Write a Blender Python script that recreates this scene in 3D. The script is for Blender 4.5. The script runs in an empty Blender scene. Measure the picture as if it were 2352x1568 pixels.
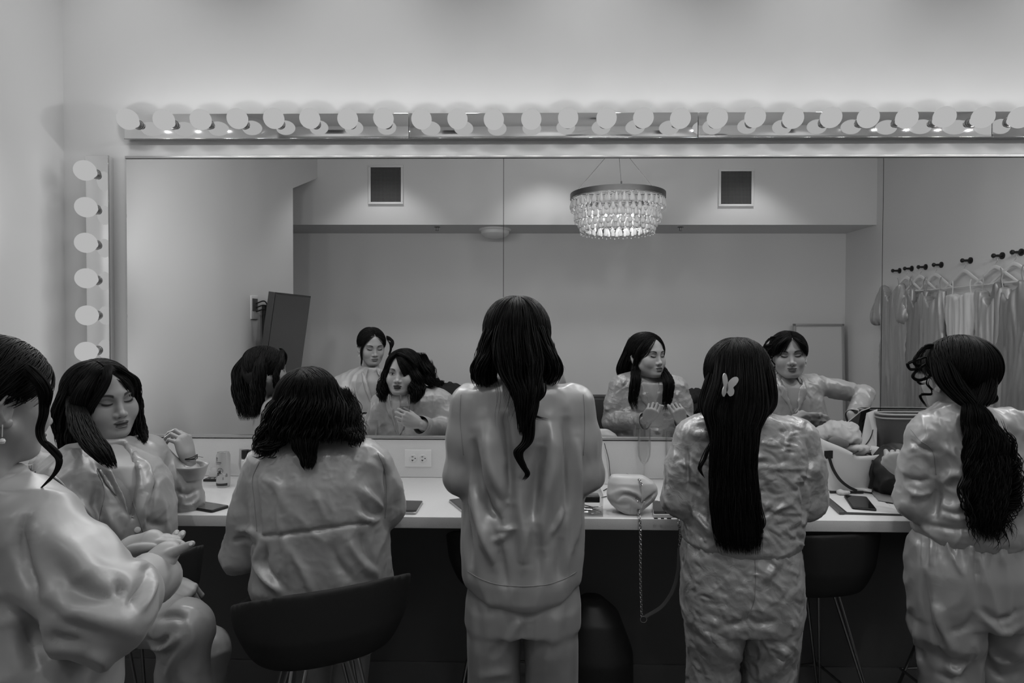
import bpy, bmesh, math, random
import numpy as np
from mathutils import Vector, Matrix
SC = bpy.context.scene
COL = SC.collection
PI = math.pi
rnd = random.Random(7)
# ---------------------------------------------------------------- camera
F = 1480.0; CX, CY = 1186.4, 770.9; CAMY = -2.75; EYE = 1.57
YAW, PITCH, ROLL = 0.018, 0.0175, 0.003
Rm = Matrix.Rotation(YAW, 3, 'Z') @ Matrix.Rotation(PI/2 - PITCH, 3, 'X') @ Matrix.Rotation(ROLL, 3, 'Z')
CAMP = Vector((0, CAMY, EYE))
MIRY = -0.008
def P(px, py, Y):
    d = Rm @ Vector(((px-CX)/F, -(py-CY)/F, -1.0))
    t = (Y-CAMY)/d.y
    return CAMP + d*t
def PM(px, py, Y):
    """world point at depth Y whose image in the wall mirror falls there"""
    v = P(px, py, 2*MIRY - Y)
    return Vector((v.x, Y, v.z))
def S(Y): return F/(Y-CAMY)
cd = bpy.data.cameras.new('camera'); cam = bpy.data.objects.new('camera', cd); COL.objects.link(cam)
cam.matrix_world = Matrix.Translation(CAMP) @ Rm.to_4x4()
cd.sensor_width = 36; cd.lens = F/2352*36; cd.shift_x = (1176-CX)/2352; cd.shift_y = (CY-784)/2352
cd.clip_start = 0.02
SC.camera = cam
SC.view_settings.view_transform = 'Standard'; SC.view_settings.look = 'None'
SC.view_settings.exposure = 0.0; SC.view_settings.gamma = 1.0
SC.cycles.use_denoising = True; SC.cycles.use_adaptive_sampling = True; SC.cycles.adaptive_threshold = 0.015
SC.cycles.max_bounces = 8; SC.cycles.diffuse_bounces = 4; SC.cycles.glossy_bounces = 5
SC.cycles.transmission_bounces = 8; SC.cycles.transparent_max_bounces = 16
SC.cycles.sample_clamp_indirect = 3.0
SC.cycles.caustics_reflective = False; SC.cycles.caustics_refractive = False
w = bpy.data.worlds.new('world'); SC.world = w; w.use_nodes = True
w.node_tree.nodes['Background'].inputs[0].default_value = (1, 1, 1, 1)
w.node_tree.nodes['Background'].inputs[1].default_value = 0.0
# ---------------------------------------------------------------- materials
def nodes(m): return m.node_tree.nodes, m.node_tree.links
def mat(name, v, rough=0.5, metal=0.0, spec=0.5, **kw):
    m = bpy.data.materials.new(name); m.use_nodes = True
    b = m.node_tree.nodes['Principled BSDF']
    b.inputs['Base Color'].default_value = (v, v, v, 1); b.inputs['Roughness'].default_value = rough
    b.inputs['Metallic'].default_value = metal; b.inputs['Specular IOR Level'].default_value = spec
    for k, x in kw.items(): b.inputs[k.replace('_', ' ')].default_value = x
    return m
def noise_bump(m, scale=50, strength=0.2, dist=0.002, detail=4, stretch=(1,1,1), col=None, coord='Object'):
    N, L = nodes(m); b = N['Principled BSDF']
    tc = N.new('ShaderNodeTexCoord'); mp = N.new('ShaderNodeMapping'); mp.inputs['Scale'].default_value = stretch
    L.new(tc.outputs[coord], mp.inputs['Vector'])
    n = N.new('ShaderNodeTexNoise'); n.inputs['Scale'].default_value = scale; n.inputs['Detail'].default_value = detail
    L.new(mp.outputs[0], n.inputs['Vector'])
    bp = N.new('ShaderNodeBump'); bp.inputs['Strength'].default_value = strength; bp.inputs['Distance'].default_value = dist
    L.new(n.outputs[0], bp.inputs['Height'])
    L.new(bp.outputs[0], b.inputs['Normal'])
    if col:
        r = N.new('ShaderNodeMapRange'); r.inputs['From Min'].default_value = 0.3; r.inputs['From Max'].default_value = 0.7
        r.inputs['To Min'].default_value = col[0]; r.inputs['To Max'].default_value = col[1]
        L.new(n.outputs[0], r.inputs['Value']); L.new(r.outputs[0], b.inputs['Base Color'])
    return m
def speckle(m, base, dark, scale=260, thr=0.28):
    N, L = nodes(m); b = N['Principled BSDF']
    tc = N.new('ShaderNodeTexCoord'); v = N.new('ShaderNodeTexNoise'); v.inputs['Scale'].default_value = scale; v.inputs['Detail'].default_value = 2
    L.new(tc.outputs['Object'], v.inputs['Vector'])
    r = N.new('ShaderNodeMapRange'); r.inputs['From Min'].default_value = thr; r.inputs['From Max'].default_value = thr+0.1
    r.inputs['To Min'].default_value = dark; r.inputs['To Max'].default_value = base
    L.new(v.outputs[0], r.inputs['Value']); L.new(r.outputs[0], b.inputs['Base Color'])
    return m
def emis(name, v, s=1.0):
    m = bpy.data.materials.new(name); m.use_nodes = True
    N, L = nodes(m); N.remove(N['Principled BSDF']); e = N.new('ShaderNodeEmission')
    e.inputs[0].default_value = (v, v, v, 1); e.inputs[1].default_value = s
    L.new(e.outputs[0], N['Material Output'].inputs[0]); return m
def glassmat(name, v=0.95, rough=0.0, ior=1.45):
    m = bpy.data.materials.new(name); m.use_nodes = True
    N, L = nodes(m); N.remove(N['Principled BSDF'])
    g = N.new('ShaderNodeBsdfGlossy'); g.inputs['Roughness'].default_value = 0.03
    t = N.new('ShaderNodeBsdfTransparent'); t.inputs[0].default_value = (v, v, v, 1)
    fr = N.new('ShaderNodeFresnel'); fr.inputs[0].default_value = ior
    mx = N.new('ShaderNodeMixShader'); hf = N.new('ShaderNodeMath'); hf.operation = 'MULTIPLY'; hf.inputs[1].default_value = 0.38; L.new(fr.outputs[0], hf.inputs[0]); L.new(hf.outputs[0], mx.inputs[0]); L.new(t.outputs[0], mx.inputs[1]); L.new(g.outputs[0], mx.inputs[2])
    L.new(mx.outputs[0], N['Material Output'].inputs[0]); return m
M = {}
M['wall'] = noise_bump(mat('painted wall', 0.74, 0.75, spec=0.2), 260, 0.08, 0.001)
M['ceil'] = mat('ceiling paint', 0.72, 0.8, spec=0.2)
M['floor'] = noise_bump(mat('dark floor', 0.10, 0.5), 8, 0.1, 0.001, col=(0.08, 0.12))
M['mirror'] = mat('mirror glass', 0.80, 0.0, 1.0)
M['seam'] = mat('mirror edge', 0.05, 0.2, 0.8)
M['channel'] = mat('aluminium channel', 0.55, 0.35, 1.0)
M['chrome'] = noise_bump(mat('polished steel', 0.86, 0.06, 1.0), 30, 0.03, 0.001)
M['chromedark'] = mat('dark chrome', 0.42, 0.2, 1.0)
M['bulb'] = emis('lit opal glass', 1.0, 0.46)
M['brass'] = mat('screw brass', 0.35, 0.3, 1.0)
M['quartz'] = speckle(mat('white quartz', 0.8, 0.3), 0.72, 0.50, 520, .27)
M['panel'] = noise_bump(mat('dark laminate', 0.17, 0.55), 5, 0.05, 0.001)
M['black'] = mat('black plastic', 0.009, 0.55)
M['blackgloss'] = mat('black glass', 0.01, 0.08)
M['stool'] = noise_bump(mat('black moulded shell', 0.028, 0.7, spec=0.2), 90, 0.1, 0.001)
M['white'] = mat('white plastic', 0.75, 0.4)
M['steelleg'] = mat('stool steel', 0.5, 0.3, 1.0)
M['glass'] = glassmat('clear glass')
M['crystal'] = glassmat('crystal', 0.92, 0.02, 1.9)
# ---------------------------------------------------------------- mesh helpers
def obj(name, verts, faces, m=None, parent=None, smooth=True, auto=None):
    me = bpy.data.meshes.new(name)
    if isinstance(verts, np.ndarray): verts = verts.tolist()
    if isinstance(faces, np.ndarray): faces = faces.tolist()
    me.from_pydata([tuple(v) for v in verts], [], [tuple(f) for f in faces])
    me.update()
    if smooth: me.polygons.foreach_set('use_smooth', [True]*len(me.polygons))
    if auto:
        me.set_sharp_from_angle(angle=math.radians(auto))
    o = bpy.data.objects.new(name, me); COL.objects.link(o)
    if m is not None: me.materials.append(m)
    if parent is not None: adopt(o, parent)
    return o
def adopt(o, parent):
    o.parent = parent; o.matrix_parent_inverse = parent.matrix_world.inverted()
def tag(o, label=None, cat=None, group=None, kind=None):
    if label: o['label'] = label
    if cat: o['category'] = cat
    if group: o['group'] = group
    if kind: o['kind'] = kind
    return o
def empty(name, loc, label=None, cat=None, group=None, rz=0.0):
    o = bpy.data.objects.new(name, None); COL.objects.link(o); o.empty_display_size = 0.05
    o.matrix_world = Matrix.Translation(Vector(loc)) @ Matrix.Rotation(rz, 4, 'Z')
    return tag(o, label, cat, group)
class MB:
    """collects geometry for one mesh"""
    def __init__(s): s.v = []; s.f = []
    def add(s, V, Fs):
        n = len(s.v); s.v += [tuple(x) for x in V]; s.f += [tuple(i+n for i in f) for f in Fs]; return s
    def box(s, c, d, rot=None, bev=0.0):
        bm = bmesh.new(); bmesh.ops.create_cube(bm, size=1.0)
        for v in bm.verts: v.co = Vector((v.co.x*d[0], v.co.y*d[1], v.co.z*d[2]))
        if bev > 0: bmesh.ops.bevel(bm, geom=bm.edges[:], offset=bev, segments=3, affect='EDGES', profile=0.5)
        R = rot if rot is not None else Matrix.Identity(3); c = Vector(c)
        bm.verts.index_update()
        V = [R @ v.co + c for v in bm.verts]; Fs = [[v.index for v in f.verts] for f in bm.faces]; bm.free()
        return s.add(V, Fs)
    def lathe(s, prof, c=(0,0,0), axis='Z', n=24, rot=None, cap=True):
        V = []; R = rot if rot is not None else Matrix.Identity(3); c = Vector(c)
        for r, z in prof:
            for k in range(n):
                a = 2*PI*k/n
                V.append(R @ Vector((r*math.cos(a), r*math.sin(a), z)) + c)
        Fs = [[i*n+k, i*n+(k+1) % n, (i+1)*n+(k+1) % n, (i+1)*n+k] for i in range(len(prof)-1) for k in range(n)]
        if cap: Fs += [list(range(n))[::-1], [(len(prof)-1)*n+k for k in range(n)]]
        return s.add(V, Fs)
    def tube(s, pts, r, n=8, cap=True, flat=1.0, closed=False):
        V, Fs = tube_geo(pts, r, n, cap, flat, closed); return s.add(V, Fs)
    def prism(s, poly, h, fr):
        """poly 2d points, extruded along frame z; fr = function (x,y,z)->world"""
        n = len(poly); V = [fr(x, y, 0) for x, y in poly] + [fr(x, y, h) for x, y in poly]
        Fs = [list(range(n))[::-1], list(range(n, 2*n))] + [[k, (k+1) % n, n+(k+1) % n, n+k] for k in range(n)]
        return s.add(V, Fs)
    def build(s, name, m, parent=None, smooth=True, auto=35):
        o = obj(name, s.v, s.f, m, parent, smooth, auto if smooth else None)
        bm = bmesh.new(); bm.from_mesh(o.data); bmesh.ops.recalc_face_normals(bm, faces=bm.faces); bm.to_mesh(o.data); bm.free()
        return o
def frames(pts):
    pts = np.asarray(pts, float); n = len(pts)
    T = np.gradient(pts, axis=0); T /= np.linalg.norm(T, axis=1)[:, None]+1e-12
    U = np.zeros_like(pts); a = np.array([0, 0, 1.0]) if abs(T[0][2]) < 0.9 else np.array([1.0, 0, 0])
    u = a-T[0]*(a@T[0]); u /= np.linalg.norm(u); U[0] = u
    for i in range(1, n):
        u = u-T[i]*(u@T[i]); u /= np.linalg.norm(u)+1e-12; U[i] = u
    return T, U, np.cross(T, U)
def tube_geo(pts, r, n=8, cap=True, flat=1.0, closed=False):
    pts = np.asarray([tuple(p) for p in pts], float); m = len(pts)
    r = np.full(m, r) if np.isscalar(r) else np.asarray(r, float)
    if closed:
        ext = np.vstack([pts[-1], pts, pts[0]]); T, U, W = frames(ext); T, U, W = T[1:-1], U[1:-1], W[1:-1]
    else: T, U, W = frames(pts)
    a = np.linspace(0, 2*PI, n, endpoint=False)
    V = pts[:, None]+r[:, None, None]*(np.cos(a)[None, :, None]*U[:, None]+flat*np.sin(a)[None, :, None]*W[:, None])
    V = V.reshape(-1, 3); Fs = []
    k = np.arange(n); k2 = (k+1) % n
    for i in range(m if closed else m-1):
        j = (i+1) % m
        Fs += np.stack([i*n+k, i*n+k2, j*n+k2, j*n+k], 1).tolist()
    if cap and not closed: Fs += [list(range(n))[::-1], [(m-1)*n+q for q in range(n)]]
    return V, Fs
def spline(pts, n=40):
    """Catmull-Rom through rows of any width"""
    p = np.asarray([tuple(x) for x in pts], float); m = len(p)
    if m == 2: t = np.linspace(0, 1, n)[:, None]; return p[0]*(1-t)+p[1]*t
    q = np.vstack([2*p[0]-p[1], p, 2*p[-1]-p[-2]])
    out = []
    for u in np.linspace(0, m-1-1e-9, n):
        i = int(u); t = u-i; a, b, c, d = q[i], q[i+1], q[i+2], q[i+3]
        out.append(0.5*((2*b)+(-a+c)*t+(2*a-5*b+4*c-d)*t*t+(-a+3*b-3*c+d)*t**3))
    return np.array(out)
def struct(name, mb, m, label=None, smooth=False):
    o = mb.build(name, m, None, smooth) if isinstance(mb, MB) else mb
    return tag(o, label, kind='structure')
def copy_tree(o, parent=None):
    c = o.copy(); COL.objects.link(c)
    if parent is not None: c.parent = parent
    for ch in [x for x in bpy.data.objects if x.parent == o and x != c]: copy_tree(ch, c)
    return c
# ---------------------------------------------------------------- room
XL, XR = -2.0, 3.25; ZC = 3.35; YS = -3.36; YB = -3.94; ZS = 2.51; XLL = -3.4
struct('floor', MB().box(((XLL+XR)/2, YB/2, -0.05), (XR-XLL+0.4, -YB+0.4, 0.1)), M['floor'])
struct('ceiling', MB().box(((XLL+XR)/2, YB/2, ZC+0.05), (XR-XLL+0.4, -YB+0.4, 0.1)), M['ceil'])
struct('wall_mirror', MB().box(((XLL+XR)/2, 0.06, ZC/2), (XR-XLL+0.4, 0.12, ZC)), M['wall'])
def side(y, z): return (XL, y, z)
YE = -2.72
lw = MB().prism([(0, 0), (YE, 0), (YE, 2.72), (YS, 2.95), (YS, ZC), (0, ZC)], -0.12, lambda x, y, z: (XL+z, x, y))
struct('wall_left', lw, M['wall'])
struct('wall_hall', MB().box((XLL-0.06, YB/2, ZC/2), (0.12, -YB, ZC)), M['wall'])
struct('wall_right', MB().box((XR+0.06, YB/2, ZC/2), (0.12, -YB, ZC)), M['wall'])
struct('wall_back', MB().box(((XLL+XR)/2, YB-0.06, ZC/2), (XR-XLL, 0.12, ZC)), M['wall'])
struct('trim_soffit', MB().box(((XLL+XR)/2, (YS+YB)/2, (ZS+ZC)/2), (XR-XLL, YS-YB, ZC-ZS)), M['wall'])
# base cabinet panel, seam rail and toe board below the counter
cf = P(1176, 1194, -0.58); CT = P(1176, 1098, -0.02).z
CD = -0.58
struct('wall_panel', MB().box(((XL+XR)/2, -0.05, (CT-0.04)/2), (XR-XL, 0.10, CT-0.042)), M['panel'])
struct('baseboard_panel', MB().box(((XL+XR)/2, -0.106, 0.085), (XR-XL, 0.012, 0.17), bev=0.002), mat('toe laminate', 0.20, 0.5))
# ---------------------------------------------------------------- counter
c = empty('vanity_counter', (0, CD/2, CT-0.04), 'long white speckled quartz counter under the mirror with upstand', 'counter')
MB().box(((XL+XR)/2, CD/2-0.003, CT-0.02), (XR-XL-0.004, -CD-0.01, 0.04), bev=0.003).build('worktop', M['quartz'], c)
bt = P(1176, 1011, -0.02).z
MB().box(((XL+XR)/2, -0.010, (CT+bt)/2+0.0005), (XR-XL-0.004, 0.018, bt-CT-0.001), bev=0.002).build('upstand', M['quartz'], c)
# ---------------------------------------------------------------- mirror
ml = P(291, 700, -0.01).x; mt = P(1176, 363, -0.01).z; mb_ = P(1176, 1002.5, -0.01).z; mr = P(2500, 700, -0.01).x
s1 = P(1156, 700, -0.01).x; s2 = P(2026, 700, -0.01).x
mir = empty('wall_mirror_panels', ((ml+mr)/2, 0, mb_), 'wide frameless wall mirror above the counter in three butted panels', 'mirror')
mir.name = 'vanity_mirror'
for a, b in ((ml, s1), (s1, s2), (s2, mr)):
    MB().box(((a+b)/2, MIRY/2, (mt+mb_)/2), (b-a-0.0022, -MIRY, mt-mb_)).build('mirror_panel', M['mirror'], mir, smooth=False)
MB().box(((ml+mr)/2, -0.0015, (mt+mb_)/2), (mr-ml-.006, 0.003, mt-mb_-.004)).build('backing', M['seam'], mir, smooth=False)
MB().box(((ml+mr)/2, -0.0065, mt+0.0055), (mr-ml+0.004, 0.013, 0.0105), bev=0.001).build('top_channel', M['channel'], mir)
MB().box(((ml+mr)/2, -0.011, mb_-0.0045), (mr-ml+0.004, 0.022, 0.010), bev=0.001).build('bottom_channel', M['channel'], mir)
MB().box(((ml+mr)/2, -0.012, mt+0.0005), (mr-ml, 0.002, 0.0015)).build('gasket', M['black'], mir, smooth=False)
# ---------------------------------------------------------------- light bars
PLY = -0.035; BY = PLY-0.07; SP = 0.1513
def bulb_mesh():
    prof = []
    R = 0.0415
    for k in range(0, 15):
        a = PI*k/18; prof.append((R*math.sin(a), R*math.cos(a)))
    prof += [(0.024, -0.040), (0.019, -0.048), (0.0165, -0.054)]
    return MB().lathe([(max(r, 1e-4), z) for r, z in prof], n=28, rot=Matrix.Rotation(PI/2, 3, 'X'))
bsrc = bulb_mesh().build('bulb', M['bulb']); bmesh_data = bsrc.data; bpy.data.objects.remove(bsrc)
ssrc = MB().lathe([(0.0155, -0.050), (0.0155, -0.058), (0.0145, -0.060), (0.0155, -0.062), (0.0145, -0.064), (0.019, -0.0645), (0.021, -0.0695)], n=24, rot=Matrix.Rotation(PI/2, 3, 'X')).build('socket', M['brass'])
sock_data = ssrc.data; bpy.data.objects.remove(ssrc)
LAMPS = []
def light_bar(a, b, z0, z1, bulbs, label, vertical=False):
    cx, cz = (a+b)/2, (z0+z1)/2
    t = empty('vanity_light_bar', (cx, 0, cz), label, 'light bar', 'vanity light bars around the mirror')
    MB().box((cx, PLY/2-0.0005, cz), (b-a-0.002, -PLY-0.001, z1-z0), bev=0.0025).build('housing', M['chrome'], t, auto=20)
    if vertical: MB().box((b+0.0005, PLY-0.001, cz), (0.003, 0.006, z1-z0), bev=0.001).build('edge_trim', M['chromedark'], t)
    else: MB().box((cx, PLY-0.001, z0-0.0005), (b-a-0.002, 0.006, 0.003), bev=0.001).build('edge_trim', M['chromedark'], t)
    for x, z in bulbs:
        o = bpy.data.objects.new('bulb', bmesh_data); COL.objects.link(o)
        R = Matrix.Rotation(rnd.uniform(-.05, .05), 4, 'X') @ Matrix.Rotation(rnd.uniform(-.05, .05), 4, 'Z')
        pl = Vector((x, PLY, z))
        o.matrix_world = Matrix.Translation(pl) @ R @ Matrix.Translation((0, -0.07, 0))
        adopt(o, t)
        q = bpy.data.objects.new('socket', sock_data); COL.objects.link(q); q.matrix_world = o.matrix_world.copy(); adopt(q, o)
        LAMPS.append((x, z))
zt0 = P(1176, 316.8, PLY).z; zt1 = P(1176, 258.6, PLY).z
x0 = P(285, 290, PLY).x; bl = SP*8
bx0 = P(294.6, 272, BY).x; bz = P(1176, 272.3, BY).z
names = ['leftmost horizontal bar of eight round bulbs above the mirror', 'second horizontal bar of round bulbs above the mirror, over the centre seam',
         'third horizontal bar of round bulbs above the mirror, over the dresses side', 'last horizontal bulb bar above the mirror, cut by the picture edge']
for k in range(4):
    light_bar(x0+k*bl, x0+(k+1)*bl, zt0, zt1, [(bx0+(k*8+j)*SP, bz) for j in range(8)], names[k])
vx0, vx1 = P(197, 600, PLY).x, P(251, 600, PLY).x
vz1 = P(220, 357, PLY).z; vbx = P(197, 600, BY).x
vb0 = P(197, 391, BY).z
light_bar(vx0, vx1, vz1-1.205, vz1, [(vbx, vb0-0.1497*j) for j in range(8)], 'vertical bar of eight round bulbs beside the left edge of the mirror', True)
def spot(x, y, z, e, size=1.4, blend=0.6, r=0.06, aim=None, name='unseen_ceiling_spot'):
    l = bpy.data.lights.new(name, 'SPOT'); l.energy = e; l.spot_size = size; l.spot_blend = blend; l.shadow_soft_size = r
    o = bpy.data.objects.new(name, l); COL.objects.link(o); o.location = (x, y, z)
    if aim: o.rotation_euler = (Vector(aim)-Vector((x, y, z))).to_track_quat('-Z', 'Y').to_euler()
    return o
# light given off by the bulbs into the room: one lamp per four bulbs
for k in range(8):
    xs = bx0+(k*4+1.5)*SP; spot(xs, -.20, bz-.01, 17, 2.7, 1.0, .05, (xs, -1.3, bz-.70), 'vanity_bulb_light')
for k in range(2):
    zs = vb0-0.1497*(k*4+1.5); spot(vbx, -.20, zs, 6, 2.7, 1.0, .05, (vbx+.5, -1.1, zs-.1), 'vanity_bulb_light')
for i, (x, z) in enumerate(LAMPS):
    l = bpy.data.lights.new('vanity_bulb_glow', 'POINT'); l.energy = 0.33*(0.35 if i >= 32 else 1.0); l.shadow_soft_size = 0.004
    o = bpy.data.objects.new('vanity_bulb_glow', l); COL.objects.link(o); o.location = (x, PLY-0.07-(0.085 if i < 32 else 0.0435), z)
# ceiling lamps: soffit downlights first, the other three rows unseen and added
for x in (-1.35, 0.15, 2.0):
    spot(x, -2.9, ZC-0.04, 20, 1.7, 0.5)
for x in (-1.5, -.5, 0.6, 1.7, 2.7):
    spot(x, -0.85, ZC-0.04, 6, 2.6, 0.8)  # unseen row added to brighten the counter and mirror wall
for x in (-1.7, -.75, .25, 1.25, 2.3):
    spot(x, -0.62, ZC-0.04, 7.5, 1.7, 1.0, .05, (x, 0, 2.55))  # unseen washers added to lift the top of the mirror wall
for x in (-1.45, -.55, .45, 1.45):
    spot(x, -1.85, ZC-0.04, 26, .85, 0.9, .05, (x*1.02, -.86, 1.35))  # unseen spots added to light the women's shoulders and backs
CHY = -1.88
# ---------------------------------------------------------------- implicit surfaces
f32 = np.float32
def A(v): return np.array(tuple(v), dtype=f32)
class Sdf:
    def __init__(s, lo, hi, vox, fr=None):
        """fr: optional 4x4 local->world matrix applied to the final mesh"""
        s.lo = A(lo); s.vox = vox; s.fr = fr
        n = [int(math.ceil((b-a)/vox))+1 for a, b in zip(lo, hi)]
        ax = [s.lo[i]+vox*np.arange(n[i], dtype=f32) for i in range(3)]
        s.X, s.Y, s.Z = [g.astype(f32) for g in np.meshgrid(*ax, indexing='ij', sparse=True)]
        s.F = np.full(n, 1.0, dtype=f32)
    def put(s, d, k=0.0, op='u'):
        if op == 'u':
            if k <= 0: s.F = np.minimum(s.F, d)
            else: h = np.maximum(k-np.abs(s.F-d), 0)/k; s.F = np.minimum(s.F, d)-h*h*k*0.25
        else:
            e = -d
            if k <= 0: s.F = np.maximum(s.F, e)
            else: h = np.maximum(k-np.abs(s.F-e), 0)/k; s.F = np.maximum(s.F, e)+h*h*k*0.25
        return s
    def ell(s, c, r, k=0.0, rot=None, op='u'):
        x, y, z = s.X-c[0], s.Y-c[1], s.Z-c[2]
        if rot is not None:
            R = np.array(rot.transposed() if hasattr(rot, 'transposed') else rot.T, dtype=f32)
            x, y, z = R[0, 0]*x+R[0, 1]*y+R[0, 2]*z, R[1, 0]*x+R[1, 1]*y+R[1, 2]*z, R[2, 0]*x+R[2, 1]*y+R[2, 2]*z
        k0 = np.sqrt((x/r[0])**2+(y/r[1])**2+(z/r[2])**2)+1e-9
        k1 = np.sqrt((x/r[0]**2)**2+(y/r[1]**2)**2+(z/r[2]**2)**2)+1e-9
        return s.put(k0*(k0-1)/k1, k, op)
    def cap(s, a, b, ra, rb=None, k=0.0, op='u', flat=None):
        rb = ra if rb is None else rb
        a, b = A(a), A(b); d = b-a; L = float(d@d)+1e-12
        x, y, z = s.X-a[0], s.Y-a[1], s.Z-a[2]
        h = np.clip((x*d[0]+y*d[1]+z*d[2])/L, 0, 1)
        qx, qy, qz = x-h*d[0], y-h*d[1], z-h*d[2]
        if flat is not None:          # flat=(unit vector, factor>1): thinner along that vector
            n, fa = A(flat[0]), flat[1]
            t = (qx*n[0]+qy*n[1]+qz*n[2])*(fa-1)
            qx, qy, qz = qx+t*n[0], qy+t*n[1], qz+t*n[2]
        return s.put(np.sqrt(qx*qx+qy*qy+qz*qz)-(ra+(rb-ra)*h), k, op)
    def chain(s, pts, rs, k=0.01, kin=None):
        for i in range(len(pts)-1): s.cap(pts[i], pts[i+1], rs[i], rs[i+1], k if i == 0 or kin is None else kin)
        return s
    def rows(s, rows, k=0.0, p=2.4, yaw=0.0):
        """rows: (z, xc, hw, yc, hd) top to bottom: stacked rounded sections"""
        r = np.array(sorted(rows), dtype=float); z = s.Z.ravel()
        g = [np.interp(z, r[:, 0], r[:, i]).astype(f32)[None, None, :] for i in range(1, 5)]
        x, y = s.X-g[0], s.Y-g[2]
        if yaw: c, q = math.cos(yaw), math.sin(yaw); x, y = x*c+y*q, -x*q+y*c
        n = (np.abs(x/g[1])**p+np.abs(y/g[3])**p)**(1/p)
        d = (n-1)*np.minimum(g[1], g[3])
        d = np.maximum(d, np.maximum(s.Z-f32(r[-1, 0]), f32(r[0, 0])-s.Z))
        return s.put(d.astype(f32), k)
    def mesh(s, smooth=1):
        Fd, vox = s.F, s.vox; ins = Fd < 0
        c = [ins[i:ins.shape[0]-1+i, j:ins.shape[1]-1+j, l:ins.shape[2]-1+l] for i in (0, 1) for j in (0, 1) for l in (0, 1)]
        tot = sum(q.astype(np.int8) for q in c); act = (tot > 0) & (tot < 8)
        I = np.argwhere(act); idx = -np.ones(act.shape, dtype=np.int64); idx[act] = np.arange(len(I))
        offs = np.array([(i, j, l) for i in (0, 1) for j in (0, 1) for l in (0, 1)])
        vals = np.stack([Fd[I[:, 0]+o[0], I[:, 1]+o[1], I[:, 2]+o[2]] for o in offs], 1)
        acc = np.zeros((len(I), 3)); cnt = np.zeros(len(I))
        for a in range(8):
            for b in range(a+1, 8):
                if np.abs(offs[a]-offs[b]).sum() != 1: continue
                va, vb = vals[:, a], vals[:, b]; m = (va < 0) != (vb < 0)
                t = va[m]/(va[m]-vb[m]); acc[m] += offs[a]+t[:, None]*(offs[b]-offs[a]); cnt[m] += 1
        V = (I+acc/cnt[:, None])*vox+s.lo
        Q = []
        for ax in range(3):
            u, v = [(1, 2), (2, 0), (0, 1)][ax]
            sl0 = [slice(None)]*3; sl1 = [slice(None)]*3; sl0[ax] = slice(0, -1); sl1[ax] = slice(1, None)
            e = ins[tuple(sl0)] != ins[tuple(sl1)]
            E = np.argwhere(e); ok = (E[:, u] > 0) & (E[:, v] > 0) & (E[:, u] < Fd.shape[u]-1) & (E[:, v] < Fd.shape[v]-1); E = E[ok]
            if not len(E): continue
            flip = ins[tuple(E.T)]
            def cell(du, dv):
                C = E.copy(); C[:, u] -= du; C[:, v] -= dv; return idx[tuple(C.T)]
            q = np.stack([cell(1, 1), cell(0, 1), cell(0, 0), cell(1, 0)], 1)
            q[~flip] = q[~flip][:, ::-1]; Q.append(q)
        Q = np.vstack(Q); Q = Q[(Q >= 0).all(1)]
        V = lap(V, Q, smooth)
        if s.fr is not None: V = xf(s.fr, V)
        return V, Q
def xf(Mx, V):
    m = np.array(Mx); return V@m[:3, :3].T+m[:3, 3]
def edges_of(Q):
    return np.vstack([Q[:, [i, (i+1) % Q.shape[1]]] for i in range(Q.shape[1])])
def lap(V, Q, it=1, lam=0.5):
    if it <= 0: return V
    E = edges_of(Q); n = len(V)
    for _ in range(it):
        cnt = np.bincount(E[:, 0], minlength=n)+np.bincount(E[:, 1], minlength=n)
        acc = np.stack([np.bincount(E[:, 0], V[E[:, 1], i], n)+np.bincount(E[:, 1], V[E[:, 0], i], n) for i in range(3)], 1)
        V = V+(acc/np.maximum(cnt, 1)[:, None]-V)*lam
    return V
def vnormals(V, Q):
    a, b, c, d = [V[Q[:, i]] for i in range(4)]
    fn = np.cross(c-a, d-b); n = len(V)
    N = np.stack([sum(np.bincount(Q[:, j], fn[:, i], n) for j in range(4)) for i in range(3)], 1)
    return N/(np.linalg.norm(N, axis=1)[:, None]+1e-12)
# gradient noise
_pr = np.random.RandomState(3).permutation(256); _pr = np.concatenate([_pr, _pr, _pr])
_gr = np.random.RandomState(4).normal(size=(256, 3)); _gr /= np.linalg.norm(_gr, axis=1)[:, None]
def pnoise(p):
    i = np.floor(p).astype(int); f = p-i; i &= 255; u = f*f*f*(f*(f*6-15)+10)
    def g(a, b, c):
        h = _pr[_pr[_pr[(i[:, 0]+a) & 255]+((i[:, 1]+b) & 255)]+((i[:, 2]+c) & 255)]
        return (_gr[h]*(f-np.array([a, b, c]))).sum(1)
    def L(a, b, t): return a+(b-a)*t
    return L(L(L(g(0,0,0), g(1,0,0), u[:, 0]), L(g(0,1,0), g(1,1,0), u[:, 0]), u[:, 1]),
             L(L(g(0,0,1), g(1,0,1), u[:, 0]), L(g(0,1,1), g(1,1,1), u[:, 0]), u[:, 1]), u[:, 2])*1.6
def seg_dist(V, a, b):
    a, b = np.array(a), np.array(b); d = b-a; h = np.clip(((V-a)@d)/(d@d+1e-12), 0, 1)
    return np.linalg.norm(V-a-h[:, None]*d, axis=1), h
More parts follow.
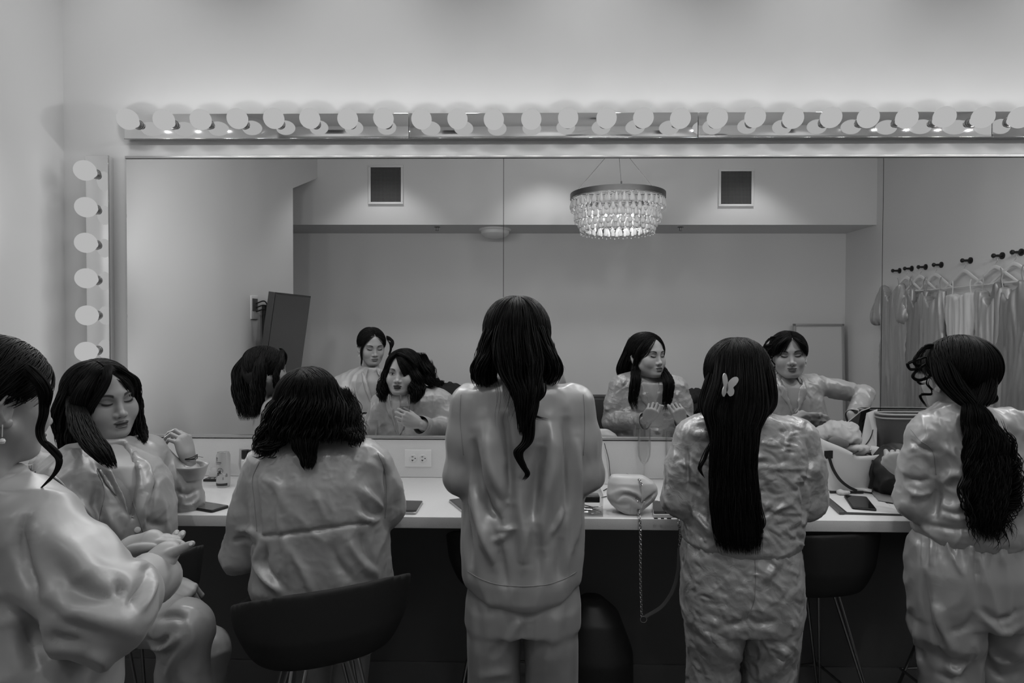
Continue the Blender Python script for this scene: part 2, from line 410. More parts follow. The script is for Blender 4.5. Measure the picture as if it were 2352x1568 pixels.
def fold(V, N, pts, wd, amp, taper=True):
    """a cloth fold along a polyline: displaces vertices near it along their normal"""
    p = np.array([tuple(x) for x in pts])
    lo, hi = p.min(0)-wd*3, p.max(0)+wd*3; sel = np.where(((V > lo) & (V < hi)).all(1))[0]; V0 = V; V = V0[sel]
    best = np.full(len(V), 1e9); hh = np.zeros(len(V)); m = len(p)-1
    for i in range(m):
        d, h = seg_dist(V, p[i], p[i+1]); t = d < best; best[t] = d[t]; hh[t] = (i+h[t])/m
    tp = np.sin(np.clip(hh, 0.02, 0.98)*PI)**0.6 if taper else 1
    out = V0.copy(); out[sel] = V+N[sel]*(amp*tp*np.exp(-(best/wd)**2))[:, None]
    return out
def crease_noise(V, N, amp, scale, rotv=None, ridged=False, seed=0, mask=1.0):
    p = V*np.array(scale)+seed*17.3
    if ridged == 2:      # long soft drapes: warped ridges with broad valleys
        q = p+0.6*np.stack([pnoise(p*0.7+3), pnoise(p*0.7+7), pnoise(p*0.7+11)], 1)
        n = 0.55-np.abs(pnoise(q))*2.4; n = np.where(n > 0, n, n*0.5)
    elif ridged:
        n = 1-np.abs(pnoise(p))*2.2+0.35*(1-np.abs(pnoise(p*2.1+5))*2.2); n = np.clip(n, -1, 1.5)**3*0.6
    else: n = pnoise(p)+0.45*pnoise(p*2.1+9)
    return V+N*(n*amp*mask)[:, None]
# ---------------------------------------------------------------- skin, hair, cloth materials
def mathn(N, L, op, a, b=None, c=None, clamp=False):
    n = N.new('ShaderNodeMath'); n.operation = op; n.use_clamp = clamp
    for i, x in enumerate((a, b, c)):
        if x is None: continue
        if isinstance(x, (int, float)): n.inputs[i].default_value = x
        else: L.new(x, n.inputs[i])
    return n.outputs[0]
def skin_mat(name, base=0.30, lips=0.10, lid=0.12, eye='down', brow=0.035, blush=0.0):
    m = mat(name, base, 0.42, spec=0.45); N, L = nodes(m); b = N['Principled BSDF']
    b.inputs['Subsurface Weight'].default_value = 0.12; b.inputs['Subsurface Radius'].default_value = (0.006, 0.006, 0.006); b.inputs['Subsurface Scale'].default_value = 1.0
    at = N.new('ShaderNodeAttribute'); at.attribute_name = 'fl'; sp = N.new('ShaderNodeSeparateXYZ'); L.new(at.outputs['Vector'], sp.inputs[0])
    x, y, z = sp.outputs
    def mt(*a, **k): return mathn(N, L, *a, **k)
    u = mt('ABSOLUTE', x); front = mt('GREATER_THAN', y, 0.045)
    def ss(v, e0, e1):
        r = N.new('ShaderNodeMapRange'); r.interpolation_type = 'SMOOTHSTEP'
        L.new(v, r.inputs[0]); r.inputs[1].default_value = e0; r.inputs[2].default_value = e1; r.inputs[3].default_value = 0; r.inputs[4].default_value = 1
        return r.outputs[0]
    def ell(uu, u0, z0, ru, rz, soft=0.3, tilt=0.0):
        du = mt('SUBTRACT', uu, u0); dz = mt('SUBTRACT', z, z0)
        if tilt: dz = mt('SUBTRACT', dz, mt('MULTIPLY', du, tilt))
        a = mt('DIVIDE', du, ru); c = mt('DIVIDE', dz, rz)
        r2 = mt('ADD', mt('MULTIPLY', a, a), mt('MULTIPLY', c, c))
        return ss(r2, 1+soft, 1-soft)
    def arc(uu, u0, z0, hw, w, curve, tilt=0.0, soft=0.0015, taper=0.0):
        du = mt('SUBTRACT', uu, u0)
        zc = mt('ADD', mt('MULTIPLY', mt('MULTIPLY', du, du), curve), mt('MULTIPLY', du, tilt))
        d = mt('ABSOLUTE', mt('SUBTRACT', mt('SUBTRACT', z, z0), zc))
        ww = mt('ADD', w, mt('MULTIPLY', du, taper)) if taper else w
        dd = mt('SUBTRACT', d, ww)
        e = mt('SUBTRACT', mt('ABSOLUTE', du), hw)
        return mt('MULTIPLY', ss(dd, soft, -soft), ss(e, soft*1.5, -soft*1.5))
    cur = None
    nz = N.new('ShaderNodeTexNoise'); nz.inputs['Scale'].default_value = 35; L.new(at.outputs['Vector'], nz.inputs[0])
    rr = N.new('ShaderNodeMapRange'); L.new(nz.outputs[0], rr.inputs[0]); rr.inputs[3].default_value = base*0.93; rr.inputs[4].default_value = base*1.07
    cur = rr.outputs[0]
    def mixin(mask, val, amt=1.0):
        nonlocal cur
        mm = mt('MULTIPLY', mt('MULTIPLY', mask, front), amt)
        n = N.new('ShaderNodeMix'); L.new(mm, n.inputs[0]); L.new(cur, n.inputs[2])
        if isinstance(val, (int, float)): n.inputs[3].default_value = val
        else: L.new(val, n.inputs[3])
        cur = n.outputs[0]
    E = 0.0315
    mixin(ell(u, E, 0.003, 0.024, 0.015, 0.8), lid, 0.5)
    if eye == 'open':
        mixin(ell(u, E, -0.001, 0.0135, 0.0048, 0.25, 0.12), 0.42)
        mixin(ell(u, E-0.001, -0.0005, 0.0058, 0.0056, 0.15), 0.015)
        mixin(arc(u, E, 0.0045, 0.0155, 0.0020, -22, 0.10, taper=0.05), 0.012)
        mixin(arc(u, E, -0.0062, 0.012, 0.0007, 20, 0.10), 0.05, 0.7)
    else:
        mixin(arc(u, E, -0.0050, 0.0155, 0.0030, 17, 0.10, taper=0.06), 0.012)
        mixin(arc(u, E, 0.0045, 0.013, 0.0006, -20, 0.08), 0.08, 0.6)
    mixin(arc(u, 0.0475, 0.003, 0.006, 0.0012, 0, 0.55), 0.012, 0.8)
    mixin(arc(u, 0.034, 0.0235, 0.0190, 0.0034, -14, 0.10, soft=0.002, taper=-0.06), brow, 1.0)
    mixin(ell(u, 0.0, -0.0625, 0.0225, 0.0068, 0.2), lips); mixin(ell(u, 0.0, -0.0715, 0.0185, 0.0075, 0.2), lips*1.25)
    mixin(arc(x, 0.0, -0.0668, 0.020, 0.0009, 8, 0), lips*0.25)  # shade of the mouth gap painted as a dark line
    mixin(ell(u, 0.0078, -0.0465, 0.0038, 0.0020, 0.3), 0.03, 0.85)  # nostril shade painted dark into the skin colour
    L.new(cur, b.inputs['Base Color'])
    # lips and lids are glossier
    return m
def hair_mat(name, v=0.012, rough=0.36, spec=0.5):
    m = mat(name, v, rough, spec=spec); N, L = nodes(m); b = N['Principled BSDF']
    g = N.new('ShaderNodeNewGeometry'); n = N.new('ShaderNodeMapRange'); L.new(g.outputs['Random Per Island'], n.inputs[0])
    n.inputs[3].default_value = v*0.6; n.inputs[4].default_value = v*1.8; L.new(n.outputs[0], b.inputs['Base Color'])
    return m
def satin(name, v=0.36, rough=0.36, crumple=0.0, scale=30, fine=0.15, metal=0.15, stretch=(1,1,1)):
    m = mat(name, v, rough, metal, spec=0.6, Sheen_Weight=0.15, Sheen_Roughness=0.4)
    N, L = nodes(m); b = N['Principled BSDF']; tc = N.new('ShaderNodeTexCoord')
    mp = N.new('ShaderNodeMapping'); mp.inputs['Scale'].default_value = stretch; L.new(tc.outputs['Object'], mp.inputs[0])
    n1 = N.new('ShaderNodeTexNoise'); n1.inputs['Scale'].default_value = scale; n1.inputs['Detail'].default_value = 3; n1.inputs['Distortion'].default_value = 0.6; L.new(mp.outputs[0], n1.inputs[0])
    if crumple > 0:
        n2 = N.new('ShaderNodeTexNoise'); n2.noise_type = 'RIDGED_MULTIFRACTAL'; n2.inputs['Scale'].default_value = scale*0.55; n2.inputs['Detail'].default_value = 3
        n2.inputs['Distortion'].default_value = 0.8; L.new(mp.outputs[0], n2.inputs[0])
        h = mathn(N, L, 'ADD', mathn(N, L, 'MULTIPLY', n1.outputs[0], 0.4), mathn(N, L, 'MULTIPLY', n2.outputs[0], crumple))
    else: h = n1.outputs[0]
    bp = N.new('ShaderNodeBump'); bp.inputs['Strength'].default_value = fine; bp.inputs['Distance'].default_value = 0.02
    L.new(h, bp.inputs['Height']); L.new(bp.outputs[0], b.inputs['Normal'])
    return m
# ---------------------------------------------------------------- head
def head_frame(px, py, Y, az, pitch=0, roll=0, at=None):
    """az: direction of the face in degrees clockwise from +Y; origin between the eyes' depth at mid head"""
    c = P(px, py, Y) if at is None else Vector(at)
    R = Matrix.Rotation(-math.radians(az), 4, 'Z') @ Matrix.Rotation(math.radians(pitch), 4, 'X') @ Matrix.Rotation(math.radians(roll), 4, 'Y')
    return Matrix.Translation(c) @ R
def head_geo(fr, neck_to, vox=0.0022, full=0.0, sc=1.0, nr=0.052, ears=True, mouth=0.0, chest=None):
    """face looks along local +Y; neck_to: world point of the neck base"""
    inv = fr.inverted(); nb = inv @ Vector(neck_to)
    lo = [min(-0.10, nb.x-0.085), min(-0.125, nb.y-0.085), min(-0.14, nb.z-0.04)]; hi = [max(0.10, nb.x+0.085), max(0.125, nb.y+0.085), 0.14]
    g = Sdf(lo, hi, vox)
    g.ell((0, -0.016, 0.035), (0.0735, 0.092, 0.083))
    g.ell((0, 0.026, -0.012), (0.0645+0.004*full, 0.056, 0.080), 0.03)
    g.ell((0, 0.030, -0.066), (0.047+0.008*full, 0.047, 0.036), 0.03)
    g.ell((0, 0.069, -0.092-0.002*full), (0.016+0.004*full, 0.014, 0.013), 0.022)
    for q in (-1, 1):
        g.ell((q*(0.040+0.003*full), 0.052+0.002*full, -0.030), (0.023+0.004*full, 0.024, 0.026+0.004*full), 0.025)
        g.cap((q*0.062, -0.002, -0.045), (q*0.022, 0.052, -0.092), 0.012+0.003*full, 0.012, 0.03)
    g.ell((0, 0.073, 0.022), (0.045, 0.012, 0.012), 0.02)
    g.ell((0, 0.058, 0.055), (0.045, 0.022, 0.035), 0.02)
    for q in (-1, 1):
        g.ell((q*0.032, 0.093, 0.001), (0.018, 0.013, 0.0115), 0.012, op='s')
        g.ell((q*0.0315, 0.0685, -0.001), (0.0150, 0.0122, 0.0118), 0.006)
        g.cap((q*0.019, 0.0765, -0.004), (q*0.045, 0.0705, -0.0015), 0.0030, 0.0026, 0.006)
    g.cap((0, 0.0785, 0.006), (0, 0.0905, -0.034), 0.0066, 0.0096, 0.012)
    g.ell((0, 0.0935, -0.0375), (0.0100, 0.0095, 0.0085), 0.008)
    for q in (-1, 1): g.ell((q*0.0130, 0.0845, -0.0405), (0.0072, 0.0095, 0.0066), 0.006)
    for q in (-1, 1): g.ell((q*0.0078, 0.0935, -0.0475), (0.0032, 0.004, 0.003), 0.003, op='s')
    g.ell((0, 0.070, -0.064), (0.026, 0.017, 0.018), 0.012)
    g.ell((0, 0.0845, -0.0625), (0.0195, 0.0075, 0.0048), 0.005); g.ell((0, 0.0835, -0.0722-mouth), (0.0165, 0.0080, 0.0060), 0.005)
    g.cap((-0.018, 0.092-mouth*.7, -0.0668-mouth/2), (0.018, 0.092-mouth*.7, -0.0668-mouth/2), 0.0012+mouth/2, None, 0.003, op='s')
    g.ell((0, 0.090, -0.0825), (0.013, 0.006, 0.004), 0.006, op='s')
    if ears:
        for q in (-1, 1):
            R = Matrix.Rotation(q*0.45, 3, 'Z') @ Matrix.Rotation(-0.2, 3, 'X')
            g.ell((q*0.0790, -0.013, -0.012), (0.0052, 0.0160, 0.028), 0.005, rot=R); g.ell((q*0.0860, -0.010, -0.008), (0.0060, 0.0090, 0.017), 0.003, rot=R, op='s')
            rim = [(.0775, .000, .004), (.0815, -.006, .016), (.0865, -.018, .017), (.0895, -.027, .004), (.0880, -.026, -.012), (.0840, -.018, -.026), (.0795, -.008, -.035), (.0770, -.002, -.028)]
            for a_, b_ in zip(rim[:-1], rim[1:]): g.cap((q*a_[0], a_[1], a_[2]), (q*b_[0], b_[1], b_[2]), 0.0030, 0.0030, 0.003)
            g.ell((q*0.0790, -0.006, -0.033), (0.0042, 0.0065, 0.0070), 0.004)
    nt = (0, -0.028, -0.055)
    g.cap(nt, tuple(nb), nr, nr*1.08, 0.03)
    if chest: g.ell(tuple(inv @ Vector(chest[0])), chest[1], 0.03)
    V, Q = g.mesh(1)
    fl = V.copy(); V = V*sc if sc != 1.0 else V
    return xf(fr, V), Q, fl
def join_geo(parts):
    V = []; Q = []; n = 0
    for v, q in parts: V.append(v); Q.append(np.asarray(q)+n); n += len(v)
    return np.vstack(V), np.vstack(Q)
def body_obj(name, head, extra, m):
    """one mesh: head with face coordinates plus hands, arms, legs"""
    V, Q, fl = head; parts = [(V, Q)]+extra
    VV, QQ = join_geo(parts); o = obj(name, VV, QQ, m)
    FL = np.zeros((len(VV), 3), dtype=f32); FL[:len(fl)] = fl; FL[len(fl):, 1] = -1
    at = o.data.attributes.new('fl', 'FLOAT_VECTOR', 'POINT'); at.data.foreach_set('vector', FL.ravel())
    return o
def hand_geo(wrist, d, nrm, curls, side=1, sc=1.0, vox=0.0018, thumb=(0.6, 0.5, 0.6), spread=0.10, nails=False):
    """d: wrist->knuckles, nrm: back of the hand, curls: per finger (mcp, pip, dip) radians, side: +1 thumb towards +local x"""
    d = Vector(d).normalized(); n = Vector(nrm); n = (n-d*n.dot(d)).normalized(); x = d.cross(n)*side
    w = Vector(wrist)
    def Wp(a, b, c): return w+(x*a+d*b+n*c)*sc
    fingers = []
    L = [(0.042, 0.025, 0.021), (0.046, 0.029, 0.022), (0.043, 0.027, 0.022), (0.034, 0.020, 0.019)]
    base = [(0.027, 0.088, 0.0), (0.009, 0.092, 0.002), (-0.010, 0.088, 0.001), (-0.027, 0.079, -0.002)]
    rad = [0.0086, 0.0088, 0.0083, 0.0073]
    for i in range(4):
        p = Vector(base[i]); a = 0; pts = [p.copy()]; sp = spread*(1.5-i)
        for j in range(3):
            a += curls[i][j] if hasattr(curls[i], '__len__') else curls[i]*(0.8 if j == 0 else 1.0)
            dv = Vector((math.sin(sp)*math.cos(a), math.cos(sp)*math.cos(a), -math.sin(a)))
            p = p+dv*L[i][j]; pts.append(p.copy())
        fingers.append((pts, rad[i]))
    t0 = Vector((0.022, 0.022, -0.006)); az, cu, ro = thumb
    tp = [t0]; dv = Vector((math.sin(az), math.cos(az), -ro*0.6)).normalized(); t1 = t0+dv*0.042; tp.append(t1)
    dv2 = Vector((math.sin(az-cu*0.5), math.cos(az-cu*0.5), -ro-cu*0.3)).normalized(); t2 = t1+dv2*0.032; tp.append(t2)
    dv3 = Vector((math.sin(az-cu), math.cos(az-cu), -ro-cu*0.5)).normalized(); tp.append(t2+dv3*0.026)
    allp = [Wp(*q) for pts, _ in fingers for q in pts]+[Wp(*q) for q in tp]+[Wp(-.04, -.05, -.02), Wp(.04, -.05, .02), w]
    lo = [min(q[i] for q in allp)-0.02 for i in range(3)]; hi = [max(q[i] for q in allp)+0.02 for i in range(3)]
    g = Sdf(lo, hi, vox)
    R = Matrix((x, d, n)).transposed()
    g.ell(tuple(Wp(0, 0.055, 0)), (0.040*sc, 0.047*sc, 0.0145*sc), rot=R)
    g.cap(Wp(0.004, -0.035, 0), Wp(0, 0.03, 0), 0.0245*sc, 0.024*sc, 0.02*sc, flat=(n, 1.35))
    for pts, r in fingers:
        g.cap(Wp(pts[0][0]*0.55, 0.035, 0), Wp(*pts[0]), 0.0095*sc, (r+0.0012)*sc, 0.010*sc)
    for pts, r in fingers:
        h = Sdf.__new__(Sdf); h.__dict__ = dict(g.__dict__); h.F = np.full_like(g.F, 1.0)
        for j in range(3): h.cap(Wp(*pts[j]), Wp(*pts[j+1]), (r-0.0009*j)*sc, (r-0.0009*(j+1))*sc, 0.003*sc)
        g.put(h.F, 0.004*sc)
    h = Sdf.__new__(Sdf); h.__dict__ = dict(g.__dict__); h.F = np.full_like(g.F, 1.0)
    h.cap(Wp(*tp[0]), Wp(*tp[1]), 0.0135*sc, 0.0105*sc); h.cap(Wp(*tp[1]), Wp(*tp[2]), 0.0105*sc, 0.0093*sc, 0.004*sc); h.cap(Wp(*tp[2]), Wp(*tp[3]), 0.0093*sc, 0.0075*sc, 0.004*sc)
    g.put(h.F, 0.008*sc)
    return g.mesh(1)
# ---------------------------------------------------------------- hair
class Hair:
    def __init__(s, seed=1, ear=False): s.ear = ear; s.V = []; s.F = []; s.n = 0; s.r = np.random.RandomState(seed)
    def addq(s, V, Q): s.V.append(np.asarray(V)); s.F.append(np.asarray(Q)+s.n); s.n += len(V)
    def locks(s, guide, n, th=0.004, wave=(0.006, 0.09), steps=36, sides=5, spread=1.0, drift=0.5, hollow=0.0, flat=1.0, tip=0.25, jit=0.0, endvar=0.15, curl=0.0):
        """guide rows: (x, y, z, rx, ry): strands inside an elliptical bundle; rx along world x, ry along world y"""
        g = spline(guide, steps); first = sides
        if th > .0018: n = int(n*2.3); th *= .56; sides = 4
        T, U, W = frames(g[:, :3]); X = np.array([1.0, 0, 0]); Yv = np.array([0, 1.0, 0])
        Z = np.array([0, 0, 1.0])
        k = np.arange(sides); k2 = (k+1) % sides; a = 2*PI*k/sides
        for _ in range(n):
            ph = s.r.uniform(0, 2*PI); rr = math.sqrt(s.r.uniform(hollow, 1))*spread; ph2 = s.r.uniform(0, 2*PI)
            t = np.linspace(0, 1, steps); dr = drift*s.r.uniform(-1, 1)
            ang = ph+dr*t
            wl = wave[1]*s.r.uniform(0.8, 1.25); am = wave[0]*s.r.uniform(0.4, 1.3)
            ln = np.concatenate([[0], np.cumsum(np.linalg.norm(np.diff(g[:, :3], axis=0), axis=1))])
            ph3 = s.r.uniform(-0.7, 0.7)+ph2*(0.25+0.75*jit)
            env = np.clip(t*2.5, 0, 1)
            wx = am*np.sin(2*PI*ln/wl+ph3)*env; wy = am*np.cos(2*PI*ln/wl+ph3)*env*(0.6+curl)
            ends = 1-s.r.uniform(0, endvar)
            m = max(6, int(steps*ends)); m0 = int(steps*s.r.uniform(0, .13))
            if m-m0 < 5: m0 = 0
            off = (np.cos(ang)*rr*g[:, 3])[:, None]*np.where(np.abs(T[:, :1]) > 0.8, Z, X)+(np.sin(ang)*rr*g[:, 4])[:, None]*np.where(np.abs(T[:, 1:2]) > 0.8, Z, Yv)
            pts = (g[:, :3]+off+wx[:, None]*W+wy[:, None]*U)[m0:m]
            m = m-m0; tt = np.linspace(0, 1, m); rad = th*s.r.uniform(0.6, 1.25)*np.clip(np.minimum(1, (1-tt)/tip+0.06), 0.06, 1)*np.clip(0.15+tt*7, 0, 1)
            t_, u_, w_ = frames(pts)
            V = pts[:, None]+rad[:, None, None]*(np.cos(a)[None, :, None]*u_[:, None]+flat*np.sin(a)[None, :, None]*w_[:, None])
            V = V.reshape(-1, 3); i = np.arange(m-1)[:, None]
            Q = np.stack([i*sides+k, i*sides+k2, (i+1)*sides+k2, (i+1)*sides+k], -1).reshape(-1, 4)
            s.addq(V, Q)
        return s
    def shell(s, fr, off=0.010, face=(0.040, 0.062), cut=True, vox=0.004, hairline=0.074, low=-0.06, top=0.0, r=None, part=None):
        """scalp hair: skull grown by off, open over the face (local frame)"""
        g = Sdf((-0.12, -0.15, -0.13), (0.12, 0.13, 0.16), vox)
        rr = r or (0.0735, 0.092, 0.083)
        g.ell((0, -0.016, 0.035+top/2), (rr[0]+off, rr[1]+off, rr[2]+off+top/2))
        g.ell((0, -0.035, -0.01), (rr[0]+off*0.8, 0.065+off, 0.07), 0.03)
        if part is not None: g.cap((part, 0.09, 0.10), (part, -0.07, 0.145), 0.006, 0.006, 0.012, op='s')
        # face opening
        g.ell((0, 0.100, -0.022), (face[0]+0.018, 0.060, hairline+0.022), 0.010, op='s')
        g.put(-(g.Z-low)*1.0+0*g.X+0*g.Y, 0.01, op='i') if False else None
        V, Q = g.mesh(1)
        cq = V[Q].mean(1); keep = cq[:, 2] > low
        if s.ear: keep &= ~((cq[:, 2] < .014) & (cq[:, 1] > -.045))
        Q = Q[keep]
        s.addq(xf(fr, V), Q); return s
    def trim(s, p):
        if not s.ear: return p
        bad = (p[:, 2] < .010+.026*max(0.0, float(p[-1, 1])+.02)*10+s.r.uniform(-.016, .008)) & (p[:, 1] > -.045)
        if bad.any():
            k = max(2, int(np.argmax(bad))); t = np.linspace(0, k-1, len(p)); i = np.minimum(t.astype(int), k-2); f = (t-i)[:, None]; return p[i]*(1-f)+p[i+1]*f
        return p
    def comb(s, fr, n=260, off=0.012, to=(0, -0.1, -0.03), th=0.0022, side=0.0, low=-0.05, front=True, steps=18, lift=0.006, seed=0):
        """strands combed over the scalp from the parting to a gathering direction (local frame)"""
        sides = 4; k = np.arange(sides); k2 = (k+1) % sides; a = 2*PI*k/sides
        cen = np.array([0, -0.016, 0.035]); R = np.array([0.0735, 0.092, 0.083])+off
        n = int(n*2.0); th *= .62
        for _ in range(n):
            yy = s.r.uniform(-0.05, 0.075); sgn = s.r.choice([-1, 1]); x0 = side+sgn*0.002
            d0 = np.array([x0/R[0], (yy+0.016)/R[1], 0]); d0[2] = math.sqrt(max(0.05, 1-d0[0]**2-d0[1]**2))
            e = np.array([sgn*0.0735*s.r.uniform(0.75, 1.15), to[1]+s.r.uniform(-0.03, 0.05)+yy*0.35, to[2]+s.r.uniform(-0.05, 0.03)])
            d1 = (e-cen)/R; d1 /= np.linalg.norm(d1); 
            t = np.linspace(0, s.r.uniform(0.75, 1.0), steps)[:, None]
            om = math.acos(np.clip(d0@d1/(np.linalg.norm(d0)), -1, 1)); D = (np.sin((1-t)*om)*d0+np.sin(t*om)*d1)/math.sin(om)
            D /= np.linalg.norm(D, axis=1)[:, None]
            pts = s.trim(cen+D*(R+s.r.uniform(-0.003, 0.003)+lift*np.sin(t*PI)))
            t_, u_, w_ = frames(pts); tt = np.linspace(0, 1, steps); rad = th*s.r.uniform(0.5, 1.2)*np.sin(np.clip(tt, 0.06, 0.95)*PI)**0.5
            V = pts[:, None]+rad[:, None, None]*(np.cos(a)[None, :, None]*u_[:, None]+np.sin(a)[None, :, None]*w_[:, None])
            V = V.reshape(-1, 3); i = np.arange(steps-1)[:, None]
            Q = np.stack([i*sides+k, i*sides+k2, (i+1)*sides+k2, (i+1)*sides+k], -1).reshape(-1, 4)
            s.addq(xf(fr, V), Q)
        return s
    def back(s, fr, n=300, off=0.016, th=0.003, steps=22, low=-.07, cx=0.0, spread=1.9, r0=None):
        """strands falling from the crown over the back and sides of the head"""
        sides = 4; k = np.arange(sides); k2 = (k+1) % sides; a = 2*PI*k/sides
        cen = np.array([0, -0.016, 0.035]); R = np.array([0.0735, 0.092, 0.083])+off
        n = int(n*2.2); th *= .58
        for _ in range(n):
            th0 = s.r.uniform(-spread, spread); yy = s.r.uniform(-.03, .05)
            d0 = np.array([cx/R[0]+s.r.uniform(-.03, .03), yy/R[1], 1.0]); d0 /= np.linalg.norm(d0)
            d1 = np.array([math.sin(th0), -math.cos(th0), (low-cen[2])/R[2]*s.r.uniform(.6, 1.1)]); d1 /= np.linalg.norm(d1)
            t = np.linspace(0, 1, steps)[:, None]; om = math.acos(np.clip(d0@d1, -.999, .999)); D = (np.sin((1-t)*om)*d0+np.sin(t*om)*d1)/math.sin(om)
            pts = s.trim(cen+D*(R+s.r.uniform(-.003, .004))); t_, u_, w_ = frames(pts); tt = np.linspace(0, 1, steps); rad = th*s.r.uniform(.5, 1.2)*np.sin(np.clip(tt, .05, .95)*PI)**.5
            V = pts[:, None]+rad[:, None, None]*(np.cos(a)[None, :, None]*u_[:, None]+np.sin(a)[None, :, None]*w_[:, None])
            V = V.reshape(-1, 3); i = np.arange(steps-1)[:, None]
            s.addq(xf(fr, V), np.stack([i*sides+k, i*sides+k2, (i+1)*sides+k2, (i+1)*sides+k], -1).reshape(-1, 4))
        return s
    def blob(s, lo, hi, prims, vox=0.006, smooth=1):
        g = Sdf(lo, hi, vox)
        for p in prims:
            if p[0] == 'e': g.ell(p[1], p[2], p[3] if len(p) > 3 else 0.03)
            elif p[0] == 'c': g.cap(p[1], p[2], p[3], p[4], 0.03)
            elif p[0] == 'r': g.rows(p[1], 0.02)
        V, Q = g.mesh(smooth); N = vnormals(V, Q)
        V = crease_noise(V, N, 0.004, (60, 60, 9)); s.addq(V, Q); return s
    def build(s, m, parent):
        return obj('hair', np.vstack(s.V), np.vstack(s.F), m, parent)
def G(*rows, Y=None):
    """guide rows from photo points: (px, py, Y, rpx, ry)"""
    out = []
    for px, py, Yy, rp, ry in rows:
        v = P(px, py, Yy); out.append((v.x, v.y, v.z, rp/S(Yy), ry))
    return out
def flute(name, base, label, fill=0.0, scale=1.0, group='champagne flutes by the mirror', h=.21):
    """stemmed flute: base disc, stem, bowl"""
    prof = [(.0001, .0), (.032, .0), (.032, .002), (.010, .006), (.0035, .012), (.003, .066), (.005, .074), (.017, .086), (.025, .106), (.0275, .140), (.026, h), (.0252, h), (.0266, .140), (.0240, .107), (.015, .088), (.0001, .082)]
    b = Vector(base); t = empty(name, b, label, 'glass', group)
    MB().lathe([(r*scale, z*scale) for r, z in prof[:6]], tuple(b), n=28).build('stem', M['glass'], t)
    MB().lathe([(r*scale, z*scale) for r, z in [(.003, .0665)]+prof[6:]], tuple(b), n=32).build('bowl', M['glass'], t)
    if fill:
        MB().lathe([(.0001, .083), (.0145, .0885), (.0234, .1072), (.0262, .138), (.0262, .150), (.0001, .150)], tuple(b), n=28).build('drink', glassmat('sparkling wine', .8, 0, 1.33), t)
    return t
# ---------------------------------------------------------------- dressing tools
from mathutils.bvhtree import BVHTree
def rowpx(py, xl, xr, Y, hd, dz=0):
    l, r = P(xl, py, Y), P(xr, py, Y); return (l.z+dz, (l.x+r.x)/2, (r.x-l.x)/2, Y, hd)
FAMP = 1.5
def bounds(pts, pad): return [min(p[i] for p in pts)-pad for i in range(3)], [max(p[i] for p in pts)+pad for i in range(3)]
def cloth(name, build, lo, hi, vox, m, parent, folds=(), noises=(), smooth=2, cuts=(), post=None, solid=None):
    g = Sdf(lo, hi, vox); build(g); V, Q = g.mesh(smooth)
    V = lap(V, Q, 1)
    T0 = BVHTree.FromPolygons([tuple(v) for v in V], [tuple(q) for q in Q]) if len(folds) else None
    for fi, f in enumerate(folds):
        if fi % 10 == 0: N = vnormals(V, Q)
        pts = spline(f[0], 7*len(f[0])); pj = []
        for q in pts:
            d = (Vector(q)-CAMP).normalized(); h = T0.ray_cast(CAMP, d); pj.append(tuple(h[0]) if h[0] is not None else tuple(T0.find_nearest(Vector(q))[0]))
        V = fold(V, N, lapline(pj, 1), f[1], f[2]*FAMP, *f[3:])
    for nz in noises:
        N = vnormals(V, Q); V = crease_noise(V, N, **nz) if isinstance(nz, dict) else nz(V, N)
    V = lap(V, Q, 1, 0.35)
    for c in cuts:
        cen = V[Q].mean(1); Q = Q[~c(cen)]
    if len(cuts):
        used = np.unique(Q); mp = -np.ones(len(V), dtype=int); mp[used] = np.arange(len(used)); V = V[used]; Q = mp[Q]
    o = obj(name, V, Q, m, parent)
    if solid:
        s = o.modifiers.new('thickness', 'SOLIDIFY'); s.thickness = solid; s.offset = -1
    return o
def bvh(o):
    me = o.data; n = len(me.vertices); co = np.empty(n*3, dtype=f32); me.vertices.foreach_get('co', co)
    co = co.reshape(-1, 3); V = xf(o.matrix_world, co); return BVHTree.FromPolygons([tuple(v) for v in V], [tuple(p.vertices) for p in me.polygons])
def press(T, p, off=0.001, frm=None):
    """nearest point on a surface, lifted; with frm: ray from there towards p"""
    if frm is not None:
        d = (Vector(p)-Vector(frm)).normalized(); h = T.ray_cast(Vector(frm), d)
        if h[0] is not None: return h[0]+h[1].normalized()*off*(1 if h[1].dot(d) < 0 else -1)
    h = T.find_nearest(Vector(p)); return h[0]+h[1]*off
def seam(T, pts, r, name, m, parent, n=60, off=0.0006, frm=CAMP):
    s = spline(pts, n); q = [press(T, p, off, frm) for p in s]
    q = lapline(q); return MB().tube(q, r, 6).build(name, m, parent, auto=None)
def lapline(q, it=2):
    q = np.array([tuple(p) for p in q])
    for _ in range(it): q[1:-1] = 0.5*q[1:-1]+0.25*(q[:-2]+q[2:])
    return q
def sheet(T, A_, B_, off, name, m, parent, nu=24, nv=7, thick=0.0022, frm=None, bulge=0.003):
    """ruled strip between two curves pressed on a surface (lapels, plackets, collars)"""
    a, b = spline(A_, nu), spline(B_, nu); V = []
    for i in range(nu):
        for j in range(nv):
            t = j/(nv-1); p = a[i]*(1-t)+b[i]*t
            q = press(T, p, off+bulge*math.sin(t*PI), None if frm is None else Vector(p)+Vector(frm)); V.append(tuple(q))
    Fs = [[i*nv+j, i*nv+j+1, (i+1)*nv+j+1, (i+1)*nv+j] for i in range(nu-1) for j in range(nv-1)]
    o = obj(name, V, Fs, m, parent); s = o.modifiers.new('thickness', 'SOLIDIFY'); s.thickness = thick; s.offset = 1.0
    return o
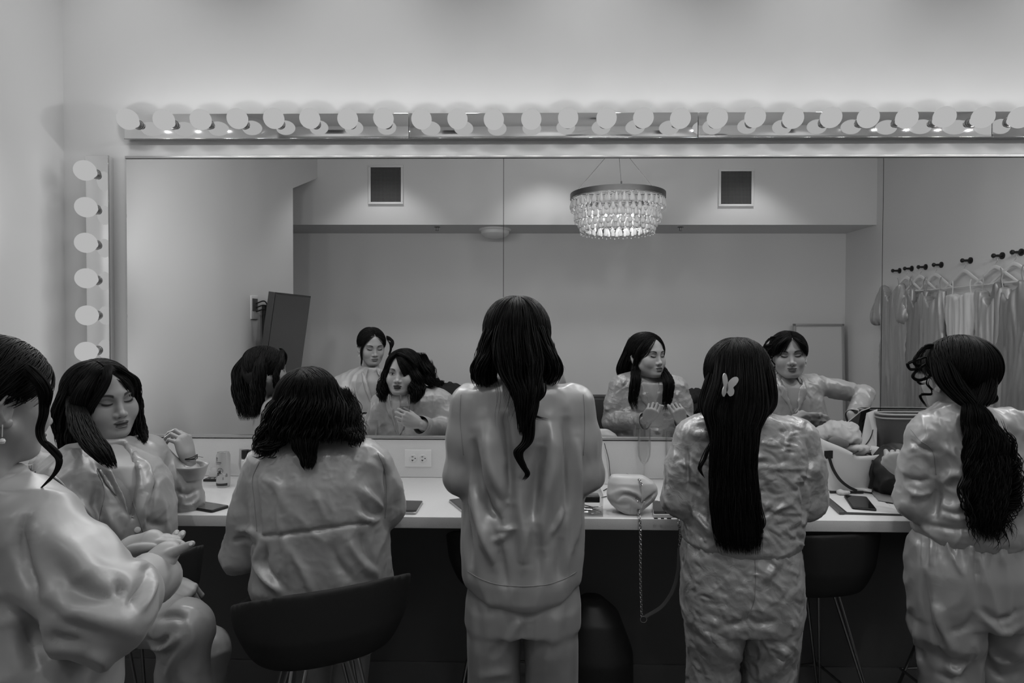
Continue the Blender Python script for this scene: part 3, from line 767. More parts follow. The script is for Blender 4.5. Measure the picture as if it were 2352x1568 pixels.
def collar(c, r, m, parent, az=0, tilt=0.0, open_=0.55, h=0.034, fall=0.045, ry=0.85, name='collar', flare=0.03):
    """turned-down collar round the neck; az: facing direction"""
    R = Matrix.Rotation(-math.radians(az), 3, 'Z') @ Matrix.Rotation(tilt, 3, 'X'); V = []; n = 48
    prof = [(0, -0.008), (-0.002, h*0.5), (-0.001, h*0.9), (0.004, h), (0.010, h*0.85), (0.016+flare*0.4, h-fall*0.55), (0.018+flare, h-fall)]
    for i in range(n):
        a = -PI/2+(i/(n-1)-0.5)*2*(PI-open_); q = abs(i/(n-1)-0.5)*2
        for k, (dr, z) in enumerate(prof):
            rr = r+dr; zz = z-q**2*0.018-(0.02*max(0, q-0.8)/0.2 if k > 4 else 0)
            V.append(tuple(R @ Vector((rr*math.cos(a), rr*ry*math.sin(a)+q*q*0.012, zz))+Vector(c)))
    k = len(prof); Fs = [[i*k+j, i*k+j+1, (i+1)*k+j+1, (i+1)*k+j] for i in range(n-1) for j in range(k-1)]
    o = obj(name, V, Fs, m, parent); s = o.modifiers.new('thickness', 'SOLIDIFY'); s.thickness = 0.0025; s.offset = 0
    return o
def cuff(a, b, r0, r1, m, parent, name='cuff', flat=1.0, n=28):
    """open sleeve end: a tube wall from a to b"""
    a, b = Vector(a), Vector(b); V = []; k = 8
    T, U, W = frames([a, a.lerp(b, .5), b])
    for i in range(k):
        t = i/(k-1); c = np.array(a.lerp(b, t)); r = r0+(r1-r0)*t
        for j in range(n):
            q = 2*PI*j/n; V.append(tuple(c+r*(1+0.04*math.sin(3*q+4*t))*(math.cos(q)*U[0]+flat*math.sin(q)*W[0])))
    Fs = [[i*n+j, i*n+(j+1) % n, (i+1)*n+(j+1) % n, (i+1)*n+j] for i in range(k-1) for j in range(n)]
    o = obj(name, V, Fs, m, parent); s = o.modifiers.new('thickness', 'SOLIDIFY'); s.thickness = 0.003; s.offset = 0
    return o
def under_body(torso, arms, legs, feet=True):
    """coarse skin under the clothes: torso rows shrunk, limbs tapered, feet"""
    pts = [(r[1]+q*r[2], r[3]+q*r[4], r[0]) for r in torso for q in (-1, 1)]+[tuple(p) for a in arms for p in a]+[tuple(p) for l in legs for p in l]
    lo, hi = bounds(pts, 0.09); lo[2] = max(lo[2], 0.0)
    g = Sdf(lo, hi, 0.012)
    g.rows([(z, x, max(0.04, hw-0.035), y, max(0.03, hd-0.03)) for z, x, hw, y, hd in torso])
    for a in arms: g.chain(a, [0.040, 0.034, 0.024, 0.024][:len(a)], 0.03)
    for l in legs:
        g.chain(l, [0.075, 0.048, 0.034][:len(l)], 0.04)
        if feet and len(l) > 2: 
            f = Vector(l[2]); g.cap(f, (f.x, f.y+0.12, max(0.03, f.z-0.04)), 0.03, 0.025, 0.03)
    return g.mesh(1)
def vcut(g, c, az, w, depth, y0, k=0.004):
    """V neckline: opening half width w at height c.z closing at c.z-depth, only in front of y0"""
    a = math.radians(az); x, y, z = g.X-c[0], g.Y-c[1], g.Z-c[2]
    fx = x*math.cos(a)-y*math.sin(a); fy = x*math.sin(a)+y*math.cos(a)
    d = np.maximum(np.abs(fx)-w*(z+depth)/depth, y0-fy); d = np.maximum(d, -(z+depth))
    g.put(d.astype(f32), k, 's')
# ---------------------------------------------------------------- the women
M['skin'] = skin_mat('skin', 0.40, lid=.09)
M['skin_open'] = skin_mat('skin open eyes', 0.40, eye='open')
M['skin_dark'] = skin_mat('skin lips dark', 0.42, lips=0.025, lid=.07, eye='open')
M['skin2'] = skin_mat('skin lowered', 0.33, lips=0.11)
M['skin_talk'] = skin_mat('skin talking', 0.33, lips=.06, lid=.05)
M['hair'] = hair_mat('black hair', 0.005, 0.5, 0.09)
M['hair2'] = hair_mat('soft black hair', 0.006, 0.5, 0.10)
M['nail'] = mat('nail varnish', 0.6, 0.15)
M['pearl'] = mat('pearl', 0.75, 0.15)
M['satin4'] = satin('satin plain', 0.36, 0.40, 0.0, 14, 0.08, 0.2, (1, 1, .35))
M['satin5'] = satin('satin crumpled', 0.38, 0.38, 1.6, 24, 0.75, 0.2)
M['satin6'] = satin('satin soft', 0.41, 0.38, 0.0, 14, 0.10, 0.22)
M['satin3'] = satin('satin pressed', 0.36, 0.40, 0.0, 16, 0.08, 0.2)
M['satin2'] = satin('satin of the listener', 0.34, 0.38, 0.0, 16, 0.10, 0.15)
M['satin1'] = satin('satin of the nearest', 0.38, 0.42, 0.0, 12, 0.10, 0.1)
M['seam4'] = mat('satin thread', 0.24, 0.5)
def arm_sleeve(g, s, e, w_, rs, re, rw, k=0.03, extra=None):
    g.cap(s, e, rs, re, k); g.cap(e, w_, re, rw, 0.02)
def mid(a, b, t=.5): return Vector(a).lerp(Vector(b), t)

# ===== centre woman (long loose shirt, back to us)
def woman_centre():
    Y = -0.88
    fr = head_frame(1187, 790, Y, 0, -6); nb = P(1190, 905, Y-0.02)
    H = head_geo(fr, nb, sc=1.0, vox=0.0024, nr=0.046)
    rows = [rowpx(872, 1140, 1240, Y-.02, .055), rowpx(884, 1118, 1268, Y-.015, .068), rowpx(893, 1082, 1308, Y-.01, .082), rowpx(906, 1066, 1330, Y, .095), rowpx(940, 1058, 1340, Y, .108), rowpx(1000, 1056, 1343, Y, .122), rowpx(1060, 1066, 1342, Y, .126),
            rowpx(1130, 1066, 1341, Y, .125), rowpx(1200, 1062, 1340, Y, .130), rowpx(1260, 1060, 1341, Y, .138), rowpx(1310, 1062, 1338, Y, .142), rowpx(1345, 1075, 1328, Y, .140), rowpx(1362, 1105, 1298, Y, .130)]
    lS, rS = P(1078, 925, Y), P(1322, 925, Y); lE, rE = P(1055, 1092, Y-.01), P(1345, 1090, Y-.01)
    lW, rW = Vector((lE.x+.06, -0.60, CT+.075)), Vector((rE.x-.06, -0.60, CT+.085))
    trous = [rowpx(1300, 1078, 1325, Y, .115), rowpx(1370, 1070, 1332, Y, .125), rowpx(1425, 1072, 1331, Y, .12)]
    legs = []
    for a, b, q in ((1134, 63, -1), (1266, 64, 1)):
        legs.append([P(a, 1425, Y), Vector((P(a+q*2, 1600, Y).x, Y+.02, 0.50)), Vector((P(a+q*4, 1600, Y).x, Y, 0.09))])
    ub = under_body(rows, [(lS, lE, lW), (rS, rE, rW)], legs)
    hl = hand_geo(lW, (0.15, 1, -0.1), (0, 0, 1), [.5, .55, .6, .65], side=1, vox=0.003); hr = hand_geo(rW, (-0.15, 1, -0.1), (0, 0, 1), [.5, .55, .6, .65], side=-1, vox=0.003)
    me = body_obj('person', H, [ub, hl, hr], M['skin'])
    tag(me, 'woman with long wavy black hair standing at the centre in a long loose satin shirt', 'person', 'women in satin pajamas at the vanity counter')
    def shirt(g):
        g.rows(rows, p=2.3)
        g.cap(P(1098, 918, Y-.01), P(1300, 918, Y-.01), .045, .045, .05)
        for s, e, w_ in ((lS, lE, lW), (rS, rE, rW)):
            g.cap(s, mid(s, e), .050, .050, .035); g.cap(mid(s, e), e, .050, .047, .03); g.cap(e, mid(e, w_, .9), .047, .036, .025)
        # hem: curved up at the sides
        x = (g.X-P(1200, 1300, Y).x); hemz = P(1200, 1362, Y).z+0.055*np.clip(np.abs(x)/.17, 0, 1)**2.6
        g.F = np.maximum(g.F, hemz-g.Z)
    yb = Y-.13
    p = lambda x, y: P(x, y, yb)
    F_ = [([p(1110, 960), p(1128, 1060), p(1160, 1150)], .022, .013), ([p(1160, 940), p(1165, 1050), p(1172, 1160)], .020, -.012), ([p(1085, 1000), p(1095, 1080), p(1110, 1140)], .018, -.012),
          ([p(1240, 1020), p(1232, 1120), p(1222, 1200)], .020, -.014), ([p(1262, 960), p(1268, 1060), p(1250, 1150), p(1245, 1260)], .020, .012), ([p(1300, 950), p(1305, 1060), p(1300, 1180)], .016, -.012),
          ([p(1322, 1000), p(1326, 1120), p(1320, 1260)], .014, .010), ([p(1085, 1110), p(1110, 1210), p(1140, 1300)], .018, .014), ([p(1105, 1100), p(1118, 1160), p(1150, 1190)], .014, -.012),
          ([p(1185, 1100), p(1200, 1200), p(1205, 1300)], .022, .012), ([p(1130, 1110), p(1150, 1170), p(1160, 1210)], .008, .007), ([p(1145, 1215), p(1175, 1214), p(1200, 1207)], .007, .007, True),
          ([p(1108, 1250), p(1150, 1235), p(1180, 1212)], .008, .006), ([p(1295, 1165), p(1280, 1200), p(1265, 1230)], .008, .006), ([p(1070, 1150), p(1075, 1240), p(1082, 1310)], .016, -.010),
          ([p(1290, 1230), p(1288, 1300), p(1292, 1340)], .018, -.008), ([p(1235, 1215), p(1240, 1280), p(1238, 1350)], .018, -.007), ([p(1150, 1260), p(1160, 1320), p(1165, 1355)], .018, -.007)]
    lo, hi = bounds([(r[1]+q*r[2], r[3]+q*r[4], r[0]) for r in rows for q in (-1, 1)]+[lS, lE, lW, rS, rE, rW], .08)
    sh = cloth('pajama_shirt', shirt, lo, hi, .0055, M['satin4'], me, [(f[0], f[1]*.9, f[2]*1.35)+f[3:] for f in F_], [dict(amp=.007, scale=(11, 8, 3.2), seed=1, ridged=2), dict(amp=.003, scale=(24, 20, 8), seed=4)])
    T = bvh(sh)
    for q in (1059, 1340):
        seam(T, [P(q, 905, yb), P(q-(2 if q < 1200 else -3), 960, yb), P(q+(2 if q < 1200 else 2), 1010, yb), P(q+(6 if q < 1200 else 0), 1045, yb)], .0009, 'shoulder_seam', M['seam4'], sh)
    hem = [P(x, 1346-46*(abs(x-1200)/140)**2.6, yb) for x in range(1074, 1334, 10)]
    seam(T, hem, .0012, 'hem_stitching', M['seam4'], sh)
    collar(P(1190, 893, Y-.005), .062, M['satin4'], me, 0, 0.25, open_=.5, h=.022, fall=.035, flare=.018)
    def tr(g):
        g.rows(trous, p=2.5)
        for l, (a, hw) in zip(legs, ((1136, 62), (1266, 62))):
            r0 = hw/S(Y)
            g.rows([(P(a, 1380, Y).z, l[0].x, r0*.95, Y, .11), (P(a, 1470, Y).z, l[0].x, r0, Y, .10), (0.55, l[1].x, r0*.98, Y+.015, .088), (0.3, l[1].x, r0, Y+.01, .09), (0.06, l[2].x, r0*1.08, Y, .10)], .015, p=2.3)
    lo, hi = bounds([P(1060, 1290, Y), P(1340, 1290, Y), Vector((P(1055, 1300, Y).x, Y-.15, .04)), Vector((P(1345, 1300, Y).x, Y+.15, .04))], .03)
    pt = lambda x, y: P(x, y, Y-.1)
    FT = [([pt(1150, 1500), pt(1185, 1440), pt(1200, 1420)], .014, .012), ([pt(1125, 1515), pt(1160, 1470), pt(1190, 1415)], .014, -.010), ([pt(1205, 1425), pt(1235, 1400), pt(1245, 1370)], .014, -.010), ([pt(1100, 1560), pt(1150, 1545), pt(1180, 1550)], .016, .012),
          ([pt(1275, 1380), pt(1270, 1480), pt(1262, 1560)], .020, .008), ([pt(1300, 1370), pt(1305, 1480), pt(1300, 1560)], .016, -.007), ([pt(1095, 1370), pt(1100, 1450), pt(1105, 1560)], .018, -.008), ([pt(1195, 1380), pt(1198, 1420), pt(1200, 1520)], .008, -.010)]
    cloth('pajama_trousers', tr, lo, hi, .007, M['satin4'], me, [(f[0], f[1], f[2]*.55) for f in FT], [dict(amp=.005, scale=(12, 9, 3), seed=7, ridged=2)])
    h = Hair(4)
    h.shell(fr, off=.011, low=-.05); h.back(fr, 420); h.comb(fr, 420, off=.017, to=(0, -.06, -.05), th=.0028, side=0.0)
    for q, rows_ in ((-1, G((1150, 740, Y-.05, 34, .05), (1128, 800, Y-.06, 30, .055), (1112, 850, Y-.05, 30, .05), (1120, 895, Y-.03, 26, .03))), (1, G((1222, 740, Y-.05, 34, .05), (1248, 800, Y-.06, 26, .055), (1264, 850, Y-.05, 28, .05), (1252, 890, Y-.03, 22, .03)))):
        h.locks(rows_, 150, .0040, (.006, .12), steps=28, endvar=.12)
    h.locks(G((1187, 715, Y-.09, 40, .03), (1187, 790, Y-.12, 56, .03), (1195, 850, Y-.13, 54, .03), (1208, 900, Y-.15, 34, .025), (1208, 960, Y-.155, 20, .02), (1205, 1005, Y-.155, 14, .014)), 200, .0038, (.006, .14), endvar=.25)
    h.locks(G((1210, 880, Y-.15, 30, .02), (1215, 960, Y-.155, 16, .016), (1212, 1010, Y-.155, 12, .012), (1190, 1038, Y-.155, 10, .010), (1202, 1070, Y-.155, 6, .008), (1212, 1088, Y-.155, 5, .006), (1200, 1105, Y-.155, 3, .004)), 40, .0032, (.004, .2), steps=50, endvar=.25)
    h.locks(G((1240, 870, Y-.14, 16, .012), (1246, 905, Y-.15, 8, .010), (1222, 935, Y-.15, 5, .006), (1228, 955, Y-.15, 4, .005), (1268, 965, Y-.15, 3, .004)), 16, .002, (.003, .2), steps=40, endvar=.3)
    h.locks(G((1188, 800, Y-.15, 60, .02), (1175, 900, Y-.16, 40, .012), (1165, 1000, Y-.16, 22, .01)), 36, .0005, (.012, .12), steps=40, endvar=.4, tip=.6)
    h.locks(G((1110, 780, Y-.05, 14, .04), (1098, 830, Y-.05, 14, .04), (1085, 850, Y-.05, 14, .03)), 26, .0006, (.012, .10), steps=26, endvar=.5, tip=.6)
    h.locks(G((1262, 780, Y-.05, 12, .04), (1275, 830, Y-.05, 16, .04), (1295, 860, Y-.05, 10, .03)), 26, .0006, (.010, .10), steps=26, endvar=.5, tip=.6)
    h.build(M['hair'], me)
    return me

# ===== woman with the butterfly clip
def woman_clip():
    Y = -0.80
    fr = head_frame(1697, 876, -.765, 32, 5); nb = P(1700, 985, Y+.01)
    H = head_geo(fr, nb, sc=1.03, vox=0.0022, nr=0.046, full=.5, mouth=.002)
    rows = [rowpx(935, 1662, 1735, Y-.02, .05), rowpx(950, 1632, 1768, Y-.02, .068), rowpx(965, 1604, 1806, Y-.01, .085), rowpx(985, 1586, 1836, Y, .10), rowpx(1030, 1577, 1854, Y, .115), rowpx(1100, 1576, 1858, Y, .12),
            rowpx(1160, 1578, 1848, Y, .125), rowpx(1200, 1572, 1840, Y, .13), rowpx(1235, 1568, 1838, Y, .13), rowpx(1255, 1590, 1825, Y, .118)]
    lS, rS = P(1590, 1005, Y), P(1838, 1005, Y); lE, rE = P(1560, 1145, Y+.01), P(1857, 1150, Y+.01)
    lW, rW = Vector((P(1640, 1020, -.55).x-.03, -.56, 1.08)), Vector((P(1700, 1020, -.55).x+.065, -.56, 1.08))
    trous = [rowpx(1238, 1574, 1828, Y, .115), rowpx(1260, 1568, 1833, Y, .125), rowpx(1330, 1566, 1838, Y, .135), rowpx(1400, 1566, 1838, Y, .13), rowpx(1425, 1570, 1832, Y, .12)]
    legs = [[P(a, 1420, Y), Vector((P(a, 1600, Y).x, Y+.02, .48)), Vector((P(a, 1600, Y).x, Y, .09))] for a in (1640, 1766)]
    ub = under_body(rows, [(lS, lE, lW), (rS, rE, rW)], legs)
    hl = hand_geo(lW, (.25, .55, .65), (-.3, .5, -.6), [(1.0, 1.2, .6), (1.1, 1.3, .6), (1.2, 1.3, .6), (1.3, 1.3, .6)], side=-1, vox=.0022, thumb=(.3, .2, .4), sc=.92, spread=.04)
    hr = hand_geo(rW, (-.35, .5, .65), (.3, .5, -.5), [(1.1, 1.3, .7), (1.2, 1.3, .7), (1.2, 1.3, .7), (1.3, 1.3, .7)], side=1, vox=.0022, thumb=(.2, .3, .5), sc=.92, spread=.04)
    chest = Sdf(*bounds([P(1600, 940, Y), P(1800, 1130, Y+.2)], .05), .006); chest.rows([(z, x, hw*.8, y+.012, hd*.92) for z, x, hw, y, hd in rows[:7]], p=2.2)
    me = body_obj('person', H, [ub, hl, hr, chest.mesh(1)], M['skin'])
    tag(me, 'woman with waist-long black hair and a butterfly clip, in crumpled satin pajamas', 'person', 'women in satin pajamas at the vanity counter')
    vc = P(1700, 950, Y)
    def shirt(g):
        g.rows(rows, p=2.3)
        g.cap(P(1615, 992, Y), P(1810, 992, Y), .045, .045, .05)
        for s, e, w_ in ((lS, lE, lW), (rS, rE, rW)):
            g.cap(s, mid(s, e), .052, .057, .035); g.cap(mid(s, e), e, .057, .052, .03); g.cap(e, mid(e, w_, .85), .050, .040, .025)
        vcut(g, (vc.x+.01, Y, vc.z), 8, .040, .17, .045)
    lo, hi = bounds([(r[1]+q*r[2], r[3]+q*r[4], r[0]) for r in rows for q in (-1, 1)]+[lS, lE, lW, rS, rE, rW], .085)
    p = lambda x, y: P(x, y, Y-.12)
    rr = random.Random(11); F_ = []
    for i in range(120):       # sharp creases in the right half and lower back
        x, y = rr.uniform(1585, 1850), rr.uniform(990, 1245); a = rr.choice([rr.uniform(-.25, .35), rr.uniform(.5, .9)]); L = rr.uniform(14, 60)
        F_.append(([p(x, y), p(x+L*.5*math.cos(a), y+L*.5*math.sin(a)+rr.uniform(-4, 4)), p(x+L*math.cos(a), y+L*math.sin(a))], rr.uniform(.0035, .0065), rr.choice([-1, 1])*rr.uniform(.002, .0045)))
    F_ += [([p(1745, 1073), p(1800, 1075), p(1858, 1076)], .005, .005), ([p(1580, 1120), p(1600, 1180), p(1650, 1240)], .012, .009), ([p(1600, 1110), p(1625, 1160), p(1640, 1200)], .012, -.008),
           ([p(1830, 1080), p(1850, 1150), p(1842, 1210)], .012, -.009), ([p(1580, 985), p(1610, 1000), p(1640, 995)], .012, .006), ([p(1578, 1020), p(1580, 1080), p(1578, 1150)], .006, -.008), ([p(1852, 1010), p(1862, 1060), p(1845, 1130)], .006, -.007)]
    sh = cloth('pajama_shirt', shirt, lo, hi, .0044, M['satin5'], me, F_, [dict(amp=.003, scale=(10, 9, 18), seed=2, ridged=2), dict(amp=.0016, scale=(30, 26, 36), ridged=True, seed=5)], smooth=1)
    T = bvh(sh); fw = Vector((.10, 1, 0))
    for q in (-1, 1):
        a = [Vector((vc.x+.01+q*.052, Y+.3, vc.z+.012)), Vector((vc.x+.012+q*.030, Y+.3, vc.z-.08)), Vector((vc.x+.02, Y+.3, vc.z-.20))]
        b = [Vector((vc.x+.01+q*.075, Y+.3, vc.z+.012)), Vector((vc.x+.01+q*.085, Y+.3, vc.z-.075)), Vector((vc.x+.025+q*.006, Y+.3, vc.z-.205))]
        sheet(T, a, b, .002, 'lapel', M['satin5'], sh, frm=(0, .0, 0)) if False else sheet(T, [v-Vector((0, .17, 0)) for v in a], [v-Vector((0, .17, 0)) for v in b], .002, 'lapel', M['satin5'], sh)
    for s, e, w_ in ((lS, lE, lW), (rS, rE, rW)): cuff(mid(e, w_, .80), mid(e, w_, .97), .038, .044, M['satin5'], sh)
    collar(P(1700, 955, Y-.0), .060, M['satin5'], me, 5, .2, open_=.75, h=.025, fall=.04, flare=.022)
    def tr(g):
        g.rows(trous, p=2.6)
        for l in legs:
            g.rows([(P(1640, 1380, Y).z, l[0].x, .083, Y, .115), (P(1640, 1460, Y).z, l[0].x, .083, Y, .105), (.55, l[1].x, .078, Y+.015, .085), (.3, l[1].x, .074, Y+.01, .08), (.05, l[2].x, .078, Y, .09)], .012, p=2.3)
    lo, hi = bounds([P(1555, 1230, Y), P(1845, 1230, Y), Vector((P(1555, 1300, Y).x, Y-.15, .04)), Vector((P(1845, 1300, Y).x, Y+.15, .04))], .03)
    pt = lambda x, y: P(x, y, Y-.12); FT = []
    for i in range(120):
        x, y = rr.uniform(1575, 1825), rr.uniform(1270, 1565); a = rr.uniform(.2, 1.3)*rr.choice([-1, 1]); L = rr.uniform(15, 50)
        FT.append(([pt(x, y), pt(x+L*math.cos(a), y+L*abs(math.sin(a)))], rr.uniform(.0035, .0065), rr.choice([-1, 1])*rr.uniform(.0015, .0045)))
    for i in range(26):       # gathers at the waistband
        x = 1574+i*10; FT.append(([pt(x, 1246), pt(x+rr.uniform(-5, 5), 1275)], .0045, rr.choice([-1, 1])*.004))
    FT += [([pt(1660, 1438), pt(1700, 1430), pt(1712, 1415)], .010, -.010), ([pt(1715, 1415), pt(1745, 1432), pt(1790, 1425)], .010, -.009), ([pt(1610, 1440), pt(1640, 1470), pt(1680, 1500)], .016, .011), ([pt(1810, 1480), pt(1780, 1530), pt(1730, 1566)], .014, .013), ([pt(1733, 1270), pt(1735, 1340), pt(1722, 1410)], .004, -.005)]
    tr_ = cloth('pajama_trousers', tr, lo, hi, .0058, M['satin5'], me, FT, [dict(amp=.004, scale=(12, 10, 9), seed=21, ridged=2), dict(amp=.0016, scale=(34, 30, 34), ridged=True, seed=25)], smooth=1)
    T2 = bvh(tr_); seam(T2, [pt(1733, 1262), pt(1735, 1330), pt(1732, 1380), pt(1716, 1418)], .0012, 'centre_seam', M['seam4'], tr_)
    sheet(T, [P(1576, 1238, Y-.12), P(1562, 1250, Y-.12)], [P(1580, 1254, Y-.12), P(1550, 1262, Y-.12)], .002, 'drawstring_tab', M['satin5'], sh, nu=4, nv=3) if False else None
    h = Hair(9)
    h.shell(fr, off=.010, low=-.02); h.back(fr, 420); h.comb(fr, 460, off=.016, to=(-.01, -.10, -.02), th=.0025, side=0.0)
    Yh = -.765
    h.locks(G((1652, 830, Yh-.04, 18, .05), (1642, 880, Yh-.06, 24, .05), (1634, 930, Yh-.08, 30, .045), (1640, 965, Yh-.10, 24, .03)), 120, .0036, (.003, .2), steps=26)
    h.locks(G((1745, 830, Yh-.04, 18, .05), (1755, 880, Yh-.06, 22, .05), (1758, 925, Yh-.08, 24, .04), (1735, 965, Yh-.10, 22, .03)), 110, .0036, (.003, .2), steps=26)
    h.locks(G((1697, 800, Yh-.08, 50, .03), (1697, 870, Yh-.13, 60, .03), (1690, 940, Yh-.15, 74, .03), (1688, 1000, Yh-.16, 56, .028), (1684, 1080, Yh-.165, 54, .025), (1688, 1160, Yh-.165, 55, .022), (1695, 1225, Yh-.17, 56, .02), (1702, 1280, Yh-.17, 46, .014)), 480, .0034, (.004, .22), steps=46, endvar=.10)
    h.locks(G((1690, 880, Yh-.15, 60, .02), (1686, 1020, Yh-.175, 54, .02), (1688, 1120, Yh-.18, 54, .02), (1692, 1190, Yh-.18, 56, .02), (1705, 1245, Yh-.18, 60, .014)), 160, .0012, (.006, .16), steps=46, endvar=.35, hollow=.4)
    h.locks(G((1640, 1000, Yh-.16, 6, .01), (1618, 1050, Yh-.165, 6, .008), (1606, 1075, Yh-.165, 3, .006), (1622, 1100, Yh-.165, 3, .005)), 14, .0014, (.004, .1), steps=34)
    h.locks(G((1740, 1100, Yh-.165, 6, .01), (1745, 1170, Yh-.17, 6, .008), (1752, 1205, Yh-.17, 5, .006), (1735, 1235, Yh-.17, 4, .005)), 14, .0014, (.004, .1), steps=34)
    # front locks seen in the mirror, over the chest
    f0 = fr @ Vector((-.07, .0, -.03)); f1 = fr @ Vector((.07, .0, -.03))
    for q, s0 in ((-1, f0), (1, f1)):
        b = Vector(s0); e = Vector((vc.x+q*.085+.01, Y+.14, vc.z-.02)); e2 = Vector((vc.x+q*.09, Y+.155, vc.z-.12)); e3 = Vector((vc.x+q*.075, Y+.15, vc.z-.20))
        t1, t2 = fr @ Vector((q*.035, .045, .104)), fr @ Vector((q*.082, .030, .04))
        h.locks([(*t1, .010, .012), (*t2, .012, .02), (b.x+q*.012, b.y, b.z-.02, .022, .02), (e.x, e.y, e.z, .028, .018), (e2.x, e2.y, e2.z, .026, .014), (e3.x, e3.y, e3.z, .012, .008)], 70, .003, (.005, .12), steps=34)
    h.build(M['hair'], me)
    # butterfly hair clip
    c0 = P(1667, 890, Yh-.175); bt = empty('hair_clip', c0, None); bt.name = 'hair_clip'; adopt(bt, me)
    m = mat('frosted plastic', .55, .35); 
    def wing(q, sc=1.0):
        poly = [(1.3*x, 1.3*z) for x, z in [(0.002, .004), (.006, .018), (.014, .029), (.022, .031), (.026, .024), (.022, .012), (.017, .004), (.020, -.004), (.019, -.014), (.012, -.019), (.006, -.012), (.002, -.004)]]
        if q > 0: poly = [(x*1.0, z*.85) for x, z in poly]
        a = q*.45; R = Matrix.Rotation(-a, 3, 'Z')
        s = spline(poly+[poly[0]], 48)[:-1]
        return MB().prism([(q*x, z) for x, z in s], .003, lambda x, y, z: tuple(c0+(Matrix.Rotation(.12, 3, 'Y') @ (R @ Vector((x, -.006-abs(x)*.35-z, y))))))
    wing(-1).build('butterfly_wing', m, bt); wing(1).build('butterfly_wing', m, bt)
    MB().tube([c0+Vector((0, -.010, .018)), c0+Vector((0, -.012, 0)), c0+Vector((0, -.010, -.014))], [.0022, .004, .0025], 10).build('clip_body', mat('clip spring', .2, .2, .8), bt)
    return me
GRP = 'women in satin pajamas at the vanity counter'
def lapels(T, vc, Y, az, w, depth, m, parent, nb_w=.030, front=.15):
    R = Matrix.Rotation(-math.radians(az), 3, 'Z'); c = Vector(vc)
    for q in (-1, 1):
        L = lambda x, z, f=front: c+R @ Vector((q*x, f, z))
        a = [L(w+.002, .014, front*.6), L(w*.62, -depth*.38), L(.004, -depth)]
        b = [L(w+nb_w*.9, .012, front*.5), L(w*.62+nb_w*1.35, -depth*.40), L(.008, -depth-.006)]
        sheet(T, a, b, .002, 'lapel', m, parent)
def earring(p, parent, r=.0045):
    p = Vector(p); MB().lathe([(1e-4, r), (r*.7, r*.7), (r, 0), (r*.7, -r*.7), (1e-4, -r)], tuple(p), n=12).tube([p+Vector((0, 0, r)), p+Vector((0, 0, r+.012))], .0007, 5).build('earring', M['pearl'], parent)

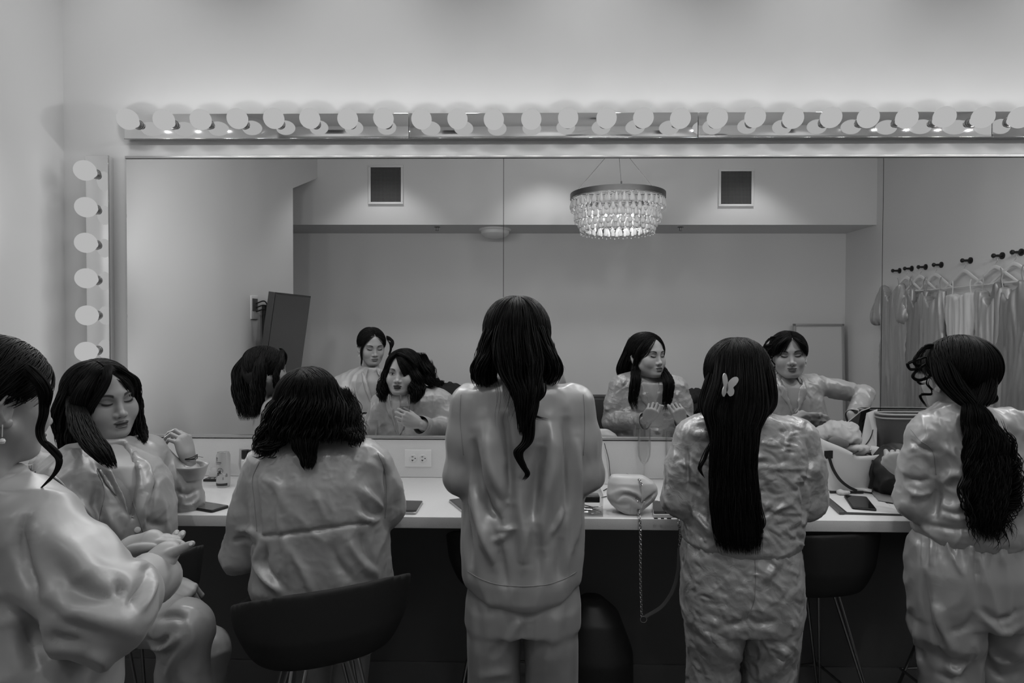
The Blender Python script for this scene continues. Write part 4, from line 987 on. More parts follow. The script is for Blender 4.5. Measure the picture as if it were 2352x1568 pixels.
# ===== woman at the right with the curled ponytail
def woman_ponytail():
    Y = -0.70
    fr = head_frame(2197, 866, -.67, -14, 5, -3); nb = P(2205, 965, Y-.0)
    H = head_geo(fr, nb, sc=1.03, vox=0.0022, nr=0.046, full=.2)
    rows = [rowpx(925, 2165, 2240, Y-.02, .05), rowpx(940, 2150, 2268, Y-.02, .068), rowpx(958, 2128, 2300, Y-.01, .085), rowpx(980, 2112, 2322, Y, .10), rowpx(1030, 2118, 2345, Y, .115), rowpx(1100, 2128, 2362, Y, .12),
            rowpx(1150, 2122, 2370, Y, .125), rowpx(1190, 2112, 2375, Y, .13), rowpx(1220, 2108, 2372, Y, .13), rowpx(1240, 2125, 2360, Y, .12)]
    lS, rS = P(2125, 1005, Y), P(2315, 975, Y); lE = P(2098, 1150, Y+.02); rE = Vector((1.80, -.74, 1.20))
    lW, rW = P(2094, 1092, -.47), Vector((1.62, -.50, 1.09))
    trous = [rowpx(1222, 2112, 2370, Y, .115), rowpx(1245, 2100, 2382, Y, .125), rowpx(1300, 2093, 2390, Y, .14), rowpx(1370, 2095, 2392, Y, .14), rowpx(1410, 2099, 2390, Y, .125)]
    legs = [[P(a, 1420, Y), Vector((P(b, 1560, Y).x, Y+.02, .48)), Vector((P(b, 1560, Y).x, Y, .09))] for a, b in ((2172, 2186), (2318, 2318))]
    ub = under_body(rows, [(lS, lE, lW), (rS, rE, rW)], legs)
    hl = hand_geo(lW, (-.45, .25, .42), (-.6, -.75, -.1), [(1.45, 1.6, .9), (1.5, 1.6, .9), (1.5, 1.6, .9), (1.5, 1.6, .9)], side=-1, vox=.0018, thumb=(.0, .5, .5), spread=.02)
    hr = hand_geo(rW, (.10, .4, -.8), (.6, .5, .3), [.5, .6, .7, .7], side=1, vox=.0022)
    chest = Sdf(*bounds([P(2130, 925, Y), P(2330, 1130, Y+.2)], .05), .006); chest.rows([(z, x, hw*.8, y+.012, hd*.92) for z, x, hw, y, hd in rows[:7]], p=2.2)
    me = body_obj('person', H, [ub, hl, hr, chest.mesh(1)], M['skin'])
    tag(me, 'woman with a low curled ponytail and pearl earring at the right end', 'person', GRP)
    vc = P(2212, 945, Y)
    def shirt(g):
        g.rows(rows, p=2.3)
        g.cap(P(2140, 985, Y), P(2300, 975, Y), .045, .045, .05)
        g.cap(lS, mid(lS, lE), .052, .056, .035); g.cap(mid(lS, lE), lE, .056, .052, .03); g.cap(lE, mid(lE, lW, .75), .052, .042, .025)
        g.cap(rS, mid(rS, rE), .050, .050, .035); g.cap(mid(rS, rE), rE, .050, .048, .03); g.cap(rE, mid(rE, rW, .7), .047, .042, .02)
        vcut(g, (vc.x, Y, vc.z), -5, .040, .17, .045)
    pts = [(r[1]+q*r[2], r[3]+q*r[4], r[0]) for r in rows for q in (-1, 1)]+[lS, lE, lW, rS, rE, rW]
    lo, hi = bounds(pts, .085); p = lambda x, y: P(x, y, Y-.12)
    F_ = [([p(2150, 1060), p(2152, 1130), p(2148, 1190)], .010, -.012), ([p(2090, 1010), p(2120, 1030), p(2150, 1040)], .008, -.008), ([p(2085, 1040), p(2110, 1020), p(2135, 1000)], .008, .008), ([p(2075, 1095), p(2110, 1105), p(2145, 1100)], .012, -.011),
          ([p(2072, 1112), p(2105, 1135), p(2148, 1128)], .010, .010), ([p(2120, 1050), p(2140, 1080), p(2150, 1115)], .008, -.008), ([p(2155, 1020), p(2190, 1040), p(2220, 1080)], .012, .007), ([p(2150, 1110), p(2190, 1090), p(2220, 1095)], .014, .009),
          ([p(2150, 1150), p(2190, 1165), p(2230, 1140)], .012, .007), ([p(2160, 1180), p(2200, 1192), p(2240, 1186)], .010, .008), ([p(2130, 1205), p(2200, 1215), p(2240, 1212)], .010, -.008), ([p(2330, 1180), p(2345, 1150), p(2348, 1080)], .014, .011), ([p(2310, 980), p(2335, 1000), p(2350, 1060)], .014, -.010)]
    sh = cloth('pajama_shirt', shirt, lo, hi, .0055, M['satin6'], me, F_, [dict(amp=.007, scale=(11, 9, 12), seed=31, ridged=2), dict(amp=.0018, scale=(34, 26, 28), seed=33, ridged=True)])
    T = bvh(sh); lapels(T, (vc.x, Y, vc.z), Y, -5, .048, .19, M['satin6'], sh)
    cuff(mid(lE, lW, .70), mid(lE, lW, .95), .043, .052, M['satin6'], sh); cuff(mid(rE, rW, .66), mid(rE, rW, .86), .042, .047, M['satin6'], sh)
    collar(P(2207, 948, Y-.005), .062, M['satin6'], me, -12, .25, open_=.7, h=.034, fall=.045, flare=.020)
    seam(T, [p(2092, 985), p(2112, 1010), p(2142, 1035), p(2150, 1090)], .0012, 'armhole_seam', M['seam4'], sh)
    def tr(g):
        g.rows(trous, p=2.4)
        for l, (a, b) in zip(legs, ((.098, .090), (.098, .094))):
            g.rows([(P(2172, 1375, Y).z, l[0].x, a, Y, .12), (P(2172, 1460, Y).z, l[0].x, a*.98, Y, .11), (.55, l[1].x, b, Y+.015, .09), (.3, l[1].x, b*.9, Y+.01, .085), (.05, l[2].x, b*.95, Y, .09)], .012, p=2.3)
    lo, hi = bounds([P(2080, 1215, Y), P(2400, 1215, Y), Vector((P(2080, 1300, Y).x, Y-.16, .04)), Vector((P(2400, 1300, Y).x, Y+.16, .04))], .03)
    rr = random.Random(5); FT = []
    for i in range(30):
        x = 2112+i*9; FT.append(([p(x, 1232), p(x+rr.uniform(-5, 6), 1270+rr.uniform(0, 35))], .0055, rr.choice([-1, 1])*.0055))
    FT += [([p(2243, 1250), p(2246, 1330), p(2250, 1400)], .005, -.008), ([p(2180, 1250), p(2195, 1290), p(2210, 1320)], .006, .007), ([p(2255, 1400), p(2300, 1425), p(2345, 1400)], .010, -.011), ([p(2258, 1420), p(2300, 1450), p(2352, 1430)], .010, .010),
           ([p(2145, 1380), p(2165, 1440), p(2190, 1500)], .016, .012), ([p(2120, 1300), p(2128, 1380), p(2150, 1460), p(2170, 1540)], .014, -.010), ([p(2170, 1530), p(2200, 1540), p(2230, 1500)], .010, .012), ([p(2150, 1545), p(2190, 1560), p(2225, 1535)], .010, -.010),
           ([p(2265, 1480), p(2300, 1520), p(2350, 1500)], .014, .011), ([p(2262, 1520), p(2300, 1556), p(2352, 1540)], .012, -.010), ([p(2240, 1405), p(2225, 1440), p(2180, 1455)], .010, -.009), ([p(2105, 1420), p(2112, 1490), p(2125, 1560)], .012, .010)]
    cloth('pajama_trousers', tr, lo, hi, .0062, M['satin6'], me, FT, [dict(amp=.009, scale=(11, 9, 6), seed=41, ridged=2)])
    h = Hair(12, True); h.shell(fr, off=.010, low=-.04); h.back(fr, 300, low=-.06, cx=.01); h.comb(fr, 480, off=.016, to=(.015, -.11, -.05), th=.0026, side=.012)
    Yh = -.67; 
    h.locks(G((2160, 820, Yh-.05, 20, .04), (2180, 870, Yh-.08, 30, .04), (2215, 915, Yh-.12, 28, .03), (2235, 940, Yh-.14, 18, .02)), 90, .0034, (.004, .2), steps=26)
    h.locks(G((2245, 810, Yh-.05, 26, .04), (2262, 860, Yh-.08, 24, .04), (2255, 910, Yh-.12, 24, .03), (2240, 940, Yh-.14, 18, .02)), 110, .0034, (.004, .2), steps=26)
    h.locks(G((2232, 925, Yh-.14, 20, .025), (2246, 960, Yh-.15, 34, .03), (2262, 1010, Yh-.155, 46, .03), (2266, 1070, Yh-.16, 48, .028), (2268, 1130, Yh-.165, 46, .025), (2268, 1185, Yh-.17, 36, .02), (2272, 1250, Yh-.17, 20, .014)), 380, .0034, (.009, .10), steps=56, endvar=.25)
    h.locks(G((2285, 960, Yh-.15, 18, .02), (2318, 1030, Yh-.155, 14, .02), (2325, 1090, Yh-.16, 10, .018), (2328, 1140, Yh-.165, 8, .015), (2305, 1200, Yh-.17, 6, .012), (2335, 1235, Yh-.17, 4, .01)), 26, .0026, (.014, .075), steps=60, endvar=.35, curl=.5)
    h.locks(G((2225, 1090, Yh-.17, 10, .02), (2212, 1140, Yh-.175, 10, .015), (2230, 1190, Yh-.175, 8, .012), (2240, 1240, Yh-.175, 6, .01)), 20, .0018, (.010, .08), steps=46, endvar=.4)
    h.locks(G((2265, 1180, Yh-.17, 40, .015), (2270, 1265, Yh-.175, 46, .01)), 34, .0016, (.010, .07), steps=30, endvar=.5, tip=.5)
    # curled fringe pieces on the left of the head and at the nape
    Yf = -.665
    for pts, r in (([(2150, 800), (2125, 800), (2102, 820), (2100, 836), (2112, 838), (2118, 828)], .0045), ([(2140, 815), (2110, 825), (2090, 832), (2084, 836), (2090, 848), (2108, 846), (2122, 838)], .005), ([(2135, 830), (2112, 846), (2098, 858), (2097, 868), (2110, 873), (2124, 868), (2126, 858)], .0055),
                   ([(2138, 858), (2130, 880), (2142, 896), (2140, 905), (2118, 906), (2116, 914), (2126, 930), (2130, 938)], .003), ([(2145, 850), (2128, 870), (2108, 874), (2114, 882), (2130, 880)], .0028), ([(2165, 795), (2130, 792), (2112, 806), (2104, 818)], .0045),
                   ([(2278, 850), (2290, 868), (2288, 885), (2280, 893), (2276, 884)], .0035), ([(2262, 900), (2284, 905), (2288, 918), (2276, 926), (2262, 920)], .007)):
        g = G(*[(x, y, Yf if x < 2200 else Yh-.08, 3, .004) for x, y in pts]); h.locks(g, 7, r*.55, (.0015, .2), steps=44, endvar=.12)
    # fringe seen from the front
    for q in (-1, 1):
        a, b, c_ = [fr @ Vector((q*x, y, z)) for x, y, z in ((.01, .085, .098), (.052, .092, .060), (.078, .055, .0))]
        h.locks([(*a, .006, .008), (*b, .012, .01), (*c_, .010, .012)], 60, .0026, (.004, .1), steps=24)
    h.build(M['hair'], me)
    earring(P(2153, 907, -.655), me); earring(fr @ Vector((.079, -.01, -.052)), me)
    return me

# ===== seated woman with shoulder-length waves, holding a flute
def woman_seated():
    Y = -0.80
    fr = head_frame(709, 943, -.76, -5, 4, 2); nb = P(715, 1055, Y+.03)
    H = head_geo(fr, nb, sc=1.04, vox=0.0022, nr=0.048, full=.7)
    dz = 0
    rows = [rowpx(1000, 675, 770, Y+.01, .055), rowpx(1012, 642, 815, Y+.01, .075), rowpx(1030, 610, 850, Y, .10), rowpx(1055, 588, 868, Y, .115), rowpx(1095, 574, 882, Y-.01, .125), rowpx(1160, 580, 885, Y-.02, .13),
            rowpx(1230, 588, 890, Y-.02, .135), rowpx(1290, 590, 896, Y-.02, .14), rowpx(1330, 582, 902, Y-.02, .145), rowpx(1372, 590, 895, Y-.01, .14)]
    lS, rS = P(598, 1085, Y), P(862, 1070, Y); lE, rE = P(553, 1275, Y+.02), P(888, 1165, Y+.03)
    lW, rW = Vector((lE.x+.10, -.60, .83)), Vector((-.545, -.52, 1.06))
    ub = under_body(rows, [(lS, lE, lW), (rS, rE, rW)], [])
    hl = hand_geo(lW, (.5, .7, -.1), (0, 0, 1), [.4, .45, .5, .5], side=1, vox=.003)
    fl = Vector((-.640, -.505, 1.135))     # flute axis inside the grip
    hr = hand_geo(rW, (-.85, .22, .40), (.18, .95, .15), [(.55, .75, .4), (.6, .8, .4), (.65, .85, .4), (.7, .9, .5)], side=-1, vox=.0018, thumb=(.35, .2, .7), spread=.05)
    chest = Sdf(*bounds([P(600, 990, Y), P(860, 1200, Y+.2)], .05), .006); chest.rows([(z, x, hw*.8, y+.012, hd*.92) for z, x, hw, y, hd in rows[:7]], p=2.2)
    legsk = Sdf(*bounds([Vector((-.85, -.9, .1)), Vector((-.40, -.35, .85))], .12), .010)
    me = body_obj('person', H, [ub, hl, hr, chest.mesh(1)], M['skin_dark'])
    tag(me, 'woman with shoulder-length wavy hair sitting on a black stool with her back to us', 'person', GRP)
    vc = P(712, 1035, Y)
    def shirt(g):
        g.rows(rows, p=2.3)
        g.cap(P(628, 1052, Y), P(835, 1045, Y), .055, .055, .05)
        g.cap(lS, mid(lS, lE), .057, .060, .035); g.cap(mid(lS, lE), lE, .060, .056, .03); g.cap(lE, mid(lE, lW, .8), .052, .040, .025)
        g.cap(rS, mid(rS, rE), .057, .060, .035); g.cap(mid(rS, rE), rE, .060, .052, .03); g.cap(rE, mid(rE, rW, .85), .050, .038, .025)
        vcut(g, (vc.x-.015, Y, vc.z), -5, .044, .18, .05)
    pts = [(r[1]+q*r[2], r[3]+q*r[4], r[0]) for r in rows for q in (-1, 1)]+[lS, lE, lW, rS, rE, rW]
    lo, hi = bounds(pts, .09); p = lambda x, y: P(x, y, Y-.14)
    F_ = [([p(588, 1100), p(592, 1180), p(598, 1240)], .008, -.010), ([p(880, 1060), p(888, 1120), p(884, 1180)], .008, -.010), ([p(600, 1232), p(700, 1222), p(800, 1206), p(845, 1202)], .005, -.007, False), ([p(640, 1130), p(640, 1190), p(650, 1230), p(662, 1300), p(664, 1360)], .010, .006),
          ([p(605, 1095), p(640, 1120), p(655, 1180)], .012, .007), ([p(830, 1120), p(860, 1150), p(885, 1170)], .010, .010), ([p(820, 1140), p(850, 1175), p(880, 1185)], .010, -.010), ([p(820, 1180), p(850, 1195), p(880, 1185)], .008, .009), ([p(800, 1240), p(830, 1290), p(870, 1325)], .013, .012),
          ([p(830, 1220), p(842, 1270), p(865, 1310)], .010, -.009), ([p(600, 1240), p(590, 1290), p(612, 1330), p(650, 1365)], .012, .012), ([p(615, 1250), p(610, 1300), p(645, 1345)], .010, -.012), ([p(760, 1240), p(780, 1300), p(820, 1340)], .014, -.007), ([p(660, 1250), p(700, 1320), p(720, 1370)], .012, .007),
          ([p(862, 1040), p(880, 1060), p(884, 1100)], .008, .008), ([p(720, 1130), p(735, 1160), p(748, 1200)], .008, .004), ([p(540, 1220), p(575, 1215), p(592, 1235)], .008, .009), ([p(530, 1245), p(560, 1240), p(590, 1250)], .008, -.009)]
    sh = cloth('pajama_shirt', shirt, lo, hi, .0055, M['satin3'], me, F_, [dict(amp=.007, scale=(9, 8, 6), seed=51, ridged=2), dict(amp=.0014, scale=(34, 26, 30), seed=53, ridged=True)])
    T = bvh(sh); lapels(T, (vc.x-.015, Y, vc.z), Y, -5, .055, .20, M['satin3'], sh)
    cuff(mid(rE, rW, .78), mid(rE, rW, 1.0), .040, .047, M['satin3'], sh); cuff(mid(lE, lW, .75), mid(lE, lW, .98), .042, .046, M['satin3'], sh)
    for q in (0, 1): seam(T, [[p(596, 1060), p(580, 1100), p(584, 1150), p(590, 1220)], [p(868, 1040), p(884, 1080), p(888, 1140), p(884, 1190)]][q], .0012, 'armhole_seam', M['seam4'], sh)
    collar(P(716, 1046, Y+.005), .070, M['satin3'], me, -5, .3, open_=.7, h=.028, fall=.045, flare=.026)
    zs = .70
    hip = P(735, 1400, Y+.02)
    def tr(g):
        g.rows([rowpx(1350, 600, 892, Y+.0, .13), rowpx(1385, 590, 890, Y+.02, .14), rowpx(1440, 585, 885, Y+.03, .15), rowpx(1475, 600, 870, Y+.04, .14)], p=2.5)
        for q in (-1, 1):
            a = Vector((hip.x+q*.085, Y+.05, zs+.01)); b = Vector((hip.x-.03+q*.075, Y+.34, zs+.005)); c_ = Vector((hip.x-.05+q*.065, Y+.30, .28))
            g.cap(a, b, .090, .070, .04); g.cap(b, c_, .066, .062, .02)
    lo, hi = bounds([P(570, 1340, Y), P(910, 1340, Y), Vector((hip.x-.22, -.95, .2)), Vector((hip.x+.22, -.34, .8))], .05)
    FT = [([p(590, 1370), p(640, 1395), p(720, 1392), p(800, 1375)], .010, .009), ([p(600, 1395), p(660, 1410), p(720, 1405)], .008, -.008), ([p(700, 1385), p(800, 1365), p(880, 1335)], .009, -.009)]
    cloth('pajama_trousers', tr, lo, hi, .008, M['satin3'], me, FT, [dict(amp=.007, scale=(10, 9, 10), seed=57, ridged=2)])
    h = Hair(21); h.shell(fr, off=.012, low=-.05); h.back(fr, 360, off=.018); h.comb(fr, 440, off=.018, to=(0, -.07, -.06), th=.0028, side=-.022)
    Yh = -.76
    for r_ in (G((675, 890, Yh-.03, 26, .06), (645, 930, Yh-.04, 26, .07), (628, 975, Yh-.05, 26, .07), (608, 1015, Yh-.06, 22, .05), (590, 1045, Yh-.07, 8, .02)),
               G((775, 890, Yh-.03, 24, .06), (798, 940, Yh-.04, 22, .07), (808, 985, Yh-.05, 24, .07), (822, 1010, Yh-.06, 16, .05))):
        h.locks(r_, 190, .0036, (.010, .085), steps=34, endvar=.2)
    h.locks(G((720, 865, Yh-.09, 50, .03), (715, 930, Yh-.12, 78, .035), (712, 985, Yh-.13, 92, .035), (712, 1022, Yh-.14, 88, .03)), 300, .0038, (.010, .09), steps=34, endvar=.2)
    h.locks(G((700, 1000, Yh-.15, 36, .025), (704, 1040, Yh-.16, 26, .02), (712, 1082, Yh-.165, 8, .012)), 90, .0034, (.006, .08), steps=28, endvar=.3)
    h.locks(G((640, 990, Yh-.12, 30, .03), (618, 1030, Yh-.13, 22, .02), (596, 1050, Yh-.13, 14, .015)), 50, .0030, (.012, .06), steps=34, curl=.6, endvar=.4)
    h.locks(G((790, 980, Yh-.12, 26, .03), (812, 1005, Yh-.13, 18, .02), (828, 1022, Yh-.13, 10, .015)), 50, .0030, (.012, .06), steps=34, curl=.6, endvar=.4)
    h.locks(G((660, 880, Yh-.05, 12, .04), (632, 950, Yh-.06, 14, .05), (600, 1010, Yh-.07, 22, .05)), 50, .0006, (.014, .07), steps=34, tip=.6, endvar=.5)
    h.locks(G((800, 890, Yh-.05, 12, .04), (820, 960, Yh-.06, 12, .05), (838, 1020, Yh-.07, 14, .05)), 50, .0006, (.014, .07), steps=34, tip=.6, endvar=.5)
    # front waves visible in the mirror
    for q, wd in ((-1, .024), (1, .040)):
        a, b, c_, d_ = [fr @ Vector(v) for v in ((q*.062, .050, .050), (q*.083, .045, -.02), (q*.094, .050, -.09), (q*.080, .075, -.165))]
        h.locks([(*a, .018, .02), (*b, wd, .028), (*c_, wd*1.1, .03), (*d_, .016, .014)], 150, .0034, (.010, .08), steps=34, endvar=.2)
    a, b, c_ = [fr @ Vector(v) for v in ((-.02, .074, .110), (.048, .080, .088), (.090, .050, .015))]
    h.locks([(*a, .008, .008), (*b, .009, .010), (*c_, .012, .014)], 80, .003, (.003, .1), steps=24)
    a, b, c_ = [fr @ Vector(v) for v in ((-.022, .078, .108), (-.055, .080, .070), (-.084, .05, .005))]
    h.locks([(*a, .008, .01), (*b, .010, .012), (*c_, .014, .016)], 70, .003, (.003, .1), steps=24)
    h.build(M['hair'], me); earring(fr @ Vector((-.082, -.005, -.05)), me)
    # flute in her hand
    flute('champagne_flute', (-.628, -.537, 1.0), 'champagne flute held by the seated woman, seen in the mirror', fill=.6)
    return me
# ===== listener sitting at the left end
def woman_listening():
    Y = -.72; az = 112
    fr = head_frame(234, 921, -.67, 116, 2, 5); nb = P(232, 1050, Y+.02)
    H = head_geo(fr, nb, sc=1.09, vox=.0017, nr=.052, full=1.0, mouth=.0045)
    rt = -math.radians(az)
    # torso turned towards +X: rows use local axes, hw = across the shoulders (along the view), hd = front to back
    def row(py, xl, xr, hd, Yc=Y-.03):      # in the picture we mostly see front-to-back depth turned a little
        l, r = P(xl, py, Yc), P(xr, py, Yc); return (l.z, (l.x+r.x)/2, (r.x-l.x)/2, Yc, hd)
    rows = [row(1022, 195, 262, .10), row(1040, 160, 300, .13), row(1060, 140, 345, .145), row(1100, 130, 375, .155), row(1160, 135, 388, .16), row(1230, 140, 388, .16), row(1300, 145, 385, .16), row(1370, 150, 380, .16), row(1410, 160, 372, .155)]
    nS, fS = P(150, 1105, Y-.17), P(340, 1042, Y+.16)
    nE, nW = P(165, 1270, Y-.16), P(375, 1335, Y-.10)
    fE, fW = P(430, 1152, -.50), P(434, 1062, -.50)
    ub = under_body(rows, [(nS, nE, nW), (fS, fE, fW)], [])
    hn = hand_geo(nW, (.85, .0, -.38), (.25, -.45, .8), [(.9, 1.2, .7), (1.0, 1.3, .7), (1.1, 1.3, .7), (1.2, 1.3, .7)], side=-1, vox=.0018, thumb=(.2, .4, .6), sc=.98)
    hf = hand_geo(fW, (-.28, .05, 1), (.92, -.25, .28), [(.95, .75, .35), (.85, .8, .35), (.95, .9, .4), (1.05, 1.0, .5)], side=1, vox=.0016, thumb=(.55, .5, .75), spread=.07, sc=1.0)
    chest = Sdf(*bounds([P(120, 1010, Y-.1), P(400, 1250, Y+.2)], .06), .006); chest.rows([(z, x-.006, hw*.90, y, hd*.80) for z, x, hw, y, hd in rows[:6]], p=2.1)
    me = body_obj('person', H, [ub, hn, hf, chest.mesh(1)], M['skin_talk'])
    tag(me, 'seated woman facing us at the left end, one hand raised beside her face', 'person', GRP)
    vc = P(268, 1062, Y)
    a0 = math.radians(128)
    def shirt(g):
        g.rows(rows, p=2.15)
        g.cap(P(165, 1075, Y-.11), P(325, 1048, Y+.12), .055, .055, .06)
        g.cap(nS, mid(nS, nE), .072, .078, .05); g.cap(mid(nS, nE), nE, .078, .066, .03); g.cap(nE, mid(nE, nW, .9), .062, .045, .03)
        g.cap(fS, mid(fS, fE, .5), .062, .060, .04); g.cap(mid(fS, fE, .5), fE, .060, .052, .03); g.cap(fE, mid(fE, fW, .72), .050, .040, .02)
        vcut(g, (vc.x-.04, Y, vc.z+.03), 128, .042, .17, .03)
    pts = [(r[1]+q*r[2], r[3]+q*r[4], r[0]) for r in rows for q in (-1, 1)]+[nS, nE, nW, fS, fE, fW]
    lo, hi = bounds(pts, .10); Yf = Y-.20; p = lambda x, y: P(x, y, Yf)
    F_ = [([p(135, 1110), p(175, 1150), p(215, 1190), p(222, 1240)], .012, .010), ([p(150, 1150), p(185, 1185), p(210, 1215)], .010, -.010), ([p(215, 1060), p(245, 1100), p(275, 1150), p(310, 1200)], .012, -.009), ([p(222, 1100), p(218, 1180), p(240, 1240)], .012, -.014),
          ([p(340, 1130), p(325, 1170), p(332, 1215)], .010, .009), ([p(360, 1100), p(350, 1150), p(345, 1210)], .009, -.008), ([p(315, 1180), p(345, 1200), p(380, 1210)], .010, -.008), ([p(240, 1160), p(260, 1200), p(280, 1240)], .012, .009),
          ([P(400, 1125, -.55), P(430, 1135, -.56), P(460, 1120, -.55)], .008, -.009), ([P(405, 1150, -.55), P(435, 1160, -.56), P(460, 1140, -.55)], .007, .008), ([P(410, 1100, -.55), P(420, 1140, -.56), P(410, 1170, -.55)], .007, .007)]
    sh = cloth('pajama_shirt', shirt, lo, hi, .0055, M['satin2'], me, F_, [dict(amp=.007, scale=(10, 9, 8), seed=61, ridged=2), dict(amp=.0014, scale=(34, 26, 30), seed=63, ridged=True)])
    T = bvh(sh); lapels(T, (vc.x-.04, Y, vc.z+.03), Y, 128, .042, .17, M['satin2'], sh, nb_w=.026, front=.17)
    collar(P(236, 1062, Y+.0), .076, M['satin2'], me, 125, .2, open_=1.0, h=.030, fall=.045, flare=.022)
    cu = cuff(mid(fE, fW, .58), mid(fE, fW, .96), .046, .066, M['satin2'], sh)
    for k, (x, y) in enumerate(((291, 1150), (315, 1216), (338, 1286))):
        c_ = press(T, P(x, y, Y), .003, CAMP); nn = (CAMP-c_).normalized()
        MB().lathe([(1e-4, .0022), (.006, .0022), (.0085, .001), (.009, -.001), (1e-4, -.001)], tuple(c_), n=20, rot=nn.to_track_quat('Z', 'Y').to_matrix()).build('button', mat('button satin', .5, .3), sh)
    seam(T, [p(296, 1120), p(318, 1190), p(340, 1260), p(352, 1330)], .0013, 'placket_seam', M['seam4'], sh); seam(T, [p(222, 1080), p(240, 1130), p(226, 1200), p(228, 1250)], .0012, 'armhole_seam', M['seam4'], sh)
    # legs: two thighs crossing the gap towards the camera and right
    zt = .70
    k1, k2 = P(428, 1440, -1.02), P(478, 1492, -.70); h1, h2 = P(270, 1400, -.86), P(300, 1390, -.66)
    def tr(g):
        g.rows([row(1350, 165, 385, .16), row(1420, 160, 380, .17), row(1465, 170, 350, .16)], p=2.4)
        g.cap(h1, k1, .088, .066, .04); g.cap(k1, Vector((k1.x-.05, k1.y+.05, .30)), .066, .082, .03); g.cap(Vector((k1.x-.05, k1.y+.05, .30)), Vector((k1.x-.05, k1.y+.06, .12)), .082, .085, .03)
        g.cap(h2, k2, .085, .062, .04); g.cap(k2, Vector((k2.x-.02, k2.y, .34)), .062, .070, .03); g.cap(Vector((k2.x-.02, k2.y, .34)), Vector((k2.x-.02, k2.y+.02, .14)), .070, .072, .03)
    lo, hi = bounds([h1, h2, k1, k2, P(160, 1350, Y-.15), P(390, 1350, Y+.18), Vector((k1.x-.1, k1.y-.1, .05)), Vector((k2.x, k2.y+.05, .05))], .09)
    q = lambda x, y: P(x, y, -1.05)
    FT = [([q(355, 1420), q(400, 1412), q(430, 1425)], .010, -.010), ([q(340, 1470), q(365, 1480), q(385, 1462)], .008, -.012), ([q(345, 1490), q(380, 1485), q(420, 1455)], .012, .010), ([q(330, 1500), q(370, 1500), q(400, 1480)], .010, -.007), ([q(430, 1470), q(400, 1510), q(380, 1560)], .012, .008)]
    cloth('pajama_trousers', tr, lo, hi, .007, M['satin2'], me, FT, [dict(amp=.007, scale=(10, 9, 8), seed=67, ridged=2)])
    h = Hair(31); Yh = -.67
    h.shell(fr, off=.014, low=-.08, face=(.040, .06), hairline=.070); h.comb(fr, 420, off=.018, to=(0, -.06, -.05), th=.003, side=.012)
    fx = lambda x, y, z: tuple(fr @ Vector((x*1.09, y*1.09, z*1.09)))
    # curtain of hair, near side
    h.locks([(*fx(.030, .055, .100), .015, .02), (*fx(.078, .050, .045), .024, .025), (*fx(.088, .032, -.03), .026, .028), (*fx(.088, .015, -.10), .028, .03), (*fx(.065, .045, -.165), .030, .03), (*fx(.03, .065, -.205), .018, .018)], 240, .0034, (.005, .13), steps=44, endvar=.15)
    h.locks([(*fx(.045, -.01, .105), .015, .02), (*fx(.085, -.02, .03), .03, .03), (*fx(.092, -.03, -.06), .034, .034), (*fx(.085, -.03, -.13), .03, .034)], 200, .0036, (.006, .13), steps=36, endvar=.15)
    h.locks([(*fx(.0, -.06, .10), .03, .03), (*fx(.02, -.105, .02), .05, .03), (*fx(.03, -.11, -.08), .055, .035), (*fx(.03, -.10, -.16), .05, .03), (*fx(.03, -.10, -.24), .03, .02)], 260, .0036, (.006, .13), steps=40, endvar=.25)
    h.locks([(*fx(-.045, -.01, .105), .015, .02), (*fx(-.084, -.03, .03), .03, .03), (*fx(-.090, -.045, -.06), .034, .034), (*fx(-.085, -.05, -.14), .03, .034), (*fx(-.08, -.07, -.23), .02, .02)], 220, .0036, (.006, .13), steps=40, endvar=.2)
    h.locks(G((170, 850, Y+.03, 8, .02), (170, 900, Y-.01, 12, .02), (176, 940, Y-.08, 16, .03), (192, 985, Y-.14, 26, .03), (222, 1028, Y-.19, 30, .022), (246, 1058, Y-.20, 22, .016), (262, 1080, Y-.20, 8, .010)), 190, .0034, (.003, .12), steps=36, endvar=.35)
    # far side
    h.locks([(*fx(-.010, .075, .104), .01, .015), (*fx(-.062, .070, .055), .010, .015), (*fx(-.080, .040, -.02), .012, .02), (*fx(-.078, .045, -.09), .014, .018), (*fx(-.075, .065, -.125), .010, .012), (*fx(-.060, .085, -.14), .006, .008)], 90, .0028, (.006, .09), steps=40, endvar=.2)
    h.locks([(*fx(-.078, .035, -.05), .010, .01), (*fx(-.07, .06, -.13), .014, .01), (*fx(-.04, .10, -.17), .02, .01), (*fx(-.02, .12, -.21), .012, .01)], 24, .0007, (.010, .09), steps=40, endvar=.5, tip=.6)
    # fringe sweeping over the near temple
    h.locks([(*fx(.008, .070, .112), .006, .01), (*fx(.028, .094, .078), .010, .008), (*fx(.050, .088, .040), .012, .010), (*fx(.070, .064, -.005), .012, .014), (*fx(.080, .045, -.06), .012, .016)], 120, .0026, (.002, .2), steps=34, endvar=.12)
    h.locks([(*fx(.014, .076, .110), .010, .01), (*fx(.035, .092, .070), .012, .008), (*fx(.058, .080, .022), .012, .010)], 60, .0022, (.002, .2), steps=30, endvar=.25)
    h.locks([(*fx(.09, -.03, -.02), .01, .02), (*fx(.112, -.02, -.08), .01, .02), (*fx(.100, .0, -.15), .02, .02)], 16, .0008, (.008, .12), steps=36, endvar=.4, tip=.6)
    h.build(M['hair2'], me)
    # string bracelet and pearl bracelet
    a_, b_ = Vector(mid(fE, fW, .98)), Vector(fW); c_ = mid(fE, fW, 1.12); ring = []
    b = MB()
    for o_ in (-.004, 0, .004):
        b.tube([c_+Vector((.027*math.cos(t), .024*math.sin(t), o_+.003*math.sin(2*t+o_*300)+.004*math.cos(t))) for t in np.linspace(0, 2*PI, 26)[:-1]], .0016, 6, closed=True)
